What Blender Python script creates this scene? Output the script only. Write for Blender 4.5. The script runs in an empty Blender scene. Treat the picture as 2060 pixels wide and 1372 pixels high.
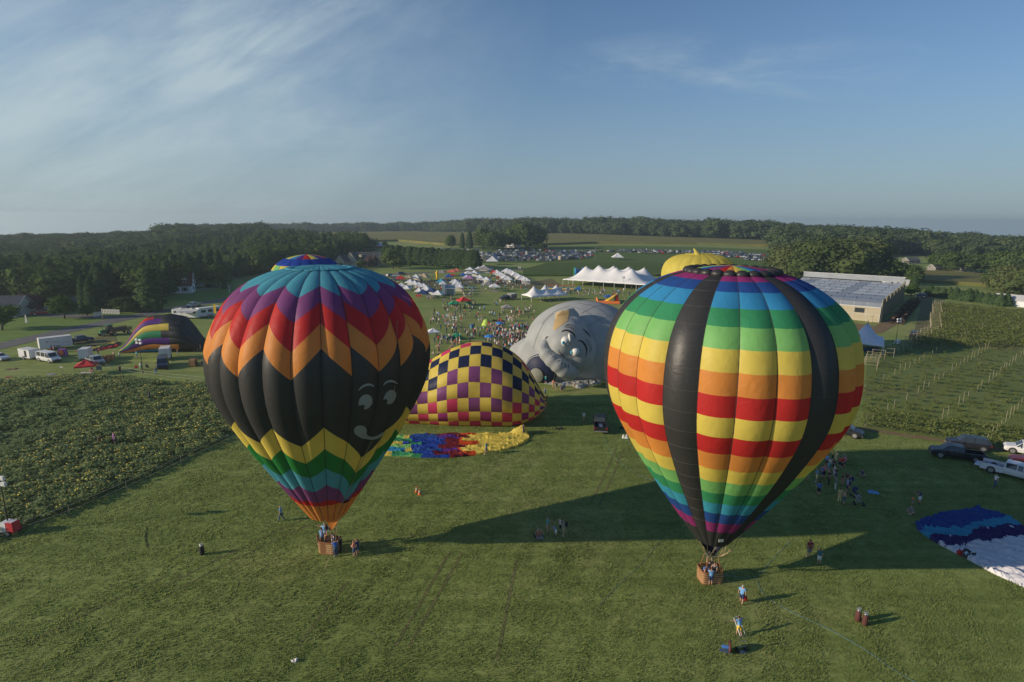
import bpy, bmesh, math, random
from mathutils import Vector, Matrix, Euler, noise
from mathutils.bvhtree import BVHTree
from mathutils.geometry import tessellate_polygon
rnd = random.Random(7)
SC = bpy.context.scene
COL = SC.collection
R = math.radians
# ------------------------------------------------------------------ camera
FPX, CX, CY, CAMZ = 1150.0, 1030.0, 686.0, 30.0
cam_data = bpy.data.cameras.new('camera')
cam_data.sensor_width = 36.0
cam_data.lens = FPX / 2060.0 * 36.0
cam_data.clip_start = 0.3
cam_data.clip_end = 20000
cam = bpy.data.objects.new('camera', cam_data)
COL.objects.link(cam)
CROT = Matrix.Rotation(R(90 - 12.05), 3, 'X') @ Matrix.Rotation(R(0.45), 3, 'Z')
cam.matrix_world = Matrix.Translation((0, 0, CAMZ)) @ CROT.to_4x4()
SC.camera = cam
# ------------------------------------------------------------------ light
SUN_AZ, SUN_EL = 256.0, 17.5          # compass bearing (from +Y clockwise) and height of the sun
SC.view_settings.view_transform = 'Standard'
SC.view_settings.look = 'None'
SC.view_settings.gamma = 1.0
SC.view_settings.exposure = 1.0
SC.view_settings.use_curve_mapping = False
sd = Vector((math.sin(R(SUN_AZ)) * math.cos(R(SUN_EL)), math.cos(R(SUN_AZ)) * math.cos(R(SUN_EL)), math.sin(R(SUN_EL))))
sun_data = bpy.data.lights.new('sun', 'SUN')
sun_data.energy = 2.5
sun_data.angle = R(0.6)
sun_data.color = (1.0, 0.83, 0.62)
sun = bpy.data.objects.new('sun', sun_data)
COL.objects.link(sun)
sun.rotation_euler = (-sd).to_track_quat('-Z', 'Y').to_euler()
sun.location = (0, 0, 80)
world = bpy.data.worlds.new('World')
SC.world = world
world.use_nodes = True
nt = world.node_tree
nt.nodes.clear()
def N(nt, typ, **kw):
    n = nt.nodes.new(typ)
    for k, v in kw.items():
        if k.startswith('i_'):
            key = k[2:]
            n.inputs[int(key) if key.isdigit() else key.replace('_', ' ')].default_value = v
        else:
            setattr(n, k, v)
    return n
def ramp(nt, src, stops):
    n = nt.nodes.new('ShaderNodeValToRGB')
    e = n.color_ramp.elements
    e[0].position, e[0].color = stops[0][0], (*stops[0][1], 1)
    e[1].position, e[1].color = stops[1][0], (*stops[1][1], 1)
    for p, c in stops[2:]:
        x = e.new(p); x.color = (*c, 1)
    nt.links.new(src, n.inputs[0])
    return n.outputs[0]
L = nt.links.new
sky = N(nt, 'ShaderNodeTexSky', sky_type='NISHITA', sun_disc=False, sun_elevation=R(SUN_EL), sun_rotation=R(SUN_AZ), altitude=30, air_density=1.0, dust_density=0.4, ozone_density=5.0)
tc = N(nt, 'ShaderNodeTexCoord')
# thin high cirrus: two drifting bands of streaks high in the sky
def cirrus(center, lenxy, seed, streak, lo=.38, hi=.86):
    mp = N(nt, 'ShaderNodeMapping', vector_type='TEXTURE')
    mp.inputs['Location'].default_value = center
    mp.inputs['Rotation'].default_value = streak
    mp.inputs['Scale'].default_value = lenxy
    L(tc.outputs['Generated'], mp.inputs[0])
    gr = N(nt, 'ShaderNodeTexGradient', gradient_type='SPHERICAL')
    L(mp.outputs[0], gr.inputs[0])
    m2 = N(nt, 'ShaderNodeMapping', vector_type='TEXTURE')
    m2.inputs['Rotation'].default_value = streak
    m2.inputs['Scale'].default_value = (0.55, 0.13, 0.13)
    m2.inputs['Location'].default_value = (seed, seed * .37, 0)
    L(tc.outputs['Generated'], m2.inputs[0])
    nz = N(nt, 'ShaderNodeTexNoise', i_Scale=2.2, i_Detail=9.0, i_Roughness=0.62, i_Distortion=0.5)
    L(m2.outputs[0], nz.inputs[0])
    r = N(nt, 'ShaderNodeMapRange', i_1=lo, i_2=hi, interpolation_type='SMOOTHSTEP')
    L(nz.outputs[0], r.inputs[0])
    g = N(nt, 'ShaderNodeMath', operation='POWER', i_1=0.8)
    L(gr.outputs[1], g.inputs[0])
    m = N(nt, 'ShaderNodeMath', operation='MULTIPLY')
    L(r.outputs[0], m.inputs[0]); L(g.outputs[0], m.inputs[1])
    return m.outputs[0]
def skydir(px, py):
    d = CROT @ Vector(((px - CX) / FPX, -(py - CY) / FPX, -1.0))
    return d.normalized()
CIRRUS = []
def slope_rot(pa, pb):
    a, b = skydir(*pa), skydir(*pb)
    t = (b - a).normalized()
    n = ((a + b) / 2).normalized()
    y = n.cross(t).normalized()
    return Matrix((t, y, n)).transposed().to_euler()
for c, s, seed, (pa, pb), k, lo_, hi_ in (((470, 110), (.42, .13, .5), .3, ((250, 200), (640, 10)), 0.8, .30, 1.0),
                                ((40, 120), (.60, .42, .6), 1.9, ((0, 330), (420, 100)), 0.5, .22, .95),
                                ((-150, 330), (.85, .42, .7), 4.1, ((0, 380), (400, 250)), 0.62, .0, .9),
                                ((1480, 135), (.30, .055, .5), 2.7, ((1250, 125), (1700, 132)), 0.75, .36, .85),
                                ((640, 265), (.24, .045, .5), 3.4, ((520, 285), (800, 255)), 0.35, .36, .85)):
    CIRRUS.append((cirrus(skydir(*c), s, seed, slope_rot(pa, pb), lo_, hi_), k))
tot = None
for o, k in CIRRUS:
    m = N(nt, 'ShaderNodeMath', operation='MULTIPLY', i_1=k)
    L(o, m.inputs[0])
    if tot is None: tot = m.outputs[0]
    else:
        a = N(nt, 'ShaderNodeMath', operation='ADD')
        L(tot, a.inputs[0]); L(m.outputs[0], a.inputs[1]); tot = a.outputs[0]
cl = N(nt, 'ShaderNodeClamp', i_Max=0.75)
L(tot, cl.inputs[0])
# a hazy summer horizon: grey-blue air low over the land
sep = N(nt, 'ShaderNodeSeparateXYZ')
L(tc.outputs['Generated'], sep.inputs[0])
hz = ramp(nt, sep.outputs[2], [(0.0, (1, 1, 1)), (0.40, (0, 0, 0)), (0.10, (.66,) * 3), (0.20, (.30,) * 3)])
hm = N(nt, 'ShaderNodeMath', operation='MULTIPLY', i_1=0.85)
L(hz, hm.inputs[0])
mixh = N(nt, 'ShaderNodeMix', data_type='RGBA')
L(hm.outputs[0], mixh.inputs['Factor'])
L(sky.outputs[0], mixh.inputs['A'])
mixh.inputs['B'].default_value = (2.35, 3.1, 3.65, 1)
mixc = N(nt, 'ShaderNodeMix', data_type='RGBA')
L(cl.outputs[0], mixc.inputs['Factor'])
L(mixh.outputs['Result'], mixc.inputs['A'])
mixc.inputs['B'].default_value = (4.6, 5.6, 5.9, 1)
bg = N(nt, 'ShaderNodeBackground', i_Strength=0.055)
L(mixc.outputs['Result'], bg.inputs[0])
wo = N(nt, 'ShaderNodeOutputWorld')
L(bg.outputs[0], wo.inputs[0])

# ------------------------------------------------------------------ ground shape and placing helpers
HOR = [(-400, 520), (0, 496), (300, 483), (560, 471), (1050, 466), (1350, 468), (1560, 477), (1800, 493), (1950, 498), (2060, 511), (2400, 530)]
def interp(tab, x):
    if x <= tab[0][0]: return tab[0][1]
    for (a, b), (c, d) in zip(tab, tab[1:]):
        if x <= c: return b + (d - b) * (x - a) / (c - a)
    return tab[-1][1]
HAZ = []
for px, py in HOR:
    d = CROT @ Vector(((px - CX) / FPX, -(py - CY) / FPX, -1.0))
    HAZ.append((math.atan2(d.x, d.y), d.z / math.hypot(d.x, d.y)))
def tz(x, y):
    "height of the land"
    r = math.hypot(x, y)
    if r < 380 or y < 0: return 0.0
    s = min(1, (r - 380) / 640); s = s * s * (3 - 2 * s)
    return s * (CAMZ + r * interp(HAZ, math.atan2(x, y)) - 1.0 * 0)
def G(px, py, z=0.0):
    "the point of the land seen at this place of the photograph"
    d = CROT @ Vector(((px - CX) / FPX, -(py - CY) / FPX, -1.0))
    d /= math.hypot(d.x, d.y)
    t = (z - CAMZ) / d.z if d.z < 0 else 1e9
    if t > 370:
        t = 370.0
        while t < 6000:
            if CAMZ + d.z * t <= tz(d.x * t, d.y * t) + z: break
            t *= 1.01
    return Vector((d.x * t, d.y * t, tz(d.x * t, d.y * t) + z))
CRT = CROT.transposed()
def P(v):
    q = CRT @ (Vector(v) - Vector((0, 0, CAMZ)))
    return CX + FPX * q.x / -q.z, CY - FPX * q.y / -q.z
def ppm(v):
    return P(Vector(v) + Vector((1, 0, 0)))[0] - P(v)[0]

# ------------------------------------------------------------------ materials
def lin(c):
    return tuple((x / 12.92 if x <= .04045 else ((x + .055) / 1.055) ** 2.4) for x in c)
def hexc(h):
    return lin(tuple(int(h[i:i + 2], 16) / 255 for i in (0, 2, 4)))
MATS = {}
def newmat(name):
    m = bpy.data.materials.new(name); m.use_nodes = True
    m.node_tree.nodes.clear()
    return m, m.node_tree
def plain(name, c, rough=.6, metal=0., var=.12, scale=3., spec=.4, bump=0.):
    "opaque surface with gentle mottling"
    if name in MATS: return MATS[name]
    m, t = newmat(name)
    b = N(t, 'ShaderNodeBsdfPrincipled', i_Roughness=rough, i_Metallic=metal)
    b.inputs['Specular IOR Level'].default_value = spec
    tcn = N(t, 'ShaderNodeTexCoord'); nz = N(t, 'ShaderNodeTexNoise', i_Scale=scale, i_Detail=4.0)
    t.links.new(tcn.outputs['Object'], nz.inputs[0])
    o = ramp(t, nz.outputs[0], [(0.3, tuple(x * (1 - var) for x in c)), (0.7, tuple(min(1, x * (1 + var)) for x in c))])
    t.links.new(o, b.inputs['Base Color'])
    if bump:
        bp = N(t, 'ShaderNodeBump', i_Strength=bump, i_Distance=.05)
        t.links.new(nz.outputs[0], bp.inputs['Height']); t.links.new(bp.outputs[0], b.inputs['Normal'])
    out = N(t, 'ShaderNodeOutputMaterial'); t.links.new(b.outputs[0], out.inputs[0])
    MATS[name] = m
    return m
def fabric(name, c, trans=.40, gloss=.014, wr=.5, wscale=1.1, rough=.5):
    "thin balloon cloth: some light passes through, soft creases"
    if name in MATS: return MATS[name]
    m, t = newmat(name)
    tcn = N(t, 'ShaderNodeTexCoord')
    nz = N(t, 'ShaderNodeTexNoise', i_Scale=wscale, i_Detail=5.0, i_Roughness=.6, i_Distortion=1.2)
    t.links.new(tcn.outputs['Object'], nz.inputs[0])
    bp = N(t, 'ShaderNodeBump', i_Strength=wr, i_Distance=.12)
    t.links.new(nz.outputs[0], bp.inputs['Height'])
    n2 = N(t, 'ShaderNodeTexNoise', i_Scale=.35, i_Detail=3.0)
    t.links.new(tcn.outputs['Object'], n2.inputs[0])
    col = ramp(t, n2.outputs[0], [(0.3, tuple(x * .9 for x in c)), (0.7, tuple(min(1, x * 1.08) for x in c))])
    d = N(t, 'ShaderNodeBsdfDiffuse'); tr = N(t, 'ShaderNodeBsdfTranslucent')
    gl = N(t, 'ShaderNodeBsdfGlossy', i_Roughness=rough); gl.inputs[0].default_value = (1, 1, 1, 1)
    t.links.new(col, d.inputs[0]); t.links.new(col, tr.inputs[0])
    for s in (d, gl): t.links.new(bp.outputs[0], s.inputs['Normal'])
    m1 = N(t, 'ShaderNodeMixShader', i_0=trans); t.links.new(d.outputs[0], m1.inputs[1]); t.links.new(tr.outputs[0], m1.inputs[2])
    m2 = N(t, 'ShaderNodeMixShader', i_0=gloss); t.links.new(m1.outputs[0], m2.inputs[1]); t.links.new(gl.outputs[0], m2.inputs[2])
    out = N(t, 'ShaderNodeOutputMaterial'); t.links.new(m2.outputs[0], out.inputs[0])
    MATS[name] = m
    return m
def leafmat(name, c1, c2, c3, scale=.25, trans=.28):
    "foliage: colour differs from plant to plant and from clump to clump"
    if name in MATS: return MATS[name]
    m, t = newmat(name)
    oi = N(t, 'ShaderNodeObjectInfo'); g = N(t, 'ShaderNodeNewGeometry')
    nz = N(t, 'ShaderNodeTexNoise', i_Scale=scale, i_Detail=3.0)
    t.links.new(g.outputs['Position'], nz.inputs[0])
    ad = N(t, 'ShaderNodeMath', operation='ADD'); t.links.new(oi.outputs['Random'], ad.inputs[0])
    ri = N(t, 'ShaderNodeMath', operation='MULTIPLY', i_1=.5); t.links.new(g.outputs['Random Per Island'], ri.inputs[0])
    a2 = N(t, 'ShaderNodeMath', operation='ADD'); t.links.new(nz.outputs[0], a2.inputs[0]); t.links.new(ri.outputs[0], a2.inputs[1])
    t.links.new(a2.outputs[0], ad.inputs[1])
    dv = N(t, 'ShaderNodeMath', operation='MULTIPLY', i_1=.42); t.links.new(ad.outputs[0], dv.inputs[0])
    col = ramp(t, dv.outputs[0], [(0.12, c1), (0.85, c3), (0.5, c2)])
    b = N(t, 'ShaderNodeBsdfDiffuse'); t.links.new(col, b.inputs[0])
    tr = N(t, 'ShaderNodeBsdfTranslucent'); t.links.new(col, tr.inputs[0])
    mx = N(t, 'ShaderNodeMixShader', i_0=trans); t.links.new(b.outputs[0], mx.inputs[1]); t.links.new(tr.outputs[0], mx.inputs[2])
    out = N(t, 'ShaderNodeOutputMaterial'); t.links.new(mx.outputs[0], out.inputs[0])
    MATS[name] = m
    return m
# ------------------------------------------------------------------ object helpers
def tag(o, label=None, cat=None, group=None, kind=None):
    if label: o['label'] = label
    if cat: o['category'] = cat
    if group: o['group'] = group
    if kind: o['kind'] = kind
    return o
def empty(name, loc=(0, 0, 0), rz=0., label=None, cat=None, group=None):
    o = bpy.data.objects.new(name, None)
    o.empty_display_size = .3
    COL.objects.link(o); o.location = loc; o.rotation_euler = (0, 0, rz)
    return tag(o, label, cat, group)
def link(name, me, parent=None, mats=None):
    o = bpy.data.objects.new(name, me)
    COL.objects.link(o)
    if parent is not None: o.parent = parent
    if mats:
        for m in (mats if isinstance(mats, (list, tuple)) else [mats]): me.materials.append(m)
    return o
def mesh(name, vs, fs, mi=None, smooth=False):
    me = bpy.data.meshes.new(name)
    me.from_pydata([tuple(v) for v in vs], [], fs)
    if mi: me.polygons.foreach_set('material_index', mi)
    if smooth: me.polygons.foreach_set('use_smooth', [True] * len(me.polygons))
    me.update()
    return me
class MB:
    "collects simple solids into one mesh"
    def __init__(s): s.v = []; s.f = []; s.m = []
    def add(s, vs, fs, mi=0):
        o = len(s.v); s.v += [Vector(v) for v in vs]; s.f += [tuple(i + o for i in f) for f in fs]; s.m += [mi] * len(fs)
    def box(s, c, d, rz=0., mi=0, top=1.):
        x, y, z = d[0] / 2, d[1] / 2, d[2] / 2
        m = Matrix.Rotation(rz, 3, 'Z')
        vs = [m @ Vector((a * x * (top if k > 0 else 1), b * y * (top if k > 0 else 1), k * z)) + Vector(c) for k in (-1, 1) for a, b in ((-1, -1), (1, -1), (1, 1), (-1, 1))]
        s.add(vs, [(3, 2, 1, 0), (4, 5, 6, 7), (0, 1, 5, 4), (1, 2, 6, 5), (2, 3, 7, 6), (3, 0, 4, 7)], mi)
        return s
    def tube(s, pts, r, n=6, mi=0, cap=True):
        pts = [Vector(p) for p in pts]
        if not isinstance(r, (list, tuple)): r = [r] * len(pts)
        vs = []; fs = []
        for i, p in enumerate(pts):
            d = (pts[min(i + 1, len(pts) - 1)] - pts[max(i - 1, 0)]).normalized()
            a = d.orthogonal().normalized() if i == 0 else (a - d * a.dot(d)).normalized()
            b = d.cross(a)
            vs += [p + (a * math.cos(2 * math.pi * k / n) + b * math.sin(2 * math.pi * k / n)) * r[i] for k in range(n)]
            if i: fs += [((i - 1) * n + k, (i - 1) * n + (k + 1) % n, i * n + (k + 1) % n, i * n + k) for k in range(n)]
        if cap: fs += [tuple(range(n))[::-1], tuple((len(pts) - 1) * n + k for k in range(n))]
        s.add(vs, fs, mi)
        return s
    def disc(s, c, r, h, n=12, mi=0, ax='Z', r2=None):
        c = Vector(c); d = {'X': Vector((1, 0, 0)), 'Y': Vector((0, 1, 0)), 'Z': Vector((0, 0, 1))}[ax] * (h / 2)
        return s.tube([c - d, c + d], [r, r2 if r2 is not None else r], n, mi)
    def ell(s, c, d, n=10, m=7, mi=0, rot=None):
        c = Vector(c); vs = []; fs = []
        for j in range(m + 1):
            t = math.pi * j / m
            for k in range(n):
                a = 2 * math.pi * k / n
                v = Vector((math.sin(t) * math.cos(a) * d[0], math.sin(t) * math.sin(a) * d[1], math.cos(t) * d[2]))
                if rot: v = rot @ v
                vs.append(c + v)
        for j in range(m):
            for k in range(n):
                fs.append((j * n + k, (j + 1) * n + k, (j + 1) * n + (k + 1) % n, j * n + (k + 1) % n))
        s.add(vs, fs, mi)
        return s
    def build(s, name, mats, parent=None, smooth=False):
        return link(name, mesh(name, s.v, s.f, s.m, smooth), parent, mats)
def copy_tree(o, loc=None, rz=None, parent=None):
    c = o.copy(); COL.objects.link(c)
    if parent is not None: c.parent = parent
    if loc is not None: c.location = loc
    if rz is not None: c.rotation_euler = (0, 0, rz)
    for ch in list(o.children): copy_tree(ch, parent=c)
    return c
def inpoly(x, y, poly):
    r = False; j = len(poly) - 1
    for i in range(len(poly)):
        a, b = poly[i], poly[j]
        if (a[1] > y) != (b[1] > y) and x < (b[0] - a[0]) * (y - a[1]) / (b[1] - a[1]) + a[0]: r = not r
        j = i
    return r
def sheet(name, pts, mat, dz=.02, cell=40., label=None, kind='structure', wall=0.):
    "a flat patch lying on the land, cut along a grid so that it follows it; wall gives it a standing edge"
    bm = bmesh.new()
    f = bm.faces.new([bm.verts.new((p[0], p[1], 0)) for p in pts])
    if f.normal.z < 0 or f.calc_area() and sum((a[0] - b[0]) * (a[1] + b[1]) for a, b in zip(pts, list(pts[1:]) + [pts[0]])) > 0: f.normal_flip()
    xs = [p[0] for p in pts]; ys = [p[1] for p in pts]
    for ax, lo, hi in ((0, min(xs), max(xs)), (1, min(ys), max(ys))):
        k = lo + cell
        while k < hi:
            n = Vector((1, 0, 0)) if ax == 0 else Vector((0, 1, 0))
            bmesh.ops.bisect_plane(bm, geom=bm.verts[:] + bm.edges[:] + bm.faces[:], plane_co=n * k, plane_no=n)
            k += cell
    bmesh.ops.triangulate(bm, faces=bm.faces[:])
    for v in bm.verts: v.co.z = tz(v.co.x, v.co.y) + dz
    if wall:
        ed = [e for e in bm.edges if e.is_boundary]
        r = bmesh.ops.extrude_edge_only(bm, edges=ed)
        for v in [g for g in r['geom'] if isinstance(g, bmesh.types.BMVert)]: v.co.z -= wall
    bmesh.ops.recalc_face_normals(bm, faces=bm.faces[:])
    me = bpy.data.meshes.new(name); bm.to_mesh(me); bm.free()
    return tag(link(name, me, None, mat), label, kind=kind)
def ribbon(name, pts, w, mat, dz=.03, label=None, kind='structure', parent=None):
    "road or track along a line of ground points"
    pts = [Vector((p[0], p[1], 0)) for p in pts]
    fine = []
    for a, b in zip(pts, pts[1:]):
        n = max(1, int((b - a).length / 8))
        fine += [a.lerp(b, k / n) for k in range(n)]
    fine.append(pts[-1])
    for _ in range(3): fine = [fine[0]] + [(fine[i - 1] + fine[i] * 2 + fine[i + 1]) / 4 for i in range(1, len(fine) - 1)] + [fine[-1]]
    vs = []; fs = []
    for i, p in enumerate(fine):
        d = (fine[min(i + 1, len(fine) - 1)] - fine[max(i - 1, 0)]).normalized(); n = Vector((-d.y, d.x, 0))
        for s in (-1, 1):
            q = p + n * s * w / 2; vs.append((q.x, q.y, tz(q.x, q.y) + dz))
        if i: fs.append((2 * i - 2, 2 * i - 1, 2 * i + 1, 2 * i))
    me = mesh(name, vs, [f[::-1] for f in fs])
    return tag(link(name, me, parent, mat), label, kind=kind)
def gn_scatter(name, pts, protos, scl, rot, label):
    "stuff: many small plants as one object"
    c = bpy.data.collections.new(name + '_kinds')
    for p in protos:
        for u in list(p.users_collection): u.objects.unlink(p)
        c.objects.link(p)
    me = bpy.data.meshes.new(name); me.from_pydata([tuple(p) for p in pts], [], [])
    n = len(pts)
    a = me.attributes.new('scl', 'FLOAT_VECTOR', 'POINT'); a.data.foreach_set('vector', [x for s in scl for x in s])
    a = me.attributes.new('rot', 'FLOAT_VECTOR', 'POINT'); a.data.foreach_set('vector', [x for s in rot for x in s])
    a = me.attributes.new('idx', 'INT', 'POINT'); a.data.foreach_set('value', [rnd.randrange(len(protos)) for _ in range(n)])
    ob = link(name, me); tag(ob, label, kind='stuff')
    g = bpy.data.node_groups.new(name, 'GeometryNodeTree')
    g.interface.new_socket('Geometry', in_out='INPUT', socket_type='NodeSocketGeometry')
    g.interface.new_socket('Geometry', in_out='OUTPUT', socket_type='NodeSocketGeometry')
    gi = g.nodes.new('NodeGroupInput'); go = g.nodes.new('NodeGroupOutput')
    ci = g.nodes.new('GeometryNodeCollectionInfo'); ci.inputs['Collection'].default_value = c
    ci.inputs['Separate Children'].default_value = True; ci.inputs['Reset Children'].default_value = True
    ip = g.nodes.new('GeometryNodeInstanceOnPoints'); ip.inputs['Pick Instance'].default_value = True
    def at(nm, ty):
        q = g.nodes.new('GeometryNodeInputNamedAttribute'); q.data_type = ty; q.inputs['Name'].default_value = nm
        return q.outputs['Attribute']
    g.links.new(gi.outputs[0], ip.inputs['Points']); g.links.new(ci.outputs[0], ip.inputs['Instance'])
    g.links.new(at('idx', 'INT'), ip.inputs['Instance Index'])
    g.links.new(at('scl', 'FLOAT_VECTOR'), ip.inputs['Scale'])
    e2r = g.nodes.new('FunctionNodeEulerToRotation')
    g.links.new(at('rot', 'FLOAT_VECTOR'), e2r.inputs[0]); g.links.new(e2r.outputs[0], ip.inputs['Rotation'])
    g.links.new(ip.outputs[0], go.inputs[0])
    md = ob.modifiers.new('scatter', 'NODES'); md.node_group = g
    return ob
# ------------------------------------------------------------------ balloon cloth colours
FC = dict(red=fabric('cloth_red', (.62, .035, .035)), orange=fabric('cloth_orange', (.82, .32, .07)), yellow=fabric('cloth_yellow', (.84, .68, .13)),
          lgreen=fabric('cloth_light_green', (.24, .60, .19)), dgreen=fabric('cloth_dark_green', (.05, .33, .15)), blue=fabric('cloth_blue', (.05, .33, .66)),
          dblue=fabric('cloth_dark_blue', (.03, .10, .38)), magenta=fabric('cloth_magenta', (.36, .045, .22)), black=fabric('cloth_black', (.034, .035, .036), trans=.05, gloss=.03, wr=.3, rough=.45),
          teal=fabric('cloth_teal', (.10, .42, .56)), purple=fabric('cloth_purple', (.25, .08, .25)), cyan=fabric('cloth_cyan', (.06, .40, .60)),
          pink=fabric('cloth_pink', (.66, .06, .16)), navy=fabric('cloth_navy', (.014, .022, .06), trans=.08), white=fabric('cloth_white', (.72, .72, .76), trans=.2),
          greenb=fabric('cloth_green', (.03, .26, .06)), violet=fabric('cloth_violet', (.13, .04, .30)), tan=fabric('cloth_tan', (.68, .50, .25)),
          paleyellow=fabric('cloth_pale_yellow', (.70, .60, .12)), grey=fabric('cloth_grey', (.50, .53, .535), trans=.4, gloss=.006, wr=.3, wscale=.5), smilewhite=fabric('cloth_smile_white', (.42, .45, .45)))
TAPE = plain('load_tape', (.10, .09, .08), .8)
TAPEB = plain('load_tape_black', (.03, .03, .03), .8)
ROPE = plain('rope_tan', (.35, .27, .16), .8)
def hermite(tab, u):
    n = len(tab); x = u * (n - 1); i = min(max(int(x), 0), n - 2); t = x - i
    def m(k): return (tab[min(k + 1, n - 1)] - tab[max(k - 1, 0)]) / (2 if 0 < k < n - 1 else 1)
    return tab[i] * (2 * t ** 3 - 3 * t * t + 1) + m(i) * (t ** 3 - 2 * t * t + t) + tab[i + 1] * (3 * t * t - 2 * t ** 3) + m(i + 1) * (t ** 3 - t * t)
def grid_panel(fn, corners, nu, nv, eps=1e-3, flip=False):
    "cloth piece between (u00,u01 at a0) and (u10,u11 at a1); true normals so seams between panels do not show as creases of light"
    (a0, ua0, ub0), (a1, ua1, ub1) = corners
    vs = []; ns = []; fs = []
    for j in range(nv + 1):
        for i in range(nu + 1):
            s = i / nu; t = j / nv
            a = a0 + (a1 - a0) * s
            # keep just inside the gore for the normal
            u = (ua0 + (ua1 - ua0) * s) * (1 - t) + (ub0 + (ub1 - ub0) * s) * t
            p = fn(u, a, s)
            a_m = min(max(s, .002), .998)
            da = fn(u, a0 + (a1 - a0) * min(1, a_m + eps), min(1, a_m + eps)) - fn(u, a0 + (a1 - a0) * (a_m - eps), a_m - eps)
            du = fn(u + eps, a, s) - fn(u - eps, a, s)
            n = da.cross(du)
            n = n.normalized() if n.length > 1e-12 else Vector((0, 0, 1))
            if flip: n = -n
            vs.append(p); ns.append(n)
    w = nu + 1
    for j in range(nv):
        for i in range(nu):
            f = (j * w + i, j * w + i + 1, (j + 1) * w + i + 1, (j + 1) * w + i)
            fs.append(f[::-1] if flip else f)
    return vs, ns, fs
def panels_to_object(name, lst, mats, parent):
    V = []; NN = []; F = []; MI = []
    for vs, ns, fs, mi in lst:
        o = len(V); V += vs; NN += ns; F += [tuple(k + o for k in f) for f in fs]; MI += [mi] * len(fs)
    me = mesh(name, V, F, MI, True)
    me.normals_split_custom_set_from_vertices([tuple(n) for n in NN])
    return link(name, me, parent, mats)
def seen(vs, ns):
    c = sum(vs, Vector()) / len(vs); n = sum(ns, Vector())
    return n.dot(Vector((0, 0, CAMZ)) - c) > -.05 * n.length * (c - Vector((0, 0, CAMZ))).length

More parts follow.
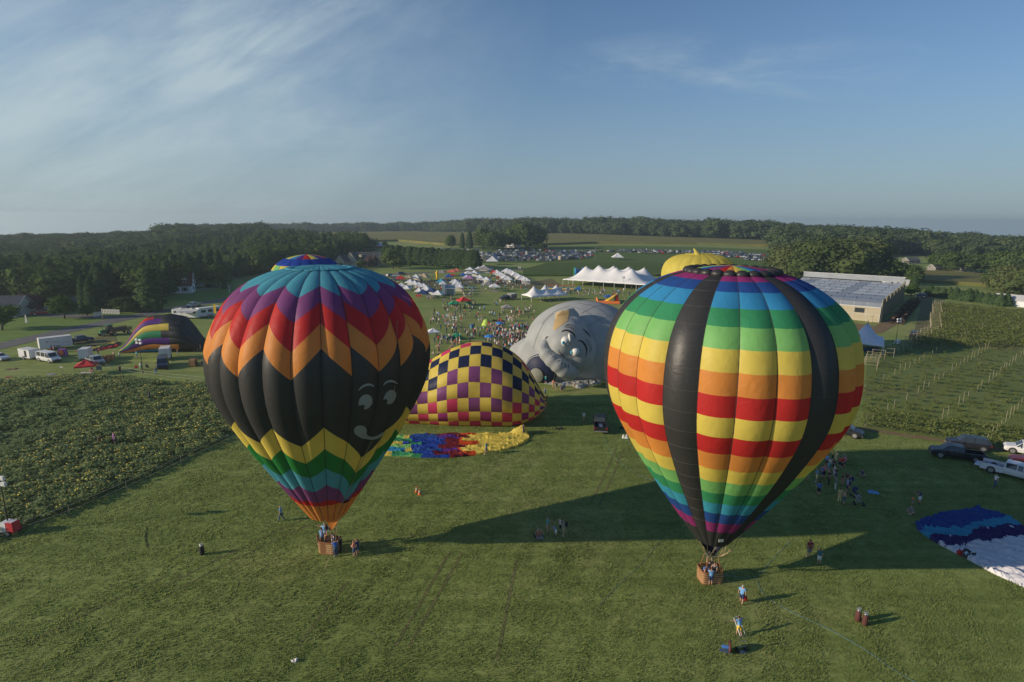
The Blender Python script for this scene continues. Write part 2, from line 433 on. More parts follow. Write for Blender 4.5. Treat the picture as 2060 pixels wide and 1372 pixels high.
class Envelope:
    "an upright balloon envelope"
    def __init__(s, base, tilt, zm, zt, rk, n, a0, bulge=.035):
        s.b = Vector((base[0], base[1], 0)); s.tilt = tilt; s.zm = zm; s.zt = zt; s.rk = rk; s.n = n; s.a0 = a0; s.da = 2 * math.pi / n; s.bul = bulge
        c = Vector((-base[0], -base[1], 0)).normalized()
        s.c = c; s.r = Vector((-c.y, c.x, 0))
    def p(s, u, a, ph=None):
        z = s.zm + (s.zt - s.zm) * math.sin(math.pi / 2 * u) if u >= 0 else s.zm + (s.zt - s.zm) * math.pi / 2 * u
        r = hermite(s.rk, u) if u >= 0 else s.rk[0] + (s.rk[1] - s.rk[0]) * (len(s.rk) - 1) * u
        if ph is None: ph = ((a - s.a0) / s.da) % 1.0
        q = 2 * ph - 1
        rr = r * (1 - s.bul * .7 + s.bul * (1 - q * q))
        v = s.b + Vector((s.tilt[0], s.tilt[1], 0)) * z + Vector((0, 0, z)) + (s.c * math.cos(a) + s.r * math.sin(a)) * rr
        if u > .8: v.z += s.bul * .5 * r * (1 - q * q) * (u - .8) * 5
        return v
    def u_at(s, y, a, hi=.97):
        lo = -.02
        for _ in range(40):
            m = (lo + hi) / 2
            if P(s.p(m, a, 0.0))[1] > y: lo = m
            else: hi = m
        return lo
    def build_panels(s, root, rows, matfn, nu=6):
        "rows(g) -> list of (u at left seam, u at right seam) from the mouth upward; matfn(g, row) -> cloth"
        back = []; mats = []
        for g in range(s.n):
            a0 = s.a0 + g * s.da; a1 = a0 + s.da
            rw = rows(g)
            for k in range(len(rw) - 1):
                nv = max(2, min(6, int((rw[k + 1][0] - rw[k][0]) / .018) + 1))
                vs, ns, fs = grid_panel(s.p, ((a0, rw[k][0], rw[k + 1][0]), (a1, rw[k][1], rw[k + 1][1])), nu, nv)
                m = matfn(g, k)
                if seen(vs, ns):
                    panels_to_object('panel', [(vs, ns, fs, 0)], [m], root)
                else:
                    if m not in mats: mats.append(m)
                    back.append((vs, ns, fs, mats.index(m)))
        o = panels_to_object('panel', back, mats, root); o['kind'] = 'stuff'
        return o
    def tapes(s, root, u0, u1, w=.05, mat=TAPE, every=1):
        for g in range(0, s.n, every):
            a = s.a0 + g * s.da; vs = []; fs = []
            nn = 36
            for i in range(nn + 1):
                u = u0 + (u1 - u0) * i / nn
                p = s.p(u, a, 0.0); o = (s.c * math.cos(a) + s.r * math.sin(a)); t = Vector((0, 0, 1)).cross(o)
                p = p + o * .012 + Vector((0, 0, .01 if u > .7 else 0))
                vs += [p - t * w / 2, p + o * .02, p + t * w / 2]
                if i: b = 3 * i; fs += [(b - 3, b - 2, b + 1, b), (b - 2, b - 1, b + 2, b + 1)]
            link('load_tape', mesh('load_tape', vs, fs), root, mat)
    def ring(s, root, u, nlobe, rt, mat, name, a0=None, rz=.35):
        "puffed rim around the vent, one lobe per gore"
        a0 = s.a0 if a0 is None else a0
        for k in range(nlobe):
            vs = []; fs = []
            for i in range(9):
                a = a0 + (k + i / 8) * 2 * math.pi / nlobe; q = math.sin(math.pi * i / 8) ** .5
                c = s.p(u, a, 0.0); o = (s.c * math.cos(a) + s.r * math.sin(a))
                for j in range(8):
                    t = 2 * math.pi * j / 8
                    vs.append(c + o * math.cos(t) * rt * (.55 + .45 * q) + Vector((0, 0, math.sin(t) * rt * rz * (.4 + .6 * q) + .05)))
                if i:
                    b = (i - 1) * 8
                    fs += [(b + j, b + (j + 1) % 8, b + 8 + (j + 1) % 8, b + 8 + j) for j in range(8)]
            link(name, mesh(name, vs, fs, None, True), root, mat)
    def vent(s, root, u, cols, dome, n=None, name='vent_panel'):
        n = n or s.n
        c0 = s.p(u, 0, 0.0); zc = c0.z; ctr = sum((s.p(u, k * math.pi / 4, 0.0) for k in range(8)), Vector()) / 8
        for k in range(n):
            vs = []; fs = []
            for i in range(7):
                t = i / 6
                for j in range(5):
                    a = s.a0 + (k + j / 4) * 2 * math.pi / n
                    e = s.p(u, a, 0.0)
                    p = ctr.lerp(e, t) + Vector((0, 0, dome * (1 - t * t) + .05 * math.sin(math.pi * j / 4) * t))
                    vs.append(p)
                if i: fs += [((i - 1) * 5 + j, i * 5 + j, i * 5 + j + 1, (i - 1) * 5 + j + 1) for j in range(4)]
            link(name, mesh(name, vs, fs, None, True), root, cols(k))
    def bvh(s, na=240, nu=90):
        vs = [s.p(j / nu, 2 * math.pi * i / na) for j in range(nu + 1) for i in range(na)]
        fs = [(j * na + i, j * na + (i + 1) % na, (j + 1) * na + (i + 1) % na, (j + 1) * na + i) for j in range(nu) for i in range(na)]
        return BVHTree.FromPolygons(vs, fs)
CAMV = Vector((0, 0, CAMZ))
def onto(bvh, px, py, off=.04):
    d = (CROT @ Vector(((px - CX) / FPX, -(py - CY) / FPX, -1.0))).normalized()
    h = bvh.ray_cast(CAMV, d)
    if h[0] is None: return None
    n = h[1] if h[1].dot(d) < 0 else -h[1]
    return h[0] + n * off
def applique(bvh, poly, mat, name, parent, off=.035, step=4.):
    "a shape sewn onto the cloth: outline laid onto the surface, then cut finely so that it hugs it"
    bm = bmesh.new()
    bm.faces.new([bm.verts.new((p[0], p[1], 0)) for p in poly])
    xs = [p[0] for p in poly]; ys = [p[1] for p in poly]
    for ax, lo, hi in ((0, min(xs), max(xs)), (1, min(ys), max(ys))):
        k = lo + step
        while k < hi:
            n = Vector((1, 0, 0)) if ax == 0 else Vector((0, 1, 0))
            bmesh.ops.bisect_plane(bm, geom=bm.verts[:] + bm.edges[:] + bm.faces[:], plane_co=n * k, plane_no=n); k += step
    bmesh.ops.triangulate(bm, faces=bm.faces[:])
    bad = []
    for v in bm.verts:
        q = onto(bvh, v.co.x, v.co.y, off)
        if q is None: bad.append(v)
        else: v.co = q
    bmesh.ops.delete(bm, geom=bad, context='VERTS')
    for f in bm.faces:
        f.normal_update()
        if f.normal.dot(CAMV - f.calc_center_median()) < 0: f.normal_flip()
        f.smooth = True
    me = bpy.data.meshes.new(name); bm.to_mesh(me); bm.free()
    return link(name, me, parent, mat)
def stroke(pts, w):
    "closed outline of a pen stroke that thins at both ends; w(t) is the half width"
    fine = []
    n = len(pts)
    for i in range(n - 1):
        for k in range(6):
            t = k / 6
            p0, p1, p2, p3 = pts[max(i - 1, 0)], pts[i], pts[i + 1], pts[min(i + 2, n - 1)]
            fine.append(tuple(.5 * (2 * p1[c] + (p2[c] - p0[c]) * t + (2 * p0[c] - 5 * p1[c] + 4 * p2[c] - p3[c]) * t * t + (3 * p1[c] - p0[c] - 3 * p2[c] + p3[c]) * t ** 3) for c in (0, 1)))
    fine.append(tuple(pts[-1]))
    L_, R_ = [], []
    for i, p in enumerate(fine):
        a = fine[max(i - 1, 0)]; b = fine[min(i + 1, len(fine) - 1)]
        dx, dy = b[0] - a[0], b[1] - a[1]; l = math.hypot(dx, dy) or 1
        h = w(i / (len(fine) - 1)); L_.append((p[0] - dy / l * h, p[1] + dx / l * h)); R_.append((p[0] + dy / l * h, p[1] - dx / l * h))
    return L_ + R_[::-1]
WICKER = plain('wicker', (.27, .13, .055), .7, var=.35, scale=14., bump=.4)
WICKL = plain('wicker_light', (.50, .30, .15), .7, var=.3, scale=14., bump=.4)
WICKR = plain('wicker_red', (.36, .08, .05), .7, var=.3, scale=14., bump=.4)
LEATHER = plain('suede_rim', (.28, .12, .05), .8)
STEEL = plain('steel', (.45, .46, .47), .35, .9)
DARKM = plain('dark_metal', (.04, .04, .045), .5, .5)
def basket_parts(root, w, d, h, rz, stripes=False, bulge=.06):
    "wicker basket: woven courses round the walls, posts between, padded rim and floor; a child of the balloon"
    m = Matrix.Rotation(rz, 3, 'Z')
    def ringp(z, grow, n=40):
        out = []
        for k in range(n):
            a = 2 * math.pi * k / n; ca, sa = math.cos(a), math.sin(a)
            e = .32
            x = (abs(ca) ** e) * (1 if ca > 0 else -1) * (w / 2 + grow); y = (abs(sa) ** e) * (1 if sa > 0 else -1) * (d / 2 + grow)
            out.append(m @ Vector((x, y, z)))
        return out
    b = MB(); n = 40; rows = 11
    for j in range(rows):
        z0, z1 = .04 + (h - .1) * j / rows, .04 + (h - .1) * (j + 1) / rows
        t = (j + .5) / rows; g = bulge * (1 - (2 * t - 1) ** 2) * .6 + (.03 * t) + (.03 if j % 2 else 0)
        r0, r1 = ringp(z0 + .004, g), ringp(z1 - .004, g)
        vs = r0 + r1
        for k in range(n):
            mi = 1 if j % 2 else 0
            if stripes:
                mi = (1, 0, 1, 2, 0, 1, 0, 2)[(k // 3) % 8]
            b.add([vs[k], vs[(k + 1) % n], vs[n + (k + 1) % n], vs[n + k]], [(0, 1, 2, 3)], mi)
    b.build('basket_wall', [WICKER, WICKL, WICKR], root)
    for z, rr, mt in ((h - .04, .055, LEATHER), (.04, .05, LEATHER)):
        q = ringp(z, .02 if z < .1 else .045, n); q.append(q[0])
        MB().tube(q, rr, 6, cap=False).build('basket_rim', mt, root, True)
    f = MB(); r0 = ringp(.06, 0); f.add(r0, [tuple(range(n))]); f.build('basket_floor', WICKER, root)
def burner_frame(root, top, w, d, rz, mats=(LEATHER, STEEL, DARKM)):
    m = Matrix.Rotation(rz, 3, 'Z'); f = MB()
    cs = [m @ Vector((x * w * .42, y * d * .42, 0)) for x, y in ((-1, -1), (1, -1), (1, 1), (-1, 1))]
    fr = [m @ Vector((x * .42, y * .34, top)) for x, y in ((-1, -1), (1, -1), (1, 1), (-1, 1))]
    for a, b in zip(cs, fr):
        MB().tube([a + Vector((0, 0, .9)), b], .035, 6).build('upright', mats[0], root, True)
    for i in range(4): f.tube([fr[i], fr[(i + 1) % 4]], .03, 6)
    f.build('burner_frame', mats[1], root)
    for s in (-1, 1):
        c = m @ Vector((s * .17, 0, top)); b = MB()
        b.disc(c + Vector((0, 0, .02)), .13, .10, 12, 0); b.disc(c + Vector((0, 0, .22)), .15, .26, 12, 0, r2=.12); b.disc(c + Vector((0, 0, .37)), .12, .03, 12)
        b.build('burner', mats[2], root, True)
    return fr

# ================================================================== rainbow balloon on the right
HAZE_D = .00025
gb = G(1427, 1166)
rb = empty('hot_air_balloon', gb, label='upright hot air balloon with rainbow bands between black vertical stripes', cat='hot air balloon')
rb.location = (0, 0, 0)
E1 = Envelope(gb, (-.015, 0), 4.0, 26.5, [1.45, 4.499, 7.162, 9.0, 9.25, 8.47, 6.566, 3.9, 0.0], 24, R(-24.2))
ys = [1078, 1070, 1052, 1033, 1013, 993, 970, 945, 914, 881, 841, 797, 750, 703, 658, 621, 588, 567, 552.5]
rc = ['black', 'magenta', 'dblue', 'cyan', 'dgreen', 'lgreen', 'yellow', 'orange', 'red', 'yellow', 'red', 'orange', 'yellow', 'lgreen', 'dgreen', 'blue', 'dblue', 'magenta']
us = [0.0] + [E1.u_at(y, R(5.8)) for y in ys[1:]]
us[-1] = max(us[-1], us[-2] + .03)
UV1 = us[-1]
def rows1(g):
    if g % 4 == 0:   # black gores are cut into longer pieces
        k = [0.0] + us[1::1]
        return [(u, u) for u in k]
    return [(u, u) for u in us]
E1.build_panels(rb, rows1, lambda g, k: FC['black'] if g % 4 == 0 else FC[rc[k]])
E1.tapes(rb, 0.0, UV1, .045, TAPEB)
E1.ring(rb, UV1 - .006, 24, .50, FC['black'], 'vent_cushion', rz=.62)
wheel = ['red', 'orange', 'yellow', 'lgreen', 'blue', 'dblue', 'magenta', 'purple']
E1.vent(rb, UV1, lambda k: FC[wheel[k % 8]], .42)
# thin seams across the black gores
for u in us[2:-1]:
    for g in (0, 4, 20, 8, 16):
        a0 = E1.a0 + g * E1.da; pts = [E1.p(u, a0 + E1.da * i / 6, i / 6 if i < 6 else 0.999) for i in range(7)]
        pts = [p + (p - (E1.b + Vector((0, 0, p.z)))).normalized() * .01 for p in pts]
        MB().tube(pts, .009, 3, cap=False).build('seam', plain('seam', (.075, .075, .07), .8), rb)
# scoop under the mouth, cables, burner and basket
def scoop(E, root, ztip, mat, a_lo, a_hi, tipoff=(0, 0, 0), nn=18, name='scoop', inw=.12):
    vs = []; fs = []; tip = E.b + Vector((E.tilt[0] * ztip, E.tilt[1] * ztip, ztip)) + Vector(tipoff)
    for i in range(nn + 1):
        a = a_lo + (a_hi - a_lo) * i / nn; p = E.p(0, a, 0.0)
        for j in range(5):
            t = j / 4; q = p.lerp(tip, t * .86); q += (tip - p).cross(Vector((0, 0, 1))).normalized() * 0
            q += (E.c * math.cos(a) + E.r * math.sin(a)) * (-inw * math.sin(math.pi * t))
            vs.append(q)
        if i: fs += [((i - 1) * 5 + j, i * 5 + j, i * 5 + j + 1, (i - 1) * 5 + j + 1) for j in range(4)]
    return link(name, mesh(name, vs, fs, None, True), root, mat)
scoop(E1, rb, 1.95, fabric('scoop_black', (.012, .014, .03), trans=.05), R(78), R(282), (0, 0, 0))
b1 = empty('basket', gb); 
bk = MB()
class _P: pass
b1.parent = rb; b1.location = gb
basket_parts(b1, 1.75, 1.3, 1.15, R(6))
fr = burner_frame(b1, 2.35, 1.75, 1.3, R(6))
for k in range(12):
    a = R(15 + 30 * k); p = E1.p(0, a, 0.0); q = gb + fr[min(range(4), key=lambda i: (gb + fr[i] - p).length)]
    MB().tube([q, q.lerp(p, .5) + Vector((0, 0, -.03)), p], .016, 4).build('suspension_cable', ROPE, rb)
for (px, py, z) in ((1452, 1082, 3.6),):
    t = MB(); c = E1.p(.03, R(18), .5) + E1.c * .05
    t.box(c, (.42, .03, .26), rz=.2).build('label_tag', plain('pale_tag', (.6, .58, .5), .6), rb)
for (a, ub) in ((R(40), .01), (R(55), .02), (R(62), .04)):
    p = E1.p(ub, a, .5)
    q = gb + fr[1]; mid = p.lerp(q, .5) + Vector((.25, 0, -.4))
    MB().tube([p, mid.lerp(p, .5), mid, q], .03, 5).build('control_line', ROPE, rb)

# ================================================================== dark balloon with zigzag bands and a smile on the left
gl = G(663, 1108)
lb = empty('hot_air_balloon', (0, 0, 0), label='upright black hot air balloon with zigzag colour bands and a smiling face', cat='hot air balloon')
E2 = Envelope(gl, (.03, 0), 3.95, 26.08, [1.7, 4.388, 6.816, 8.59, 8.9, 7.9, 6.283, 3.756, 0.0], 26, R(-1.9), bulge=.045)
hi = [1016, 1005, 975, 942, 903, 860, 701, 650, 607, 574.5]
lo = [1016, 1011, 990, 962, 933, 899, 766, 709, 650, 599]
cc = ['orange', 'red', 'purple', 'teal', 'greenb', 'yellow', 'black', 'orange', 'red', 'purple', 'teal']
UH = [E2.u_at(y, R(-1.9)) for y in hi]; UL = [E2.u_at(y, R(-1.9 - 13.85)) for y in lo]
UL[0] = UH[0]
ULL = UH[:1] + [E2.u_at(y, R(-1.9 + 27.7)) for y in (1013, 1008, 980, 952, 921)]
UH3 = UH[:1] + [E2.u_at(y, R(-1.9 + 41.5)) for y in (1004, 973, 941, 908, 872)]
UV2 = E2.u_at(541, R(-1.9), .93)
def rows2(g):
    l_hi = g % 2 == 0; r_hi = not l_hi
    a = UH if l_hi else UL; b = UH if r_hi else UL
    if g == 1: a, b = UL[:6] + UH[6:], ULL + UL[6:]      # the face gores hang lower and run out of step
    if g == 2: a, b = ULL + UL[6:], UH3 + UH[6:]
    return [(0, 0)] + [(a[k], b[k]) for k in range(len(a))] + [(UV2, UV2)]
E2.build_panels(lb, rows2, lambda g, k: FC[cc[k]], nu=8)
E2.tapes(lb, 0.0, UV2, .05, TAPEB)
E2.ring(lb, UV2 - .012, 13, .30, FC['teal'], 'vent_frill', rz=.22)
E2.vent(lb, UV2 + .004, lambda k: FC['teal'], .18)
bv2 = E2.bvh()
SW = FC['smilewhite']
def c1(p): return (380 + p[0] / 3.919, 480 + p[1] / 3.919)
def c2(p): return (380 + p[0] / 3.919, 800 + p[1] / 3.919)
applique(bv2, [c1(p) for p in [(1338, 1290), (1345, 1262), (1362, 1240), (1385, 1227), (1410, 1227), (1432, 1240), (1443, 1262), (1445, 1288), (1436, 1312), (1418, 1332), (1396, 1344), (1378, 1342), (1384, 1326), (1386, 1316), (1376, 1308), (1360, 1310), (1345, 1316), (1338, 1306)]], SW, 'left_eye_panel', lb)
applique(bv2, [c1(p) for p in [(1533, 1262), (1540, 1240), (1556, 1212), (1580, 1194), (1602, 1190), (1622, 1200), (1631, 1222), (1628, 1250), (1617, 1276), (1600, 1298), (1578, 1305), (1558, 1302), (1562, 1286), (1562, 1270), (1548, 1262), (1536, 1270)]], SW, 'right_eye_panel', lb)
applique(bv2, [c1(p) for p in stroke([(1338, 1198), (1362, 1170), (1400, 1152), (1435, 1152), (1460, 1168)], lambda t: .6 + 9 * math.sin(math.pi * t) ** .8)], SW, 'brow_panel', lb)
applique(bv2, [c1(p) for p in stroke([(1533, 1158), (1552, 1134), (1585, 1122), (1618, 1128), (1642, 1146)], lambda t: .6 + 8 * math.sin(math.pi * t) ** .8)], SW, 'brow_panel', lb)
applique(bv2, [c2(p) for p in [(1301, 255), (1308, 235), (1325, 222), (1350, 216), (1376, 220), (1394, 236), (1400, 258), (1398, 280), (1408, 296), (1430, 306), (1460, 306), (1492, 294), (1516, 276), (1532, 268), (1539, 276), (1530, 292), (1508, 310), (1478, 324), (1440, 329), (1400, 326), (1360, 318), (1330, 300), (1308, 282)]], SW, 'smile_panel', lb)
# orange skirt hanging to one side of the mouth
scoop(E2, lb, 2.0, FC['orange'], R(-12), R(140), E2.r * .25 + E2.c * .1, name='skirt')
b2 = empty('basket', gl); b2.parent = lb
basket_parts(b2, 1.5, 1.15, 1.2, R(-8), stripes=True)
fr2 = burner_frame(b2, 2.2, 1.5, 1.15, R(-8))
for k in range(12):
    a = R(15 + 30 * k); p = E2.p(0, a, 0.0); q = gl + fr2[min(range(4), key=lambda i: (gl + fr2[i] - p).length)]
    MB().tube([q, p], .016, 4).build('suspension_cable', ROPE, lb)
ctl = [E2.p(.62, R(42), .5), E2.p(.40, R(34), .5), E2.p(.2, R(26), .5), E2.p(.03, R(20), .5), gl + Vector((.75, -.6, 1.2)), gl + Vector((.4, -2.6, .03))]
ctl = [p + E2.c * .12 for p in ctl]
MB().tube(ctl, .022, 4).build('control_line', ROPE, lb)

# ================================================================== patterned balloon standing behind the smiling one
ge = G(632, 745)
eb = empty('hot_air_balloon', (0, 0, 0), label='balloon with blue, yellow and green patchwork crown peeking out behind the smiling balloon', cat='hot air balloon')
zt = 0
for k in range(400):
    if P((ge.x, ge.y, k * .1))[1] < 513: zt = k * .1; break
s_ = (zt - 4) / 22.2
E3 = Envelope(ge, (0, 0), 4, zt, [r * .80 for r in [1.7, 4.5, 6.9, 8.7, 9.0, 8.3, 6.5, 3.8, 0.0]], 16, R(-11), bulge=.03)
def u3(y): return E3.u_at(y, 0, .995)
u3s = [0, .12, .25, .38, .5, u3(548), u3(536), u3(522)]
c3 = ['blue', 'yellow', 'dblue', 'red', 'blue', 'yellow', 'dblue']
def mf3(g, k):
    if k == 6: return fabric('cloth_royal', (.02, .07, .42))
    if k % 2 == 1: return FC[('yellow', 'lgreen', 'paleyellow', 'blue')[g % 4]]
    return FC[('dblue', 'blue', 'yellow', 'greenb')[(g + k) % 4]]
E3.build_panels(eb, lambda g: [(u, u) for u in u3s], mf3, nu=4)
E3.tapes(eb, 0.0, u3s[-1], .05, TAPEB)
E3.vent(eb, u3s[-1], lambda k: FC[('red', 'yellow', 'dblue', 'pink', 'dgreen', 'yellow', 'blue', 'violet')[k % 8]], zt - E3.p(u3s[-1], 0, 0.).z)
b3 = empty('basket', ge); b3.parent = eb
basket_parts(b3, 1.6, 1.2, 1.15, 0)

# ================================================================== pale yellow balloon behind the rainbow balloon
gy = G(1392, 722)
yb = empty('hot_air_balloon', (0, 0, 0), label='pale yellow balloon with a small tuft on its crown behind the rainbow balloon', cat='hot air balloon')
for k in range(400):
    if P((gy.x, gy.y, k * .1))[1] < 511: zt = k * .1; break
E4 = Envelope(gy, (0, 0), 4, zt, [1.6, 3.8, 5.6, 7.0, 7.7, 7.6, 6.5, 4.2, 0.0], 20, R(4), bulge=.03)
E4.build_panels(yb, lambda g: [(0, 0), (.3, .3), (.6, .6), (.8, .8), (.92, .92)], lambda g, k: FC['paleyellow'], nu=4)
E4.tapes(yb, 0.0, .92, .04, plain('tape_yellow', (.55, .48, .1), .8))
E4.ring(yb, .921, 20, .22, FC['paleyellow'], 'vent_frill', rz=.5)
E4.vent(yb, .925, lambda k: FC['paleyellow'], .25)
tp = Vector((gy.x - 1.3, gy.y - 2.0, zt - .5))
t = MB(); t.tube([tp + Vector((.3, 0, 0)), tp + Vector((.0, 0, .6)), tp + Vector((-.3, 0, 1.1)), tp + Vector((-.75, 0, 1.7))], [.95, .6, .32, .06], 10)
t.build('tuft', FC['paleyellow'], yb, True)
b4 = empty('basket', gy); b4.parent = yb
basket_parts(b4, 1.6, 1.2, 1.15, 0)

# ================================================================== balloons lying on their side
class Lying:
    "an envelope filling on the ground; axis along d; tab rows: (distance, top height, bottom height, half width)"
    def __init__(s, org, ang, tab, n, dents=.05, sag=.0):
        s.o = Vector((org[0], org[1], 0)); s.d = Vector((math.cos(ang), math.sin(ang), 0)); s.s = Vector((s.d.y, -s.d.x, 0)); s.tab = tab; s.n = n
        s.da = 2 * math.pi / n; s.bul = dents; s.len = tab[-1][0]; s.sag = sag
        s.a0 = 0
    def p(s, u, a, ph=None):
        if ph is None: ph = ((a - s.a0) / s.da) % 1.0
        u = min(max(u, 0), 1)
        x = interp([(r[4], r[0]) for r in s.tab], u) if len(s.tab[0]) > 4 else s.len * math.sin(math.pi / 2 * u) if False else None
        m = len(s.tab) - 1; k = u * m
        cols = [hermite([r[c] for r in s.tab], u) for c in range(4)]
        x, zt_, zb, hw = cols
        zc = (zt_ + zb) / 2; rv = (zt_ - zb) / 2
        q = 2 * ph - 1; bl = 1 + s.bul * (1 - q * q) - s.bul * .4
        z = zc + rv * math.sin(a) * bl
        y = hw * math.cos(a) * bl
        if z < .04:
            y *= 1 + .05 * (.04 - z); z = .04 + .02 * abs(q)
        w = noise.noise(Vector((x * .35, a * 2.2, s.n))) * .22 * (1 if u < .98 else 0)
        return s.o + s.d * x + s.s * y * (1 + w * .1) + Vector((0, 0, z + (w if z > 1 else 0)))
    build_panels = Envelope.build_panels
    def tapes(s, root, mat, w=.05):
        for g in range(s.n):
            a = s.a0 + g * s.da
            pts = [s.p(i / 30, a, 0.0) for i in range(31)]
            if max(p.z for p in pts) < .3: continue
            c = [s.p(i / 30, a, 0.0) - s.p(i / 30, a + math.pi, 0.0) for i in range(31)]
            MB().tube([p + (q.normalized() if q.length > .01 else Vector((0, 0, 1))) * .01 for p, q in zip(pts, c)], w / 2, 4, cap=False).build('load_tape', mat, root)
# checkered envelope: front edge on the ground runs through (808,868)...(1050,862)
def zpt(px, py, gp):
    lo_, hi_ = -5., 80.
    for _ in range(40):
        m = (lo_ + hi_) / 2
        if P((gp.x, gp.y, m))[1] > py: lo_ = m
        else: hi_ = m
    return lo_
ck = empty('hot_air_balloon', (0, 0, 0), label='half inflated yellow checkered balloon lying on its side', cat='hot air balloon')
OY = 84.2
tops = [(865, 728), (878, 720), (892, 711), (910, 702), (929, 695), (949, 691), (970, 690), (994, 693), (1014, 700), (1031, 711), (1051, 727), (1069, 752), (1082, 774), (1099, 801)]
def xat(px): return (px - CX) / FPX * (OY * math.cos(R(12.05)) + 24 * math.sin(R(12.05)) + .0)
T = [(xat(px), zpt(px, py, Vector((xat(px), OY, 0)))) for px, py in tops]
x0 = -27.0; xe = xat(1103.5)
T = [(x0, 2.2), (-24.5, 3.2), (-21.5, 4.9), (-17, 7.8)] + T
ztab = []
m_ = 14
for k in range(m_ + 1):
    u = k / m_; x = x0 + (xe - x0) * math.sin(math.pi / 2 * u) ** .95 if k else x0
    x = x0 + (xe - x0) * (1 - (1 - u) ** 1.7)
    zt_ = interp(T, x) if k < m_ else 3.6
    if k == m_: r = (x - x0, 3.7, 3.5, .1)
    else:
        zb = -.35 * max(0, zt_ - 3) ** .6 if x < 0 else -.35 * max(0, zt_ - 3) ** .6 * (1 - x / xe) + 2.2 * (x / xe) ** 4
        hw = min(6.6, 1.2 + (zt_) * .50) * (1 if x < 1 else max(.05, (1 - ((x - 1) / (xe - .9)) ** 2.2)) ** .5)
        r = (x - x0, zt_, zb, hw)
    ztab.append(r)
LC = Lying((x0, OY), R(0.0), ztab, 18, .03)
LC.s = Vector((0, -1, 0)); LC.a0 = R(-100)
NB = 24
def arc_us(Ly, n, a=R(40)):
    pts = [Ly.p(i / 300, a, 0.0) for i in range(301)]; l = [0]
    for p, q in zip(pts, pts[1:]): l.append(l[-1] + (q - p).length)
    out = []; j = 0
    for k in range(n + 1):
        t = l[-1] * k / n
        while j < 299 and l[j + 1] < t: j += 1
        out.append(min(1, (j + (t - l[j]) / max(1e-6, l[j + 1] - l[j])) / 300))
    return out
uc = arc_us(LC, NB)
def mfc(g, k):
    if (g + k) % 2: return FC['yellow']
    kk = abs(k - 15)                               # distance from the middle columns
    if g in (0, 1, 17, 2, 3): return FC['pink'] if g != 3 or kk % 4 else FC['magenta']
    if g == 4: return FC['purple'] if kk < 3 or 5 < kk < 8 else FC['pink']
    if g == 5: return FC['purple'] if k < 21 else FC['pink']
    if g == 6: return FC['navy'] if k < 12 or 16 < k < 19 else FC['purple']
    if g == 7: return FC['navy']
    if g == 8: return FC['navy'] if k > 9 else FC['pink']
    if g == 9: return FC['navy'] if 14 < k < 18 or k > 20 else FC['pink']
    return FC['pink'] if g != 11 else FC['magenta']
LC.build_panels(ck, lambda g: [(u, u) for u in uc], mfc, nu=4)
LC.tapes(ck, plain('tape_dark_yellow', (.25, .18, .05), .8), .03)
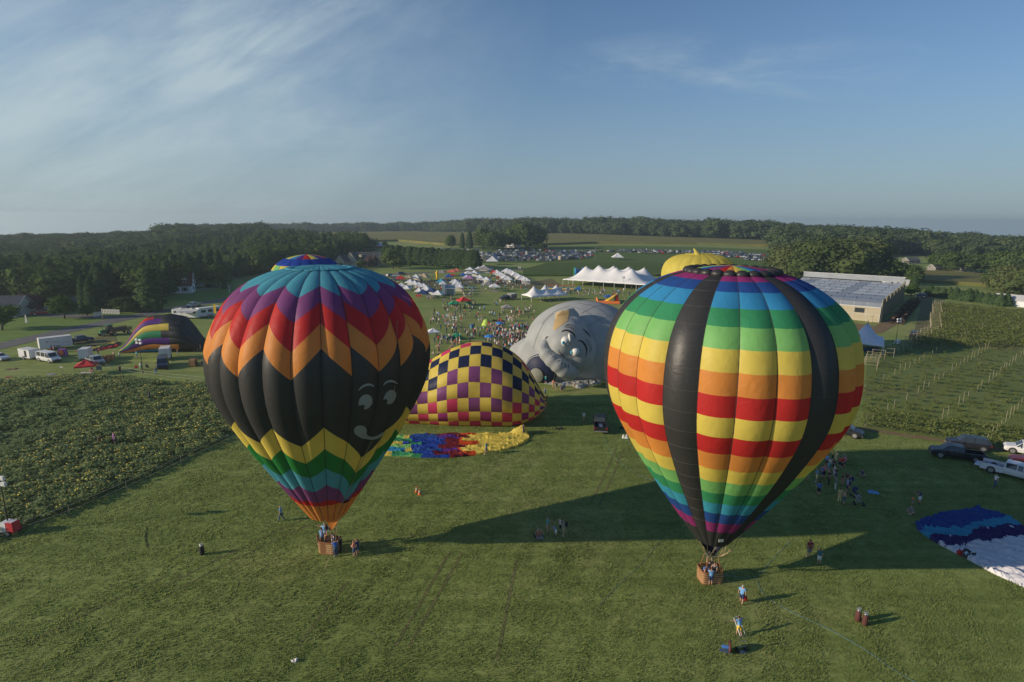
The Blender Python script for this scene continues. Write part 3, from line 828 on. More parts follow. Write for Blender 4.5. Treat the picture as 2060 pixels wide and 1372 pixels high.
# ================================================================== THE LAND
def grassmat(name, cols, bump=.5, stripes=None, sc=1.0, dist=.12, patchy=.5):
    "cols: dark, mid, light, dry. Coordinates are the place on the ground in metres"
    if name in MATS: return MATS[name]
    m, t = newmat(name)
    g = N(t, 'ShaderNodeNewGeometry')
    def noise_(scale, detail=5., rough=.6, vec=None, dist_=0.):
        n = N(t, 'ShaderNodeTexNoise', i_Scale=scale, i_Detail=detail, i_Roughness=rough, i_Distortion=dist_)
        t.links.new(vec or g.outputs['Position'], n.inputs[0]); return n.outputs[0]
    big = noise_(.028, 4.); mid = noise_(.32 * sc, 6., .65); fine = noise_(2.6 * sc, 6., .7, None, .3)
    def mth(op, a, b):
        n = N(t, 'ShaderNodeMath', operation=op)
        for i, v in enumerate((a, b)):
            if isinstance(v, float): n.inputs[i].default_value = v
            else: t.links.new(v, n.inputs[i])
        return n.outputs[0]
    h = mth('ADD', mth('MULTIPLY', fine, .55), mth('MULTIPLY', mid, .45))
    if stripes:
        ang, wl, k = stripes
        mp = N(t, 'ShaderNodeMapping'); mp.inputs['Rotation'].default_value = (0, 0, -ang)
        mp.inputs['Scale'].default_value = (.05, 1.0, 1.0)
        t.links.new(g.outputs['Position'], mp.inputs[0])
        s1 = noise_(1 / wl, 3., .6, mp.outputs[0], .2)
        mp2 = N(t, 'ShaderNodeMapping'); mp2.inputs['Rotation'].default_value = (0, 0, -ang)
        mp2.inputs['Scale'].default_value = (.35, 1.0, 1.0)
        t.links.new(g.outputs['Position'], mp2.inputs[0])
        s2 = noise_(1.9, 4., .6, mp2.outputs[0], .2)
        h = mth('ADD', mth('MULTIPLY', h, 1 - k), mth('MULTIPLY', mth('ADD', mth('MULTIPLY', s1, .6), mth('MULTIPLY', s2, .4)), k))
    col = ramp(t, h, [(.36, cols[0]), (.64, cols[2]), (.5, cols[1])])
    dry = ramp(t, mth('ADD', mth('MULTIPLY', big, .75), mth('MULTIPLY', mid, .25)), [(.5, (0, 0, 0)), (.66, (1, 1, 1))])
    mx = N(t, 'ShaderNodeMix', data_type='RGBA')
    t.links.new(mth('MULTIPLY', dry, patchy), mx.inputs['Factor']); t.links.new(col, mx.inputs['A']); mx.inputs['B'].default_value = (*cols[3], 1)
    speck = ramp(t, noise_(1.1, 3., .5), [(.68, (0, 0, 0)), (.78, (1, 1, 1))])
    m2 = N(t, 'ShaderNodeMix', data_type='RGBA')
    t.links.new(mth('MULTIPLY', speck, patchy * .8), m2.inputs['Factor']); t.links.new(mx.outputs['Result'], m2.inputs['A']); m2.inputs['B'].default_value = (*cols[4], 1)
    b = N(t, 'ShaderNodeBsdfPrincipled', i_Roughness=.9); b.inputs['Specular IOR Level'].default_value = .1
    t.links.new(m2.outputs['Result'], b.inputs['Base Color'])
    bp = N(t, 'ShaderNodeBump', i_Strength=bump, i_Distance=dist)
    t.links.new(h, bp.inputs['Height']); t.links.new(bp.outputs[0], b.inputs['Normal'])
    out = N(t, 'ShaderNodeOutputMaterial'); t.links.new(b.outputs[0], out.inputs[0])
    MATS[name] = m
    return m
SB = G(455, 880) - G(0, 1075); SANG = math.atan2(SB.y, SB.x)      # the mown rows run along the sunflower plot
GR = grassmat('mown_grass', [(.110, .158, .042), (.200, .258, .072), (.295, .345, .112), (.36, .32, .15), (.38, .28, .17)], .45, (SANG, 1.5, .68), dist=.25)
LAWN = grassmat('lawn_grass', [(.10, .17, .035), (.14, .22, .05), (.18, .26, .065), (.14, .17, .04), (.14, .15, .05)], .4, patchy=.3, dist=.12)
CORN = grassmat('corn_tassels', [(.10, .12, .03), (.16, .16, .05), (.23, .21, .08), (.22, .17, .06), (.2, .16, .07)], .8, (R(8), 5., .6), .35, dist=.6)
CROPG = grassmat('crop_rows', [(.035, .07, .015), (.07, .115, .022), (.11, .15, .035), (.12, .12, .04), (.09, .10, .03)], .8, (R(10), 3., .6), .8, dist=.4)
SOIL = grassmat('bare_soil', [(.16, .11, .06), (.22, .15, .09), (.28, .20, .12), (.13, .13, .05), (.2, .18, .1)], .4)
ASPH = plain('asphalt', (.115, .115, .118), .9, scale=.6, var=.18)
GRAV = plain('gravel_drive', (.27, .25, .21), .95, scale=.8, var=.2)
vs = []; fs = []
rad = [0, 15, 40, 80, 140, 220, 300, 380] + [380 + 40 * k for k in range(1, 34)] + [1800, 1950, 2150, 2400, 2800, 3200, 3600]
na = 180
vs.append((0, 0, 0))
for r in rad[1:]:
    for k in range(na):
        a = 2 * math.pi * k / na; x, y = r * math.sin(a), r * math.cos(a)
        vs.append((x, y, tz(x, y)))
for k in range(na): fs.append((0, 1 + (k + 1) % na, 1 + k))
for j in range(len(rad) - 2):
    for k in range(na):
        a, b = 1 + j * na + k, 1 + j * na + (k + 1) % na
        fs.append((a, b, b + na, a + na))
tag(link('ground', mesh('ground', vs, fs, None, True), None, GR), 'mown green festival field and the farmland around it', kind='structure')
def gp(*pts): return [G(*p) for p in pts]
sheet('lawn', gp((-120, 700), (0, 690), (117, 664), (209, 645), (271, 631), (376, 613), (430, 602), (470, 596), (470, 560), (380, 571), (320, 580), (200, 615), (60, 625), (-120, 640)), LAWN, .03, 30, 'bright green lawns in front of the houses')
sheet('lawn', gp((690, 540), (760, 536), (778, 532), (800, 538), (958, 545), (1050, 553), (1050, 548), (960, 536), (860, 512), (790, 492), (735, 497), (750, 520), (690, 535)), LAWN, .03, 30, 'green lawn beside the cream house')
sheet('corn_field', gp((500, 487), (530, 472), (700, 466), (850, 469), (1000, 472), (1150, 473), (1350, 480), (1590, 489), (1590, 498), (1400, 493), (1200, 491), (1085, 495), (900, 495), (800, 486), (730, 488)), CORN, 2.2, 60, 'pale tasselled corn field below the far woods', wall=2.6)
sheet('corn_field', gp((1846, 549), (1930, 552), (2080, 566), (2080, 585), (1997, 577), (1900, 572), (1850, 568)), CORN, 1.6, 40, 'olive crop field behind the vineyard', wall=2.)
sheet('crop_field', gp((1052, 556), (1052, 544), (1100, 532), (1260, 531), (1330, 531), (1330, 555), (1320, 556), (1200, 556)), CROPG, .9, 20, 'low dark green crop field beyond the marquee', wall=1.)
sheet('pasture', gp((960, 530), (990, 512), (960, 497), (1100, 496), (1210, 494), (1400, 497), (1575, 504), (1575, 540), (1440, 530), (1240, 530), (1100, 530)), grassmat('pasture_grass', [(.05, .095, .02), (.085, .14, .028), (.12, .17, .04), (.15, .14, .05), (.14, .14, .05)], .5, (R(14), 6., .5), .6, dist=.2), .05, 60, 'parking pasture with worn wheel lines')
# roads
ribbon('road', gp((-160, 736), (0, 696), (117, 668), (209, 649), (271, 636), (376, 617), (430, 606), (520, 592), (640, 570), (760, 553), (900, 546), (980, 544), (1060, 544), (1160, 528), (1240, 523)), 6.2, ASPH, .06, 'grey country road passing the houses')
ribbon('driveway', gp((60, 633), (110, 636), (170, 636), (215, 638), (250, 640)), 5.5, ASPH, .075, 'grey driveway')
ribbon('driveway', gp((322, 594), (345, 590), (372, 587), (430, 579), (470, 575)), 3.6, GRAV, .075, 'pale driveway of the white house')
ribbon('track', gp((1440, 531), (1500, 530), (1560, 528)), 4., GRAV, .07, 'pale farm track')
ribbon('track', gp((1790, 521), (1815, 519), (1838, 526)), 6., GRAV, .07, 'pale track by the right hand woods')
ribbon('track', gp((1850, 700), (1858, 660), (1866, 620), (1862, 590)), 4.0, grassmat('worn_grass', [(.10, .11, .04), (.14, .14, .06), (.18, .17, .08), (.2, .16, .1), (.2, .16, .1)], .4), .04, 'worn wheel track beside the vineyard')
sheet('soil_strip', gp((1700, 655), (1735, 672), (1775, 670), (1800, 655), (1812, 648), (1835, 608), (1825, 604), (1790, 640), (1760, 656), (1700, 648)), SOIL, .05, 30, 'bare soil strip along the greenhouse')
sheet('worn_ground', gp((150, 690), (230, 668), (236, 690), (200, 700)), grassmat('worn_grass', [(.09, .08, .03), (.13, .11, .05), (.16, .14, .07), (.2, .16, .1), (.2, .16, .1)], .4), .04, 30, 'worn brown grass behind the trailers')
sheet('worn_ground', gp((800, 575), (900, 560), (960, 562), (1060, 570), (1110, 560), (1130, 575), (1080, 582), (960, 572), (880, 578)), MATS['worn_grass'], .04, 20, 'worn brown grass among the stalls')

TRK = grassmat('wheel_worn_grass', [(.10, .11, .045), (.16, .16, .07), (.22, .21, .09), (.28, .22, .12), (.30, .21, .13)], .6)
for pp in ([(905, 1110), (880, 1150), (850, 1210), (815, 1260), (795, 1300)], [(930, 1112), (905, 1152), (876, 1212), (842, 1262), (822, 1302)], [(1040, 1125), (1030, 1180), (1010, 1250), (1000, 1330)], [(330, 1180), (420, 1130), (520, 1082), (610, 1045)], [(345, 1192), (435, 1141), (535, 1092), (625, 1054)], [(60, 1290), (200, 1220), (330, 1160)],
           [(1725, 905), (1790, 912), (1870, 930), (1930, 955)], [(1728, 913), (1790, 921), (1865, 940), (1920, 964)], [(600, 1300), (640, 1230), (700, 1170)], [(1240, 900), (1225, 960), (1190, 1010)], [(1255, 902), (1240, 965), (1205, 1018)]):
    ribbon('wheel_track', gp(*pp), .26, TRK, .012, 'faint wheel track pressed into the mown grass')
# ------------------------------------------------------------------ trees
BARK = plain('bark', (.09, .07, .05), .9, var=.3, scale=2.)
LF = dict(dec=leafmat('leaves_broad', (.050, .085, .028), (.080, .125, .038), (.120, .165, .054)),
          oak=leafmat('leaves_oak', (.056, .085, .032), (.095, .130, .046), (.145, .165, .068)),
          con=leafmat('needles', (.042, .082, .034), (.062, .110, .044), (.095, .140, .058)),
          young=leafmat('leaves_young', (.04, .08, .016), (.065, .12, .022), (.09, .15, .03)),
          myrtle=leafmat('leaves_myrtle', (.09, .07, .07), (.13, .09, .09), (.10, .11, .05)),
          far=leafmat('leaves_far', (.050, .082, .038), (.074, .110, .048), (.108, .140, .064), .012))
def clump_faces(V, F, c, nrm, s, r):
    "one ragged leaf clump: two crossed bent quads"
    n = (nrm + Vector((r.uniform(-.5, .5), r.uniform(-.5, .5), r.uniform(-.3, .6)))).normalized()
    t = n.orthogonal().normalized(); t.rotate(Matrix.Rotation(r.uniform(0, 6.28), 3, n)); b = n.cross(t)
    o = len(V); k = 5
    for i in range(k):
        a = 6.283 * i / k; q = s * r.uniform(.55, 1.15)
        V.append(c + t * math.cos(a) * q + b * math.sin(a) * q + n * r.uniform(-.25, .25) * s)
    F.append(tuple(range(o, o + k)))
def crown_broad(seed, h, w, nl=14, nc=900, s=.55, base=.25):
    r = random.Random(seed); V = []; F = []
    lobes = []
    for i in range(nl):
        t = (i + .5) / nl; z = h * (base + (1 - base) * (.18 + .74 * t)); wr = w * (math.sin(math.pi * (.18 + .72 * t)) ** .8) * .62
        a = i * 2.4 + r.uniform(-.4, .4); q = wr * r.uniform(.35, .95)
        lobes.append((Vector((math.cos(a) * q, math.sin(a) * q, z)), w * r.uniform(.26, .42)))
    lobes.append((Vector((0, 0, h * .62)), w * .5))
    for c, q in lobes:   # inner mass so that the crown is not see-through everywhere
        b = MB(); b.ell((0, 0, 0), (q * .6, q * .6, q * .52), 8, 6)
        o = len(V); V += [c + v * (1 + .25 * r.uniform(-1, 1)) for v in b.v]; F += [tuple(k + o for k in f) for f in b.f]
    tot = sum(q * q for _, q in lobes)
    for c, q in lobes:
        for _ in range(int(nc * q * q / tot)):
            n = Vector((r.gauss(0, 1), r.gauss(0, 1), r.gauss(.25, .9))).normalized()
            clump_faces(V, F, c + n * q * r.uniform(.72, 1.12), n, s, r)
    zt_ = max(v.z for v in V); V = [Vector((v.x, v.y, v.z * h / zt_)) for v in V]
    return mesh('crown', V, F)
def crown_conifer(seed, h, w, nc=800, s=.45, base=.06, pw=.85):
    r = random.Random(seed); V = []; F = []
    b = MB(); b.tube([(0, 0, h * base), (0, 0, h * .3), (0, 0, h * .7), (0, 0, h * .97)], [w * .34, w * .36, w * .2, .05], 8)
    V += b.v; F += b.f
    for _ in range(nc):
        t = r.random() ** .75; t = 1 - (1 - t) * 1.0
        z = h * (base + (1 - base) * t); q = w * .5 * ((1 - t) ** pw) * min(1, .55 + t * 3) + .1
        a = r.uniform(0, 6.283); tier = .82 + .18 * math.sin(t * 38 + a * 2)
        n = Vector((math.cos(a), math.sin(a), .55)).normalized()
        clump_faces(V, F, Vector((math.cos(a) * q * tier * r.uniform(.75, 1.1), math.sin(a) * q * tier * r.uniform(.75, 1.1), z)), n, s * (1 - .4 * t), r)
    return mesh('crown', V, F)
def trunk_mesh(seed, h, r0, limbs=5, top=.7):
    r = random.Random(seed); b = MB()
    pts = [Vector((r.uniform(-.1, .1) * k, r.uniform(-.1, .1) * k, h * top * k / 4)) for k in range(5)]
    b.tube(pts, [r0 * (1 - .18 * k) for k in range(5)], 6)
    for i in range(limbs):
        a = i * 2.4; z = h * (.2 + .4 * i / max(1, limbs)); l = h * .22
        b.tube([(0, 0, z), (math.cos(a) * l * .5, math.sin(a) * l * .5, z + l * .5), (math.cos(a) * l, math.sin(a) * l, z + l * 1.1)], [r0 * .4, r0 * .28, r0 * .1], 5)
    return mesh('trunk', b.v, b.f, None, True)
def tree_proto(kind, seed, h, w, lf, **kw):
    cr = crown_broad(seed, h, w, **kw) if kind == 'b' else crown_conifer(seed, h, w, **kw)
    cr.materials.append(LF[lf]); tm = trunk_mesh(seed, h, h * .022 + .06, 5 if kind == 'b' else 0, .7 if kind == 'b' else .9); tm.materials.append(BARK)
    return cr, tm, h
PR = {}
for i in range(4): PR['dec%d' % i] = tree_proto('b', 10 + i, 15, 10.5, 'dec', nc=1300, s=.62, nl=16, base=.16)
for i in range(3): PR['oak%d' % i] = tree_proto('b', 30 + i, 22, 19, 'oak', nc=3400, s=.72, nl=26, base=.08)
for i in range(4): PR['con%d' % i] = tree_proto('c', 50 + i, 15, 7.4, 'con', nc=1200, s=.62, pw=.45)
for i in range(3): PR['young%d' % i] = tree_proto('b', 70 + i, 6, 4.2, 'young', nc=700, s=.28, nl=10, base=.25)
PR['myrtle0'] = tree_proto('b', 80, 5, 5, 'myrtle', nc=800, s=.28, nl=12, base=.15)
for i in range(3): PR['shrub%d' % i] = tree_proto('c', 90 + i, 5, 5.2, 'con', nc=800, s=.35, base=.02, pw=.6)
TREES = []
ORD = 'first second third fourth fifth sixth seventh eighth ninth tenth eleventh twelfth thirteenth fourteenth fifteenth sixteenth seventeenth eighteenth nineteenth twentieth twenty-first twenty-second twenty-third twenty-fourth twenty-fifth twenty-sixth twenty-seventh twenty-eighth twenty-ninth thirtieth'.split()
def tree(kind, g, h, label, cat='tree', group=None, w=1.0, name='tree'):
    ks = [k for k in PR if k.rstrip('0123456789') == kind]; cr, tm, h0 = PR[rnd.choice(ks)]
    e = empty(name, (g.x, g.y, g.z - .05), rnd.uniform(0, 6.28), label, cat, group)
    s = h / h0; e.scale = (s * w, s * w, s)
    link('crown', cr, e); link('trunk', tm, e)
    TREES.append((g.x, g.y)); return e
def hpx(px, py, ptop):
    g = G(px, py); return g, zpt(px, ptop, g) - g.z
def T1(kind, px, py, ptop, label, **kw):
    g, h = hpx(px, py, ptop); return tree(kind, g, h, label, **kw)
# trees one can name, left side
T1('young', 5, 664, 610, 'young street tree at the left edge before the grey roofed house', w=1.25)
T1('myrtle', 62, 627, 588, 'round crape myrtle with purplish crown beside the grey roofed house', w=1.3)
T1('dec', 98, 619, 579, 'yellowish green tree behind the red pickup', w=1.2)
T1('young', 130, 641, 590, 'round young tree on the lawn right of the red pickup', w=1.1)
T1('young', 177, 637, 611, 'small tree by the white corner fence', w=1.2)
T1('dec', 255, 627, 594, 'wide low tree behind the white picket fence', w=1.7)
T1('con', 305, 626, 540, 'large broad dark conifer left of the white dormered house', w=1.5)
T1('con', 172, 626, 552, 'tall narrow pale conifer behind the small grey shed', w=.75)
T1('con', 186, 628, 560, 'dark conifer right of the small grey shed', w=.9)
T1('young', 195, 630, 615, 'low shrub beside the white corner fence', w=1.3, cat='shrub', name='shrub')
T1('young', 217, 625, 610, 'low shrub just behind the white picket fence', w=1.2, cat='shrub', name='shrub')
T1('con', 452, 581, 566, 'clipped dark shrub at the lawn edge beside the smiling balloon', w=1.8, cat='shrub', name='shrub')
T1('dec', 440, 577, 528, 'broad tree at the front of the left woods above the lawn', w=1.1)
T1('dec', 791, 541, 497, 'rounded tree at the left end of the conifer row', w=1.1)
T1('myrtle', 806, 534, 516, 'reddish small tree before the conifer row', w=1.1)
T1('young', 826, 538, 523, 'thin sapling on the lawn before the conifer row')
T1('young', 727, 539, 520, 'small round tree before the cream house', w=1.1)
T1('myrtle', 748, 537, 512, 'reddish tree at the right gable of the cream house', w=1.1)
T1('dec', 757, 500, 487, 'small tree beside the red barn', w=1.2)
T1('dec', 773, 496, 484, 'bushy tree right of the red barn', w=1.6)
for i, px in enumerate((627, 639, 651)):
    T1('con' if i else 'dec', px, 478, 463, ['loose crowned tree leftmost of three in the corn', 'narrow conifer in the middle of three in the corn', 'thicker conifer rightmost of three in the corn'][i], w=1.2)
for i in range(30):
    t = i / 29
    T1('con', 776 + 182 * t, 528 + 14 * t, 493 + 11 * t + rnd.uniform(-2, 2), 'dark conifer, %s from the left in the long windbreak row beside the car park' % ORD[i], w=1.7, group='windbreak conifers beside the car park')
for i, (px, py, pt, w) in enumerate(((907, 499, 471, .95), (930, 501, 468, .9), (945, 501, 463, 1.), (972, 501, 455, 1.1), (990, 503, 462, 1.1), (1005, 503, 466, 1.), (1036, 501, 447, 1.15), (1058, 502, 444, 1.2), (1078, 501, 452, 1.0), (1090, 504, 487, 1.3))):
    T1('con' if i in (1, 2) else 'dec', px, py, pt, ['rounded tree at the left end of the farmstead grove', 'dark upright tree second in the farmstead grove', 'dark conifer third in the farmstead grove', 'tall tree in the middle of the farmstead grove', 'broad tree right of the tall middle farmstead tree', 'tree left of the white farm shed', 'tall broad tree over the white farm shed', 'tallest tree of the farmstead grove', 'broad tree at the right of the farmstead grove', 'low bushy tree at the right end of the farmstead grove'][i], w=w)
# right hand grove
for i, (px, py, pt, k, w) in enumerate(((1598, 560, 480, 'oak', .95), (1640, 566, 470, 'oak', 1.), (1668, 560, 476, 'oak', .9), (1700, 568, 473, 'oak', 1.0), (1732, 566, 470, 'oak', .9), (1753, 568, 492, 'oak', .95), (1765, 570, 507, 'dec', 1.2), (1578, 552, 490, 'oak', 1.0))):
    T1(k, px, py, pt, ['huge spreading tree left in the grove above the rainbow balloon', 'huge oak second in the grove behind the greenhouse', 'dark oak between two larger ones behind the greenhouse', 'brownish green oak in the middle of the grove', 'tall oak right of the middle of the grove', 'lower bright green tree at the right of the grove', 'bushy tree at the right foot of the grove', 'leftmost tree of the big grove beside the parked cars'][i], w=w)
for i, (px, py, pt, k, w) in enumerate(((1792, 568, 533, 'dec', 1.1), (1807, 570, 524, 'young', 1.2), (1831, 574, 531, 'dec', 1.0), (1838, 580, 553, 'con', 1.6), (1833, 596, 572, 'young', 1.4), (1775, 569, 560, 'young', 1.4))):
    T1(k, px, py, pt, ['dark tree left behind the long white trailer', 'pale round tree above the long white trailer', 'dark rounded tree at the right end of the long white trailer', 'low dark conifer right of the long white trailer', 'yellowish shrub right of the greenhouse corner', 'pale shrub at the back of the greenhouse'][i], w=w)
for i, (px, py, pt, w) in enumerate(((1888, 546, 506, 1.1), (1912, 548, 502, 1.), (1946, 549, 508, 1.1), (1975, 549, 506, 1.), (1998, 552, 500, 1.1), (2020, 554, 507, 1.), (2048, 556, 500, 1.1))):
    T1('dec', px, py, pt, 'pale green rounded tree, %s from the left in the line above the olive field' % ('first', 'second', 'third', 'fourth', 'fifth', 'sixth', 'last')[i], w=w, group='trees along the olive field')
for i, (px, py, pt, w) in enumerate(((2005, 583, 530, 1.), (2035, 592, 526, 1.), (2068, 598, 528, 1.1))):
    T1('oak', px, py, pt, ['spreading tree at the left of the pair over the white shed', 'big tree over the white shed at the right edge', 'big tree cut by the right edge of the picture'][i], w=w)
for i in range(13):
    px = 1870 + i * 12.8
    T1('shrub', px, 596 + i * 1.7 + rnd.uniform(-1, 1), 573 + i * 1.6 + rnd.uniform(-3, 3), 'rounded dark evergreen, %s from the left in the row behind the vineyard' % ORD[i], w=1.15, group='evergreens in a row behind the vineyard')
# woods on the left: the front ranks are single trees, the rest is one wood
def poly_g(pp, far=1250.):
    out = []
    for q in pp:
        p = G(*q); r = math.hypot(p.x, p.y); k = min(1, far / r); out.append((p.x * k, p.y * k))
    return out
def fill(poly, step, jit=.45):
    xs = [p[0] for p in poly]; ys = [p[1] for p in poly]; out = []
    y = min(ys)
    while y < max(ys):
        st = step(math.hypot(sum(xs) / len(xs), y)) if callable(step) else step
        x = min(xs)
        while x < max(xs):
            q = (x + rnd.uniform(-jit, jit) * st, y + rnd.uniform(-jit, jit) * st)
            if inpoly(q[0], q[1], poly): out.append(q)
            x += st
        y += st
    return out
W1 = poly_g([(-250, 640), (0, 622), (110, 621), (200, 617), (300, 609), (400, 572), (470, 561), (560, 552), (660, 536), (700, 530), (745, 508), (735, 499), (650, 494), (530, 490), (440, 500), (200, 540), (0, 555), (-250, 570)])
c1_ = fill(W1, 6.6)
c1_ = [q for q in c1_ if P((q[0], q[1], 12))[0] > -120]
c1_.sort(key=lambda q: math.hypot(*q))
mainw = []
def where_(px, q, i):
    t = ('at the far left edge', 'behind the slate roofed house', 'behind the red pickup', 'behind the small grey shed', 'behind the white picket fence', 'behind the broad dark conifer', 'behind the white dormered house', 'above the white car on the lawn', 'above the clipped shrub', 'behind the smiling balloon', 'beside the cream house')[min(10, max(0, int(px / 60 if px < 600 else 10)))]
    return ('in the first rank ', 'in the second rank ', 'deeper in ')[min(2, i // 45)] + t
lim = 150
for i, q in enumerate(c1_):
    g = Vector((q[0], q[1], tz(*q)))
    if i < lim and min((math.hypot(q[0] - a, q[1] - b) for a, b in TREES), default=9) > 3:
        tree(rnd.choice(('con', 'con', 'dec')), g, rnd.uniform(11.5, 15.), 'dark plantation tree ' + where_(P(g)[0], q, i), group='plantation conifers on the left', w=rnd.uniform(.95, 1.2))
    elif i >= lim: mainw.append(q)
def proto_objs(keys, trunk=False):
    out = []
    for k in keys:
        cr, tm, h0 = PR[k]; o = bpy.data.objects.new('tree_kind', cr); out.append(o)
    return out
def linkp(os_):
    for o in os_: COL.objects.link(o)
    return os_
def scat(name, pts, keys, h0, hr, label, wr=(1., 1.25)):
    P3, S, RR = [], [], []
    for x, y in pts:
        h = (rnd.uniform(*hr) - (3.5 if P((x, y, 0))[0] < 520 else 3 if P((x, y, 0))[0] > 1850 else 0)) / h0 * (1 + .28 * noise.noise(Vector((x * .018, y * .018, 1)))); w = h * rnd.uniform(*wr)
        P3.append((x, y, tz(x, y) - .3)); S.append((w, w, h)); RR.append((0, 0, rnd.uniform(0, 6.28)))
    return gn_scatter(name, P3, linkp(proto_objs(keys)), S, RR, label)
scat('conifer_plantation', mainw, ['con0', 'con1', 'con2', 'con3', 'dec0', 'dec1', 'dec3'], 15, (12.5, 16.5), 'dense dark conifer plantation on the left')
# lighter low-polygon crowns for the far woods
FARP = {}
for i in range(4):
    cr = crown_broad(200 + i, 18, 13, nl=12, nc=520, s=1.05, base=.1); cr.materials.append(LF['far']); PR['far%d' % i] = (cr, None, 18)
W2 = poly_g([(-300, 575), (0, 556), (200, 541), (440, 501), (528, 489), (530, 481), (500, 476), (470, 468), (300, 474), (150, 480), (0, 492), (-300, 520)])
w2 = fill(W2, lambda d: 8.5)
w2l = [q for q in w2 if P((q[0], q[1], 0))[0] < 330]; w2r = [q for q in w2 if P((q[0], q[1], 0))[0] >= 330]
scat('broadleaf_wood', w2l, ['far0', 'far1', 'far2', 'far3'], 18, (11, 16), 'broadleaf woods rolling to the left horizon', (1.1, 1.5))
scat('broadleaf_wood', w2r, ['far0', 'far1', 'far2', 'far3'], 18, (15, 22), 'broadleaf woods above the plantation on the left', (1., 1.35))
W3 = poly_g([(470, 473), (560, 469), (700, 464), (860, 467), (1000, 470), (1100, 471), (1250, 475), (1350, 478), (1450, 482), (1600, 487)]) 
W3b = [(x * 1.32, y * 1.32) for x, y in W3[::-1]]
scat('far_wood', fill(W3 + W3b, 11.5), ['far0', 'far1', 'far2', 'far3'], 18, (16, 23), 'hazy line of woods beyond the corn field', (.9, 1.3))
# extra frontage of the far woods
W4 = poly_g([(1560, 505), (1620, 520), (1700, 522), (1780, 515), (1840, 512), (1900, 520), (2000, 522), (2100, 530), (2300, 545), (2300, 520), (2100, 498), (2000, 490), (1850, 485), (1700, 480), (1560, 478)])
scat('right_wood', fill(W4, 10.0), ['far0', 'far1', 'far2', 'far3', 'dec1'], 18, (14, 21), 'rolling woods at the right horizon', (1., 1.35))
# ================================================================== paints
def paint(name, c, rough=.28, **k): return plain('paint_' + name, c, rough, 0., .04, 1., **k)
PC = dict(white=paint('white', (.68, .69, .70)), silver=paint('silver', (.42, .44, .47), metal=0) if False else plain('paint_silver', (.40, .42, .45), .3, .5, .04), black=paint('black', (.02, .022, .026)), red=paint('red', (.45, .03, .03)),
          navy=paint('navy', (.035, .05, .10)), grey=paint('grey', (.17, .18, .20)), blue=paint('blue', (.05, .12, .30)), maroon=paint('maroon', (.16, .02, .03)), tan=paint('tan', (.40, .34, .25)), green=paint('green', (.03, .16, .06)),
          slate=paint('slate', (.08, .10, .14)), gold=paint('gold', (.65, .40, .05)))
GLASS = plain('car_glass', (.03, .04, .05), .08, spec=.8)
TYRE = plain('tyre_rubber', (.025, .025, .027), .85)
RIM = plain('wheel_rim', (.50, .51, .53), .3, .7)
LAMPW = plain('headlight', (.75, .75, .72), .15)
LAMPR = plain('tail_light', (.45, .02, .02), .2)
WHITE = plain('white_paint', (.62, .62, .60), .5, var=.05)
WOODP = plain('weathered_post', (.26, .24, .165), .85, var=.25)
CANV = plain('white_canvas', (.70, .71, .72), .7, var=.05)
def loft(stations, gl_side=(), gl_top=()):
    "car body through cross sections (x, half width, sill, belt, top, half width of the top)"
    V = []; F = []; MI = []
    for x, hw, zb, zl, zt, ht in stations:
        zm_ = (zb + zl) / 2
        V += [Vector(p) for p in ((x, -hw * .92, zb), (x, -hw, zm_), (x, -hw * .96, zl), (x, -ht, zt), (x, ht, zt), (x, hw * .96, zl), (x, hw, zm_), (x, hw * .92, zb))]
    n = 8
    for i in range(len(stations) - 1):
        for k in range(n):
            F.append((i * n + k, i * n + (k + 1) % n, (i + 1) * n + (k + 1) % n, (i + 1) * n + k))
            MI.append(1 if (k in (2, 4) and i in gl_side) or (k == 3 and i in gl_top) else 0)
    F.append(tuple(range(n))[::-1]); F.append(tuple((len(stations) - 1) * n + k for k in range(n))); MI += [0, 0]
    return V, F, MI
CARS = dict(
    sedan=(4.7, .40, [(-2.3, .78, .35, .80, .84, .62), (-2.1, .88, .28, .90, .98, .70), (-1.45, .90, .25, .95, 1.05, .68), (-.85, .9, .25, .95, 1.42, .58), (.35, .9, .25, .93, 1.45, .60), (1.1, .9, .25, .92, .98, .72), (2.0, .88, .26, .82, .84, .70), (2.35, .78, .34, .62, .66, .6)], (2, 3, 4), (2, 4), (-1.4, 1.42)),
    suv=(4.8, .44, [(-2.35, .86, .45, 1.0, 1.06, .72), (-2.25, .93, .38, 1.08, 1.35, .72), (-1.95, .95, .36, 1.08, 1.70, .68), (-.4, .95, .34, 1.06, 1.76, .70), (.55, .95, .34, 1.04, 1.72, .70), (1.25, .95, .34, 1.02, 1.10, .80), (2.15, .93, .36, .96, .98, .78), (2.4, .84, .42, .72, .76, .70)], (1, 2, 3, 4), (1, 4), (-1.45, 1.5)),
    pickup=(5.6, .46, [(-.75, .95, .45, 1.12, 1.14, .80), (-.62, .96, .42, 1.14, 1.80, .68), (.5, .96, .40, 1.12, 1.84, .70), (1.05, .96, .40, 1.10, 1.78, .70), (1.75, .96, .40, 1.08, 1.16, .82), (2.65, .94, .42, 1.02, 1.05, .80), (2.85, .86, .46, .80, .84, .74)], (1, 2, 3), (0, 3), (-1.85, 1.85)),
    van=(5.6, .42, [(-2.75, .92, .42, 1.15, 2.0, .80), (-2.6, .98, .36, 1.15, 2.1, .82), (-1.0, .98, .34, 1.15, 2.12, .82), (.5, .98, .34, 1.12, 2.1, .82), (1.25, .98, .34, 1.10, 2.0, .80), (2.0, .98, .36, 1.08, 1.16, .84), (2.65, .94, .38, .98, 1.0, .80), (2.8, .84, .44, .75, .78, .72)], (1, 2, 3, 4), (4,), (-1.75, 1.8)))
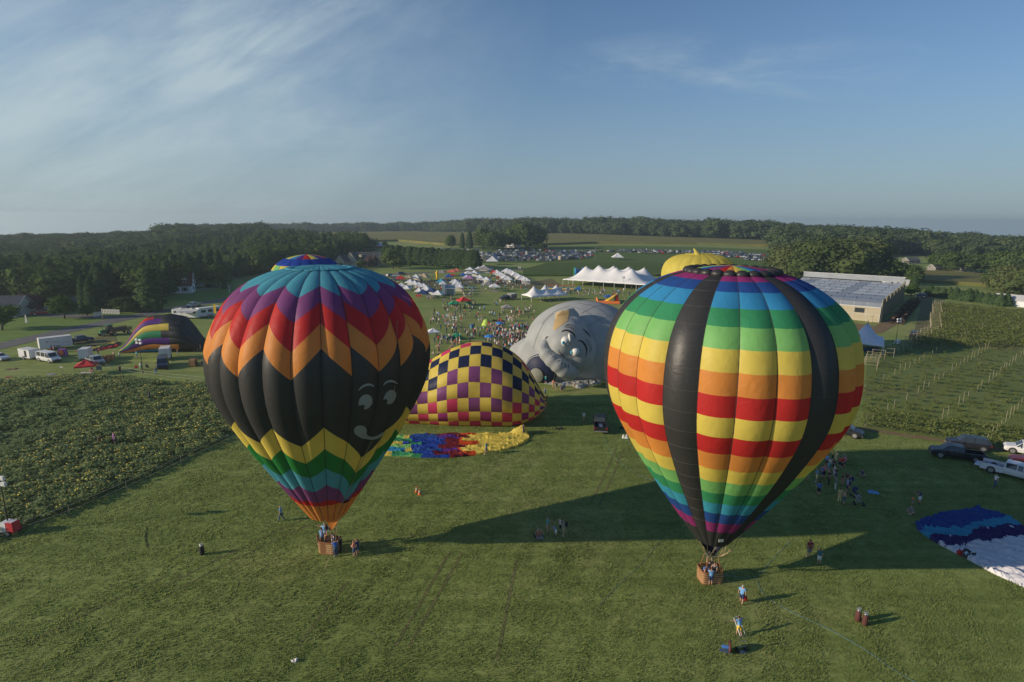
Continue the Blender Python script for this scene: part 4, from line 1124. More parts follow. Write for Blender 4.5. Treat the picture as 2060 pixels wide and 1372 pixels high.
def wheel(root, x, y, r):
    b = MB(); b.disc((0, 0, 0), r, .24, 16, 0, 'Y'); t = b.build('wheel', TYRE, root, False); t.location = (x, y, r)
    q = MB(); q.disc((0, (.125 if y > 0 else -.125), 0), r * .62, .02, 14, 0, 'Y')
    for i in range(5):
        a = i * 1.2566; q.box((math.cos(a) * r * .3, (.14 if y > 0 else -.14), math.sin(a) * r * .3), (.05, .02, .05))
    q.build('rim', RIM, t)
def vehicle(kind, g, yaw, col, label, cat, group=None, bed=None, open_gate=False, name=None):
    ln, r, st, gs, gt, ax = CARS[kind]
    e = empty(name or {'sedan': 'parked_car', 'suv': 'parked_suv', 'pickup': 'pickup_truck', 'van': 'passenger_van'}[kind], (g.x, g.y, g.z + .02), yaw, label, cat, group)
    V, F, MI = loft(st, gs, gt)
    m = mesh('body', V, F); body = link('body', m, e, PC[col])
    # window panes proud of the body
    for f, k in zip(F, MI):
        if not k: continue
        vs = [V[i] for i in f]; n = (vs[1] - vs[0]).cross(vs[2] - vs[1]).normalized(); c = sum(vs, Vector()) / 4
        if n.dot(c - Vector((c.x, 0, .8))) < 0: n = -n
        q = [c + (v - c) * .88 + n * .012 for v in vs]
        link('window', mesh('window', q + [c + (v - c) * .88 - n * .03 for v in vs], [(0, 1, 2, 3), (4, 7, 6, 5), (0, 4, 5, 1), (1, 5, 6, 2), (2, 6, 7, 3), (3, 7, 4, 0)]), e, GLASS)
    if kind == 'pickup':
        b = MB()
        for s in (-1, 1): b.box((-1.83, s * .91, .80), (2.2, .10, .72))
        b.box((-1.83, 0, .62), (2.2, 1.75, .10))
        if not open_gate: b.box((-2.91, 0, .80), (.07, 1.9, .70))
        for s in (-1, 1): b.box((-1.83, s * .95, .55), (2.1, .06, .3))
        b.build('cargo_bed', PC[col], e)
        if open_gate: MB().box((-3.2, 0, .62), (.6, 1.75, .06)).build('tailgate', PC[col], e)
        MB().box((-1.83, 0, .69), (2.1, 1.7, .03)).build('bed_liner', TYRE, e)
        if bed == 'load':
            for i in range(4): MB().box((-1.3 - .4 * i, rnd.uniform(-.4, .4), .85), (.32, .5, .3)).build('toolbox', PC['grey' if i % 2 else 'blue'], e)
        MB().box((-2.97, 0, .48), (.10, 1.85, .16)).build('bumper', RIM, e)
    xb = min(s[0] for s in st) if kind != 'pickup' else -2.95
    xf = max(s[0] for s in st); zf = st[-1][3]
    for s in (-1, 1):
        MB().box((xf - .08, s * .62, zf - .03), (.12, .34, .16)).build('headlight', LAMPW, e)
        MB().box((xb - .005 if kind == 'pickup' else xb + .05, s * .82, .92), (.06, .16, .26)).build('tail_light', LAMPR, e)
        MB().box((ax[1] - .65 + (0 if kind != 'pickup' else 0), s * 1.06, st[3][3] + .06), (.10, .18, .14)).build('mirror', PC[col], e)
        for x in ax: wheel(e, x, s * .86, r)
    MB().box((xf + .01, 0, .48), (.12, 1.6, .18)).build('bumper', PC['grey'] if kind != 'van' else PC['black'], e)
    MB().box((xf + .0, 0, zf - .14), (.05, .9, .18)).build('grille', DARKM, e)
    return e
def yaw2(a, b): d = G(*b) - G(*a); return math.atan2(d.y, d.x)
# ------------------------------------------------------------------ vehicles near enough to show their parts
vehicle('pickup', G(1922, 922), yaw2((1968, 928), (1877, 915)), 'black', 'black pickup truck parked in front of the dark SUV', 'pickup truck')
vehicle('suv', G(1946, 902), yaw2((1979, 905), (1912, 896)), 'black', 'dark grey SUV parked behind the black pickup by the vines', 'SUV')
vehicle('pickup', G(2034, 958), yaw2((1990, 950), (2060, 968)), 'white', 'white crew cab pickup truck with its tailgate down', 'pickup truck', bed='load', open_gate=True)
vehicle('suv', G(2064, 914), yaw2((2090, 920), (2035, 910)), 'white', 'white pickup cut by the right edge beside the vines', 'pickup truck')
vehicle('sedan', G(2078, 938), yaw2((2110, 945), (2055, 935)), 'maroon', 'maroon car just showing at the right edge', 'car')
vehicle('suv', G(1697, 874), yaw2((1670, 870), (1716, 880)), 'black', 'dark SUV half hidden behind the rainbow balloon', 'SUV')
vehicle('pickup', G(1207, 860), yaw2((1208, 866), (1205, 838)), 'black', 'dark pickup seen from behind near the elephant balloon', 'pickup truck', bed='load')
vehicle('suv', G(1838, 678), yaw2((1838, 680), (1840, 660)), 'black', 'black SUV with red tail lights near the small peaked tent', 'SUV')
vehicle('suv', G(1851, 598), yaw2((1863, 599), (1838, 597)), 'navy', 'dark blue SUV parked at the end of the greenhouse lane', 'SUV')
vehicle('van', G(99, 727), yaw2((80, 722), (120, 729)), 'white', 'white passenger van in front of a small white trailer', 'van')
vehicle('pickup', G(160, 690), yaw2((140, 692), (182, 686)), 'navy', 'dark pickup with a pale cap hitched to the long white trailer', 'pickup truck')
vehicle('pickup', G(193, 732), yaw2((180, 724), (208, 736)), 'silver', 'silver pickup truck beside the red canopy', 'pickup truck')
vehicle('van', G(328, 738), yaw2((330, 720), (326, 742)), 'navy', 'dark blue van with a white box trailer behind it', 'van')
vehicle('sedan', G(0, 724), yaw2((-20, 720), (12, 726)), 'white', 'white car at the left edge of the field', 'car')
vehicle('pickup', G(86, 633), yaw2((100, 632), (72, 634)), 'red', 'bright red pickup in the driveway of the grey roofed house', 'pickup truck')
vehicle('pickup', G(102, 625), yaw2((112, 624), (90, 626)), 'silver', 'silver pickup behind the red pickup', 'pickup truck')
vehicle('pickup', G(390, 618), yaw2((405, 614), (376, 621)), 'silver', 'white work truck driving on the country road', 'pickup truck')
vehicle('sedan', G(364, 587), yaw2((371, 586), (356, 589)), 'white', 'white car parked beside the white dormered house', 'car')
vehicle('sedan', G(405, 577), yaw2((412, 577), (398, 578)), 'white', 'white car on the lawn before the woods', 'car')
vehicle('suv', G(424, 579), yaw2((412, 579), (430, 580)), 'black', 'black SUV on the lawn beside a white car', 'SUV')
vehicle('suv', G(1016, 603), yaw2((1025, 602), (1009, 604)), 'black', 'black SUV parked with a grey trailer beside the small marquee', 'SUV')
vehicle('suv', G(785, 557), yaw2((775, 558), (793, 556)), 'grey', 'dark car parked behind the food stalls on the left', 'car')
vehicle('suv', G(808, 553), yaw2((800, 553), (817, 552)), 'slate', 'blue grey SUV parked behind the food stalls', 'SUV')
# ------------------------------------------------------------------ trailers
SEAM = plain('panel_seam', (.5, .5, .5), .5)
def trailer(g, yaw, l, w, h, label, col=PC['white'], door=None, name='cargo_trailer', cat='trailer', print_=None):
    e = empty(name, (g.x, g.y, g.z + .02), yaw, label, cat)
    b = MB(); b.box((0, 0, .45 + h / 2), (l, w, h)); b.build('box_body', col, e)
    for z in (.46, .45 + h - .03):
        for s in (-1, 1): MB().box((0, s * (w / 2 + .015), z), (l + .04, .03, .08)).build('trim_rail', RIM, e)
    MB().box((0, 0, .45 + h + .02), (l - .1, w - .1, .04)).build('roof_cap', WHITE, e)
    for s in (-1, 1):
        for x in ((-.45, .45) if l > 4 else (0,)):
            wheel(e, x - .2, s * (w / 2 - .02), .34)
        MB().box((-.2, s * (w / 2 + .06), .78), (1.9 if l > 4 else 1.0, .20, .05)).build('fender', DARKM, e)
    MB().tube([(l / 2, -.4, .5), (l / 2 + 1.1, 0, .5), (l / 2, .4, .5)], .05, 6).build('tow_bar', DARKM, e)
    if door: MB().box((door, -(w / 2 + .012), .45 + h * .48), (.75, .02, h * .8)).build('open_doorway', plain('dark_interior', (.015, .015, .015), .9), e)
    MB().box((-(l / 2 + .012), 0, .45 + h / 2), (.02, w * .94, h * .93)).build('rear_door', col, e)
    if print_:
        for i, (x, z, ww, hh, m) in enumerate(print_):
            MB().box((x, -(w / 2 + .01), z), (ww, .012, hh)).build('side_lettering', m, e)
    return e
GP = plain('faded_print', (.45, .33, .30), .6)
trailer(G(113, 701), yaw2((90, 703), (138, 697)), 6.0, 2.3, 2.3, 'long white enclosed cargo trailer with faint red lettering', print_=[(-1.6, 1.9, .5, .3, GP), (-.2, 1.85, 1.7, .10, GP), (-.1, 1.62, 1.3, .08, GP), (1.8, 1.5, .9, .09, GP)])
trailer(G(60, 722), yaw2((42, 718), (78, 724)), 3.9, 1.9, 1.8, 'small white trailer with an open side door beside the passenger van', door=.6)
trailer(G(174, 723), yaw2((188, 714), (166, 726)), 2.6, 1.8, 2.0, 'small white box trailer behind the silver pickup')
trailer(G(334, 722), yaw2((338, 708), (330, 724)), 3.6, 2.0, 2.1, 'white box trailer behind the dark blue van', print_=[(0, 1.7, 1.4, .3, GP)])
trailer(G(1030, 602), yaw2((1024, 603), (1038, 601)), 3.2, 2.2, 1.7, 'grey utility trailer beside the small marquee', col=PC['grey'])
rv = trailer(G(378, 640), yaw2((357, 640), (397, 641)), 8.2, 2.5, 2.3, 'long white camper with a striped awning by the road', name='camper', cat='camper')
for x in (-3, -1, 1, 3): MB().box((x, -1.262, 2.0), (.9, .02, .6)).build('window', GLASS, rv)
for x in (-2, 1.5): MB().box((x, 0, 2.95), (.7, .7, .3), top=.8).build('roof_vent', WHITE, rv)
vs = [(-1.5, -1.27, 2.5), (3.6, -1.27, 2.5), (3.6, -3.2, 2.15), (-1.5, -3.2, 2.15)]
MB().add(vs, [(0, 1, 2, 3)]) ; aw = MB(); aw.add(vs, [(0, 1, 2, 3)]); aw.build('awning', plain('awning_grey', (.35, .36, .38), .7), rv)
ft = trailer(G(421, 637), yaw2((404, 638), (438, 634)), 6.5, 2.4, 2.5, 'white food truck with a serving hatch half behind the smiling balloon', name='food_truck', cat='food truck')
for x in (-2, 0, 2): MB().box((x, -1.212, 2.0), (1.3, .02, .8)).build('serving_hatch', GLASS, ft)
trailer(G(1131, 524), yaw2((1126, 524), (1137, 523)), 6.5, 2.5, 2.6, 'beige camper parked among the cars', col=PC['tan'], name='camper', cat='camper')
trailer(G(1095 - 0, 0) if False else G(797, 565), 0.1, 4.5, 2.3, 2.2, 'dark food trailer at the left end of the stalls', col=PC['grey'], name='food_trailer', cat='trailer')
# tractor with a hay wagon
g = G(218, 674); ty = yaw2((208, 676), (232, 672))
e = empty('tractor', g, ty + math.pi, 'green tractor standing by the road in front of a brown wagon', 'tractor')
b = MB(); b.box((1.1, 0, 1.1), (1.9, .8, .8), top=.9); b.box((-.3, 0, .95), (1.2, .8, .4)); b.build('hood', PC['green'], e)
b = MB(); b.box((-.35, 0, 1.95), (1.35, 1.3, 1.2), top=.85); b.build('cab', GLASS, e)
MB().box((-.35, 0, 2.62), (1.5, 1.4, .14)).build('cab_roof', PC['green'], e)
for s in (-1, 1): wheel(e, -.6, s * .85, .85); wheel(e, 1.6, s * .75, .48)
MB().tube([(1.3, .25, 1.4), (1.3, .25, 2.3)], .05).build('exhaust', DARKM, e)
g = G(241, 672); e = empty('hay_wagon', g, ty, 'long brown wooden wagon hitched behind the tractor', 'wagon')
BRW = plain('brown_boards', (.13, .08, .05), .8, var=.3)
b = MB(); b.box((0, 0, .95), (5.2, 2.3, .14)); b.build('deck', BRW, e)
for s in (-1, 1):
    for k in range(3): MB().box((0, s * 1.12, 1.2 + .26 * k), (5.2, .05, .2)).build('side_board', BRW, e)
for x in (-1.7, 1.7):
    for s in (-1, 1): wheel(e, x, s * 1.0, .42)
# ------------------------------------------------------------------ car park: one small mesh per kind, colours per car
def car_small(kind):
    ln, r, st, gs, gt, ax = CARS[kind]
    V, F, MI = loft(st, gs, gt); b = MB(); b.v = list(V); b.f = list(F); b.m = list(MI)
    if kind == 'pickup': b.box((-1.83, 0, .8), (2.25, 1.9, .7), mi=0); b.box((-1.83, 0, 1.152), (2.0, 1.6, .02), mi=2)
    for x in ax:
        for s in (-1, 1): b.disc((x, s * .88, r), r, .22, 10, 2, 'Y')
    me = mesh('parked_car', b.v, b.f, b.m)
    for m in (PC['white'], GLASS, TYRE): me.materials.append(m)
    return me
CS = {k: car_small(k) for k in CARS}
ncar = 0
def park(px0, py0, px1, py1, n, yaw, rowname, miss=.08):
    global ncar
    a, b = G(px0, py0), G(px1, py1)
    for i in range(n):
        if rnd.random() < miss: continue
        p = a.lerp(b, (i + rnd.uniform(-.15, .15)) / n)
        kind = rnd.choice(('sedan', 'suv', 'sedan', 'suv', 'pickup', 'van' if rnd.random() < .4 else 'suv'))
        col = rnd.choice(('white', 'silver', 'black', 'white', 'slate', 'silver', 'white', 'silver', 'black', 'slate', 'tan', 'blue', 'grey', 'red', 'black', 'grey'))
        o = bpy.data.objects.new('parked_car', CS[kind]); COL.objects.link(o)
        o.location = (p.x, p.y, tz(p.x, p.y) + .1); o.rotation_euler = (0, 0, yaw + rnd.uniform(-.06, .06) + (math.pi if rnd.random() < .4 else 0))
        o.material_slots[0].link = 'OBJECT'; o.material_slots[0].material = PC[col]
        pos = ('at the left end', 'left of the middle', 'in the middle', 'right of the middle', 'at the right end')[min(4, int(5 * i / n))]
        kn = {'sedan': 'sedan', 'suv': 'SUV', 'pickup': 'pickup', 'van': 'van'}[kind]
        tag(o, '%s %s %s of the %s' % (col, kn, pos, rowname), 'car', 'cars in the far car park')
        ncar += 1
Y0 = math.pi / 2
park(888, 503, 968, 505, 12, Y0, 'row beside the farmstead grove')
park(965, 509, 1080, 511, 17, Y0, 'first row under the farmstead grove', .25)
park(955, 514, 1195, 513, 42, Y0, 'long row below the farm shed')
park(958, 520, 1190, 519, 38, Y0, 'second long row')
park(962, 525, 1118, 526, 25, Y0, 'row behind the peaked tent')
park(1100, 507, 1240, 507, 24, Y0, 'row left along the corn')
park(1243, 505, 1352, 506, 24, Y0, 'far row along the corn')
park(1262, 509, 1352, 511, 15, Y0, 'short row before the far corn row', .3)
park(1355, 507, 1470, 509, 22, Y0, 'back row past the yellow balloon')
park(1395, 511, 1545, 515, 26, Y0, 'middle row past the yellow balloon')
park(1420, 516, 1560, 521, 24, Y0, 'front row past the yellow balloon')
park(1500, 524, 1540, 526, 6, Y0, 'short row by the track')
# the rest of the packed car park, beyond the three hundred that show largest
V_, F_, M_ = [], [], []
PAL = ['white', 'silver', 'black', 'slate', 'grey', 'red', 'tan', 'blue']
def park_mass(px0, py0, px1, py1, n):
    a, b = G(px0, py0), G(px1, py1)
    for i in range(n):
        if rnd.random() < .12: continue
        p = a.lerp(b, (i + rnd.uniform(-.2, .2)) / n); me = CS[rnd.choice(('sedan', 'suv', 'suv', 'van'))]; c = rnd.choice((0, 0, 0, 1, 1, 1, 2, 2, 3, 3, 4, 4, 5, 6, 7)); m = Matrix.Rotation(Y0 + rnd.uniform(-.08, .08), 3, 'Z'); o = len(V_); q = Vector((p.x, p.y, tz(p.x, p.y) + .1))
        V_.extend(m @ v.co + q for v in me.vertices); F_.extend(tuple(k + o for k in f.vertices) for f in me.polygons); M_.extend(c if f.material_index == 0 else 7 + f.material_index for f in me.polygons)
for r_ in ((965, 512, 1195, 510, 50), (958, 516.5, 1195, 516, 52), (960, 522.5, 1175, 522, 46), (1000, 507, 1100, 505.5, 22), (1355, 509, 1500, 511.5, 30), (1400, 513.5, 1555, 518, 30), (1243, 507, 1352, 508, 22)): park_mass(*r_)
tag(link('parked_cars', mesh('parked_cars', V_, F_, M_), None, [PC[k] for k in PAL] + [GLASS, TYRE]), 'tightly packed far rows of parked cars', kind='stuff')
# ================================================================== canopies, stalls and marquees
def canopy(g, w, h, label, mat=CANV, yaw=0., eave=2.1, wall=0, group=None, cat='tent', tilt=0.):
    e = empty('pop_up_canopy', (g.x, g.y, g.z), yaw, label, cat, group)
    a = w / 2; V = []; F = []
    # four sides drawn in slightly between peak and eaves, then a short valance
    lev = [(0, h), (.33, h * .60 + eave * .40), (.7, eave + (h - eave) * .22), (1.0, eave), (1.0, eave - .28)]
    for t, z in lev:
        for k in range(8):
            x, y = ((-1, -1), (0, -1), (1, -1), (1, 0), (1, 1), (0, 1), (-1, 1), (-1, 0))[k]
            q = a * max(t, .001) * (1 if (x and y) else .94 if 0 < t < 1 else 1); V.append((x * q, y * q, z - (.06 if not (x and y) and 0 < t < 1 else 0)))
    for j in range(len(lev) - 1):
        for k in range(8): F.append((j * 8 + k, j * 8 + (k + 1) % 8, (j + 1) * 8 + (k + 1) % 8, (j + 1) * 8 + k)[::-1])
    r = link('canopy_roof', mesh('canopy_roof', V, F), e, mat)
    for x in (-1, 1):
        for y in (-1, 1): MB().tube([(x * a * .97, y * a * .97, 0), (x * a * .97, y * a * .97, eave)], .04, 4).build('leg', RIM, e)
    if wall:
        for k in range(wall):
            c, d = (((0, a * .96, eave / 2), (w * .95, .03, eave)), ((a * .96, 0, eave / 2), (.03, w * .95, eave)), ((-a * .96, 0, eave / 2), (.03, w * .95, eave)))[k]
            MB().box(c, d).build('side_wall', mat, e)
    if tilt: e.rotation_euler = (tilt, 0, yaw)
    return e
CM = dict(white=CANV, blue=plain('canvas_blue', (.03, .10, .38), .7), red=plain('canvas_red', (.60, .03, .03), .7), green=plain('canvas_green', (.02, .26, .12), .7), grey=plain('canvas_grey', (.30, .28, .27), .8),
          purple=plain('canvas_purple', (.32, .16, .34), .7), tan=plain('canvas_tan', (.42, .34, .22), .8), teal=plain('canvas_teal', (.04, .34, .48), .7), salmon=plain('canvas_salmon', (.66, .16, .10), .7), lime=plain('canvas_lime', (.32, .72, .10), .7), navy=plain('canvas_navy', (.02, .05, .16), .7), orange=plain('canvas_orange', (.75, .24, .04), .7))
STALLS = [  # base x, y, width m, colour, label
 (808, 585, 3.2, 'white', 'white canopy at the left end of the near row of stalls'), (818, 590, 3.2, 'white', 'white canopy in front of the leftmost stall'),
 (825, 577, 3.4, 'white', 'rounded white canopy at the back of the left row'), (834, 580, 3.4, 'white', 'white canopy second in the slanting left row'), (843, 583, 3.4, 'white', 'white canopy third in the slanting left row'), (852, 586, 3.4, 'white', 'white canopy at the near end of the slanting left row'),
 (858, 592, 3.6, 'white', 'white canopy with walls behind the dark green canopy'), (851, 600, 3.2, 'navy', 'dark blue canopy with green trim and a table'), (843, 596, 2.6, 'white', 'low white canopy left of the dark blue canopy'), (881, 602, 3.6, 'white', 'white canopy at the front of the left group of stalls'), (868, 596, 3.2, 'navy', 'navy canopy squeezed between two white ones'),
 (887, 576, 3.2, 'teal', 'teal and white canopy behind the food stand'), (891, 581, 3., 'white', 'white canopy beside the teal canopy'), (915, 576, 3.8, 'white', 'tall white canopy at the back of the middle group'), (919, 581, 3.8, 'white', 'white canopy in the middle of the middle group'), (923, 587, 3.6, 'white', 'white canopy at the front of the middle group'),
 (903, 565, 3.4, 'blue', 'blue canopy alone between the stall rows'), (932, 562, 3.2, 'blue', 'blue canopy left of the purple canopy'), (942, 558, 4., 'white', 'wide white canopy behind the purple canopy'), (954, 557, 4., 'white', 'wide white canopy at the right behind the purple canopy'), (944, 568, 4.4, 'purple', 'faded purple canopy among white ones'), (938, 567, 3., 'white', 'pale canopy left of the purple canopy'), (965, 567, 4., 'white', 'white canopy right of the purple canopy'), (978, 571, 3.8, 'white', 'white canopy standing alone right of the middle group'),
 (945, 549, 4.2, 'white', 'white canopy at the far back by the road'), (962, 548, 3.4, 'white', 'small white canopy on the road side'), (975, 548, 8., 'grey', 'grey roofed food stand at the back by the road'), (973, 546, 5, 'white', 'low white canopy left of the grey roofed stand'),
 (995, 586, 4.0, 'white', 'white canopy with a swooping side above a truck'), (980, 582, 3.4, 'grey', 'greyish canopy left of the swooping white canopy'),
 (837, 566, 3.6, 'white', 'white canopy on the stall row behind the left group'), (853, 565, 4.6, 'tan', 'tan canopy on the back stall row'), (845, 565, 3., 'tan', 'smaller tan canopy beside the tan canopy'), (888, 556, 4., 'grey', 'blue grey canopy behind the food stalls'), (909, 554, 4.4, 'salmon', 'salmon coloured canopy on the back row'), (918, 552, 3.6, 'salmon', 'smaller salmon canopy beside the large salmon one'), (822, 567, 3.2, 'tan', 'low tan roofed booth on the back stall row'), (806, 569, 3.6, 'red', 'red and white booth roof at the left back'),
 (993, 556, 3., 'red', 'red canopy at the head of the right rows'),
]
for i in range(6): STALLS.append((999 + i * 4.6, 556 + i * 2.9, 3.6, 'white', 'white canopy, %s from the far end in the left line of stalls' % ORD[i]))
for i in range(2): STALLS.append((1017 + i * 6, 553 + i * 3, 3.6, 'white', 'white canopy between the two right stall rows, the %s of two' % ('farther', 'nearer')[i]))
for i in range(8): STALLS.append((1020 + i * 5.4, 552 + i * 3.0, 3.7, 'white', 'white canopy, %s from the far end in the right line of stalls' % ORD[i]))
for i, (px, py, w, c, lb_) in enumerate(STALLS):
    g = G(px, py)
    dup = i >= 39
    w *= 1.13; canopy(g, w, (3.5 if w < 5 else 3.8) + rnd.uniform(-.1, .15), lb_, CM[c], rnd.uniform(-.25, .25), 2.15, wall=(0, 0, 1, 2)[i % 4] if c == 'white' else 0, group='canopies of the right stall rows' if dup else None)
    # goods table under each stall
    if i % 2 == 0:
        t = MB(); t.box((0, 0, .72), (w * .7, .8, .06)); t.box((0, -.38, .36), (w * .7, .03, .7))
        o = t.build('stall_table', CM[rnd.choice(('white', 'navy', 'red', 'grey'))]); o.location = (g.x, g.y - w * .3, g.z)
        tag(o, 'cloth covered table under ' + 'the ' + ' '.join(lb_.replace(',', '').split()[:9]), 'table', 'goods tables under the canopies' if dup else None)
canopy(G(933, 614), 4.2, 3.1, 'red canopy standing alone on the grass', CM['red'], .5, 1.9)
canopy(G(913, 621), 3.2, 2.9, 'green canopy beside the lone red canopy', CM['green'], .3, 1.9)
canopy(G(1020, 628), 3.6, 2.6, 'grey beige canopy with one side hanging down', CM['grey'], .2, 1.8)
canopy(G(871, 681), 3.2, 2.7, 'white canopy at the edge of the smiling balloon', CM['white'], .35, 1.9)
canopy(G(176, 752), 3.3, 2.9, 'red canopy beside the silver pickup', CM['red'], .45, 1.9)
canopy(G(1224, 606), 3.2, 2.6, 'small blue canopy beside the orange fence', CM['blue'], .1, 1.9)
canopy(G(990, 533), 8., 6., 'white peaked tent in front of the car park', CM['white'], 0, 2.6)
canopy(G(1242, 524), 8., 5.6, 'small white peaked tent alone in the pasture', CM['white'], 0, 2.4)
def umbrella(g, r, mat, label, h=2.1):
    e = empty('beach_umbrella', g, rnd.uniform(0, 1), label, 'umbrella')
    V = [(0, 0, h)]; F = []
    for j in (1, 2, 3):
        for k in range(8): a = k * math.pi / 4; q = r * j / 3; V.append((math.cos(a) * q, math.sin(a) * q, h - .5 * (j / 3) ** 2))
    for k in range(8): F.append((0, 1 + (k + 1) % 8, 1 + k))
    for j in range(2):
        for k in range(8): F.append((1 + j * 8 + k, 1 + j * 8 + (k + 1) % 8, 9 + j * 8 + (k + 1) % 8, 9 + j * 8 + k)[::-1])
    link('umbrella_top', mesh('umbrella_top', V, F), e, mat); MB().tube([(0, 0, 0), (0, 0, h)], .03, 5).build('pole', RIM, e)
umbrella(G(984, 690), 1.3, CM['blue'] if False else plain('umbrella_blue', (.03, .22, .62), .6), 'blue umbrella above the checkered balloon')
umbrella(G(1005, 662), 1.2, plain('umbrella_blue', (.03, .22, .62), .6), 'blue umbrella in the thick of the crowd')
def dome(g, r, mat, label, h=1.3):
    b = MB(); b.ell((0, 0, 0), (r, r * .8, h), 12, 8)
    o = b.build('pop_up_tent', mat, None, True); o.location = (g.x, g.y, g.z); tag(o, label, 'tent')
dome(G(978, 655), 1.3, plain('tent_lime', (.45, .65, .10), .6), 'yellow green pop up beach tent', 1.9)
dome(G(919, 682), 1.5, CM['green'], 'green pop up tent beside folding chairs', 1.6)
dome(G(943, 613), 1.4, CM['green'], 'low green tent behind the lone red canopy', 1.2)
def peaked_marquee(cx, cy, yaw, Lx, Ly, peaks, eave, hgt, label, mat, leg_step=4.5, z0=0., name='marquee', sharp=2.0):
    e = empty(name, (cx, cy, z0), yaw, label, 'marquee')
    nx, ny = int(Lx / .7), int(Ly / .7); V = []; F = []
    def top(x, y):
        ed = min(1, (Lx / 2 - abs(x)) / (Ly * .5)) ; ey = 1 - abs(y) / (Ly / 2)
        z = eave + hgt * .24 * min(ed, ey) ** .9
        for a, b in peaks:
            d = math.hypot(x - a, y - b); R_ = min(8.5, Ly * .5)
            if d < R_: z += hgt * .80 * (1 - d / R_) ** sharp * (1 if ey > .02 and ed > .02 else ey)
        return z - .10 * abs(math.sin(math.pi * x / leg_step)) * (1 if min(ed, ey) < .1 else 0)
    for j in range(ny + 1):
        for i in range(nx + 1):
            x, y = -Lx / 2 + Lx * i / nx, -Ly / 2 + Ly * j / ny; V.append((x, y, top(x, y)))
    for j in range(ny):
        for i in range(nx): a = j * (nx + 1) + i; F.append((a, a + 1, a + nx + 2, a + nx + 1))
    # valance
    o = len(V); per = [(i, 0) for i in range(nx)] + [(nx, j) for j in range(ny)] + [(i, ny) for i in range(nx, 0, -1)] + [(0, j) for j in range(ny, 0, -1)]
    for i, j in per: v = V[j * (nx + 1) + i]; V.append((v[0] * 1.002, v[1] * 1.002, v[2] - .35))
    m = len(per)
    for k in range(m):
        i, j = per[k]; i2, j2 = per[(k + 1) % m]; F.append((j * (nx + 1) + i, j2 * (nx + 1) + i2, o + (k + 1) % m, o + k)[::-1])
    link('canvas_roof', mesh('canvas_roof', V, F, None, True), e, mat)
    for a, b in peaks: MB().tube([(a, b, 0), (a, b, top(a, b) + .25)], .07, 6).build('centre_pole', WOODP, e)
    nl = max(1, int(Lx / leg_step)); nw = max(1, int(Ly / leg_step))
    for i in range(nl + 1):
        for s in (-1, 1): x = -Lx / 2 + Lx * i / nl; MB().tube([(x, s * Ly / 2 * .99, 0), (x, s * Ly / 2 * .99, eave - .15)], .09, 5).build('side_pole', WHITE, e)
    for j in range(1, nw):
        for s in (-1, 1): y = -Ly / 2 + Ly * j / nw; MB().tube([(s * Lx / 2 * .99, y, 0), (s * Lx / 2 * .99, y, eave - .15)], .09, 5).build('side_pole', WHITE, e)
    return e
A, B = G(1140, 574), G(1293, 585)
d = (B - A); Lm = d.length; ym = math.atan2(d.y, d.x); Wm = 22.
cpt = (A + B) / 2 + Vector((-math.sin(ym), math.cos(ym), 0)) * Wm / 2
pk = []
for i in range(4):
    x = -Lm / 2 + Lm * (.19 + .205 * i) ; pk += [(x - .6, -4.2), (x + 2.2, 4.8)]
peaked_marquee(cpt.x, cpt.y, ym, Lm + 4, Wm, pk, 2.9, 6.4, 'huge white marquee with eight peaks beyond the crowd', CANV)
A, B = G(1042, 606), G(1074, 610); d = B - A; ym2 = math.atan2(d.y, d.x); Lz = d.length * 1.0
c_ = (A + B) / 2 + Vector((-math.sin(ym2), math.cos(ym2), 0)) * 8 + Vector((2.2, 0, 0))
peaked_marquee(c_.x, c_.y, ym2 + R(68), 16, Lz, [(-5, 0), (0, 0), (5, 0)], 2.3, 3.6, 'white and grey marquee in the middle of the field', CANV, 4.)
g1 = G(1757, 709)
peaked_marquee(g1.x + .3, g1.y + 4.0, R(58), 11, 7.5, [(-2.4, 0), (2.4, 0)], 2.4, 4.0, 'small twin peaked white tent beside the vineyard posts', plain('blue_white_canvas', (.62, .66, .74), .7), 4., sharp=2.4)
g = G(1750, 706)
t = MB(); t.box((0, 0, .75), (4, .9, .06)); t.box((0, 0, .37), (3.8, .8, .7)); o = t.build('stall_table', CM['navy']); o.location = g; tag(o, 'dark covered table under the twin peaked tent', 'table')
# tall yellow feather flag, tube figure
g = G(431, 640); e = empty('feather_flag', g, 0, 'yellow feather flag standing by the food truck', 'flag')
MB().tube([(0, 0, 0), (0, 0, 4.2)], .04).build('pole', RIM, e); b = MB(); b.box((.4, 0, 2.7), (.75, .03, 2.9)); b.build('flag_cloth', plain('flag_yellow', (.80, .50, .03), .6), e)
g = G(879, 562); b = MB(); b.tube([(0, 0, 0), (.2, 0, 1.6), (0, 0, 3.0), (.1, 0, 4.4)], [.5, .5, .55, .35], 8); b.tube([(0, 0, 3), (1.0, 0, 3.8)], .16, 6); b.tube([(0, 0, 3), (-1.0, 0, 3.5)], .16, 6)
o = b.build('inflatable_tube_figure', plain('flag_yellow', (.80, .50, .03), .6), None, True); o.location = g; tag(o, 'yellow inflatable tube figure behind the food stalls', 'inflatable')
# food stand with pale grey front
g = G(901, 593); e = empty('food_stand', g, .1, 'pale grey two storey food stand in the middle of the stalls', 'food stand')
b = MB(); b.box((-1.6, 0, 2.2), (1.2, 3.2, 4.4)); b.build('tower_wall', plain('stand_wall', (.38, .46, .50), .6), e)
b = MB(); b.box((1.0, 1.2, 2.0), (4.0, .4, 4.0)); b.build('back_wall', MATS['stand_wall'], e)
b = MB(); b.box((1.0, -.3, 2.6), (4.0, 2.6, .12)); b.build('awning', CANV, e)
for x in (-.6, 2.8): MB().tube([(x, -1.5, 0), (x, -1.5, 2.6)], .06).build('post', WHITE, e)
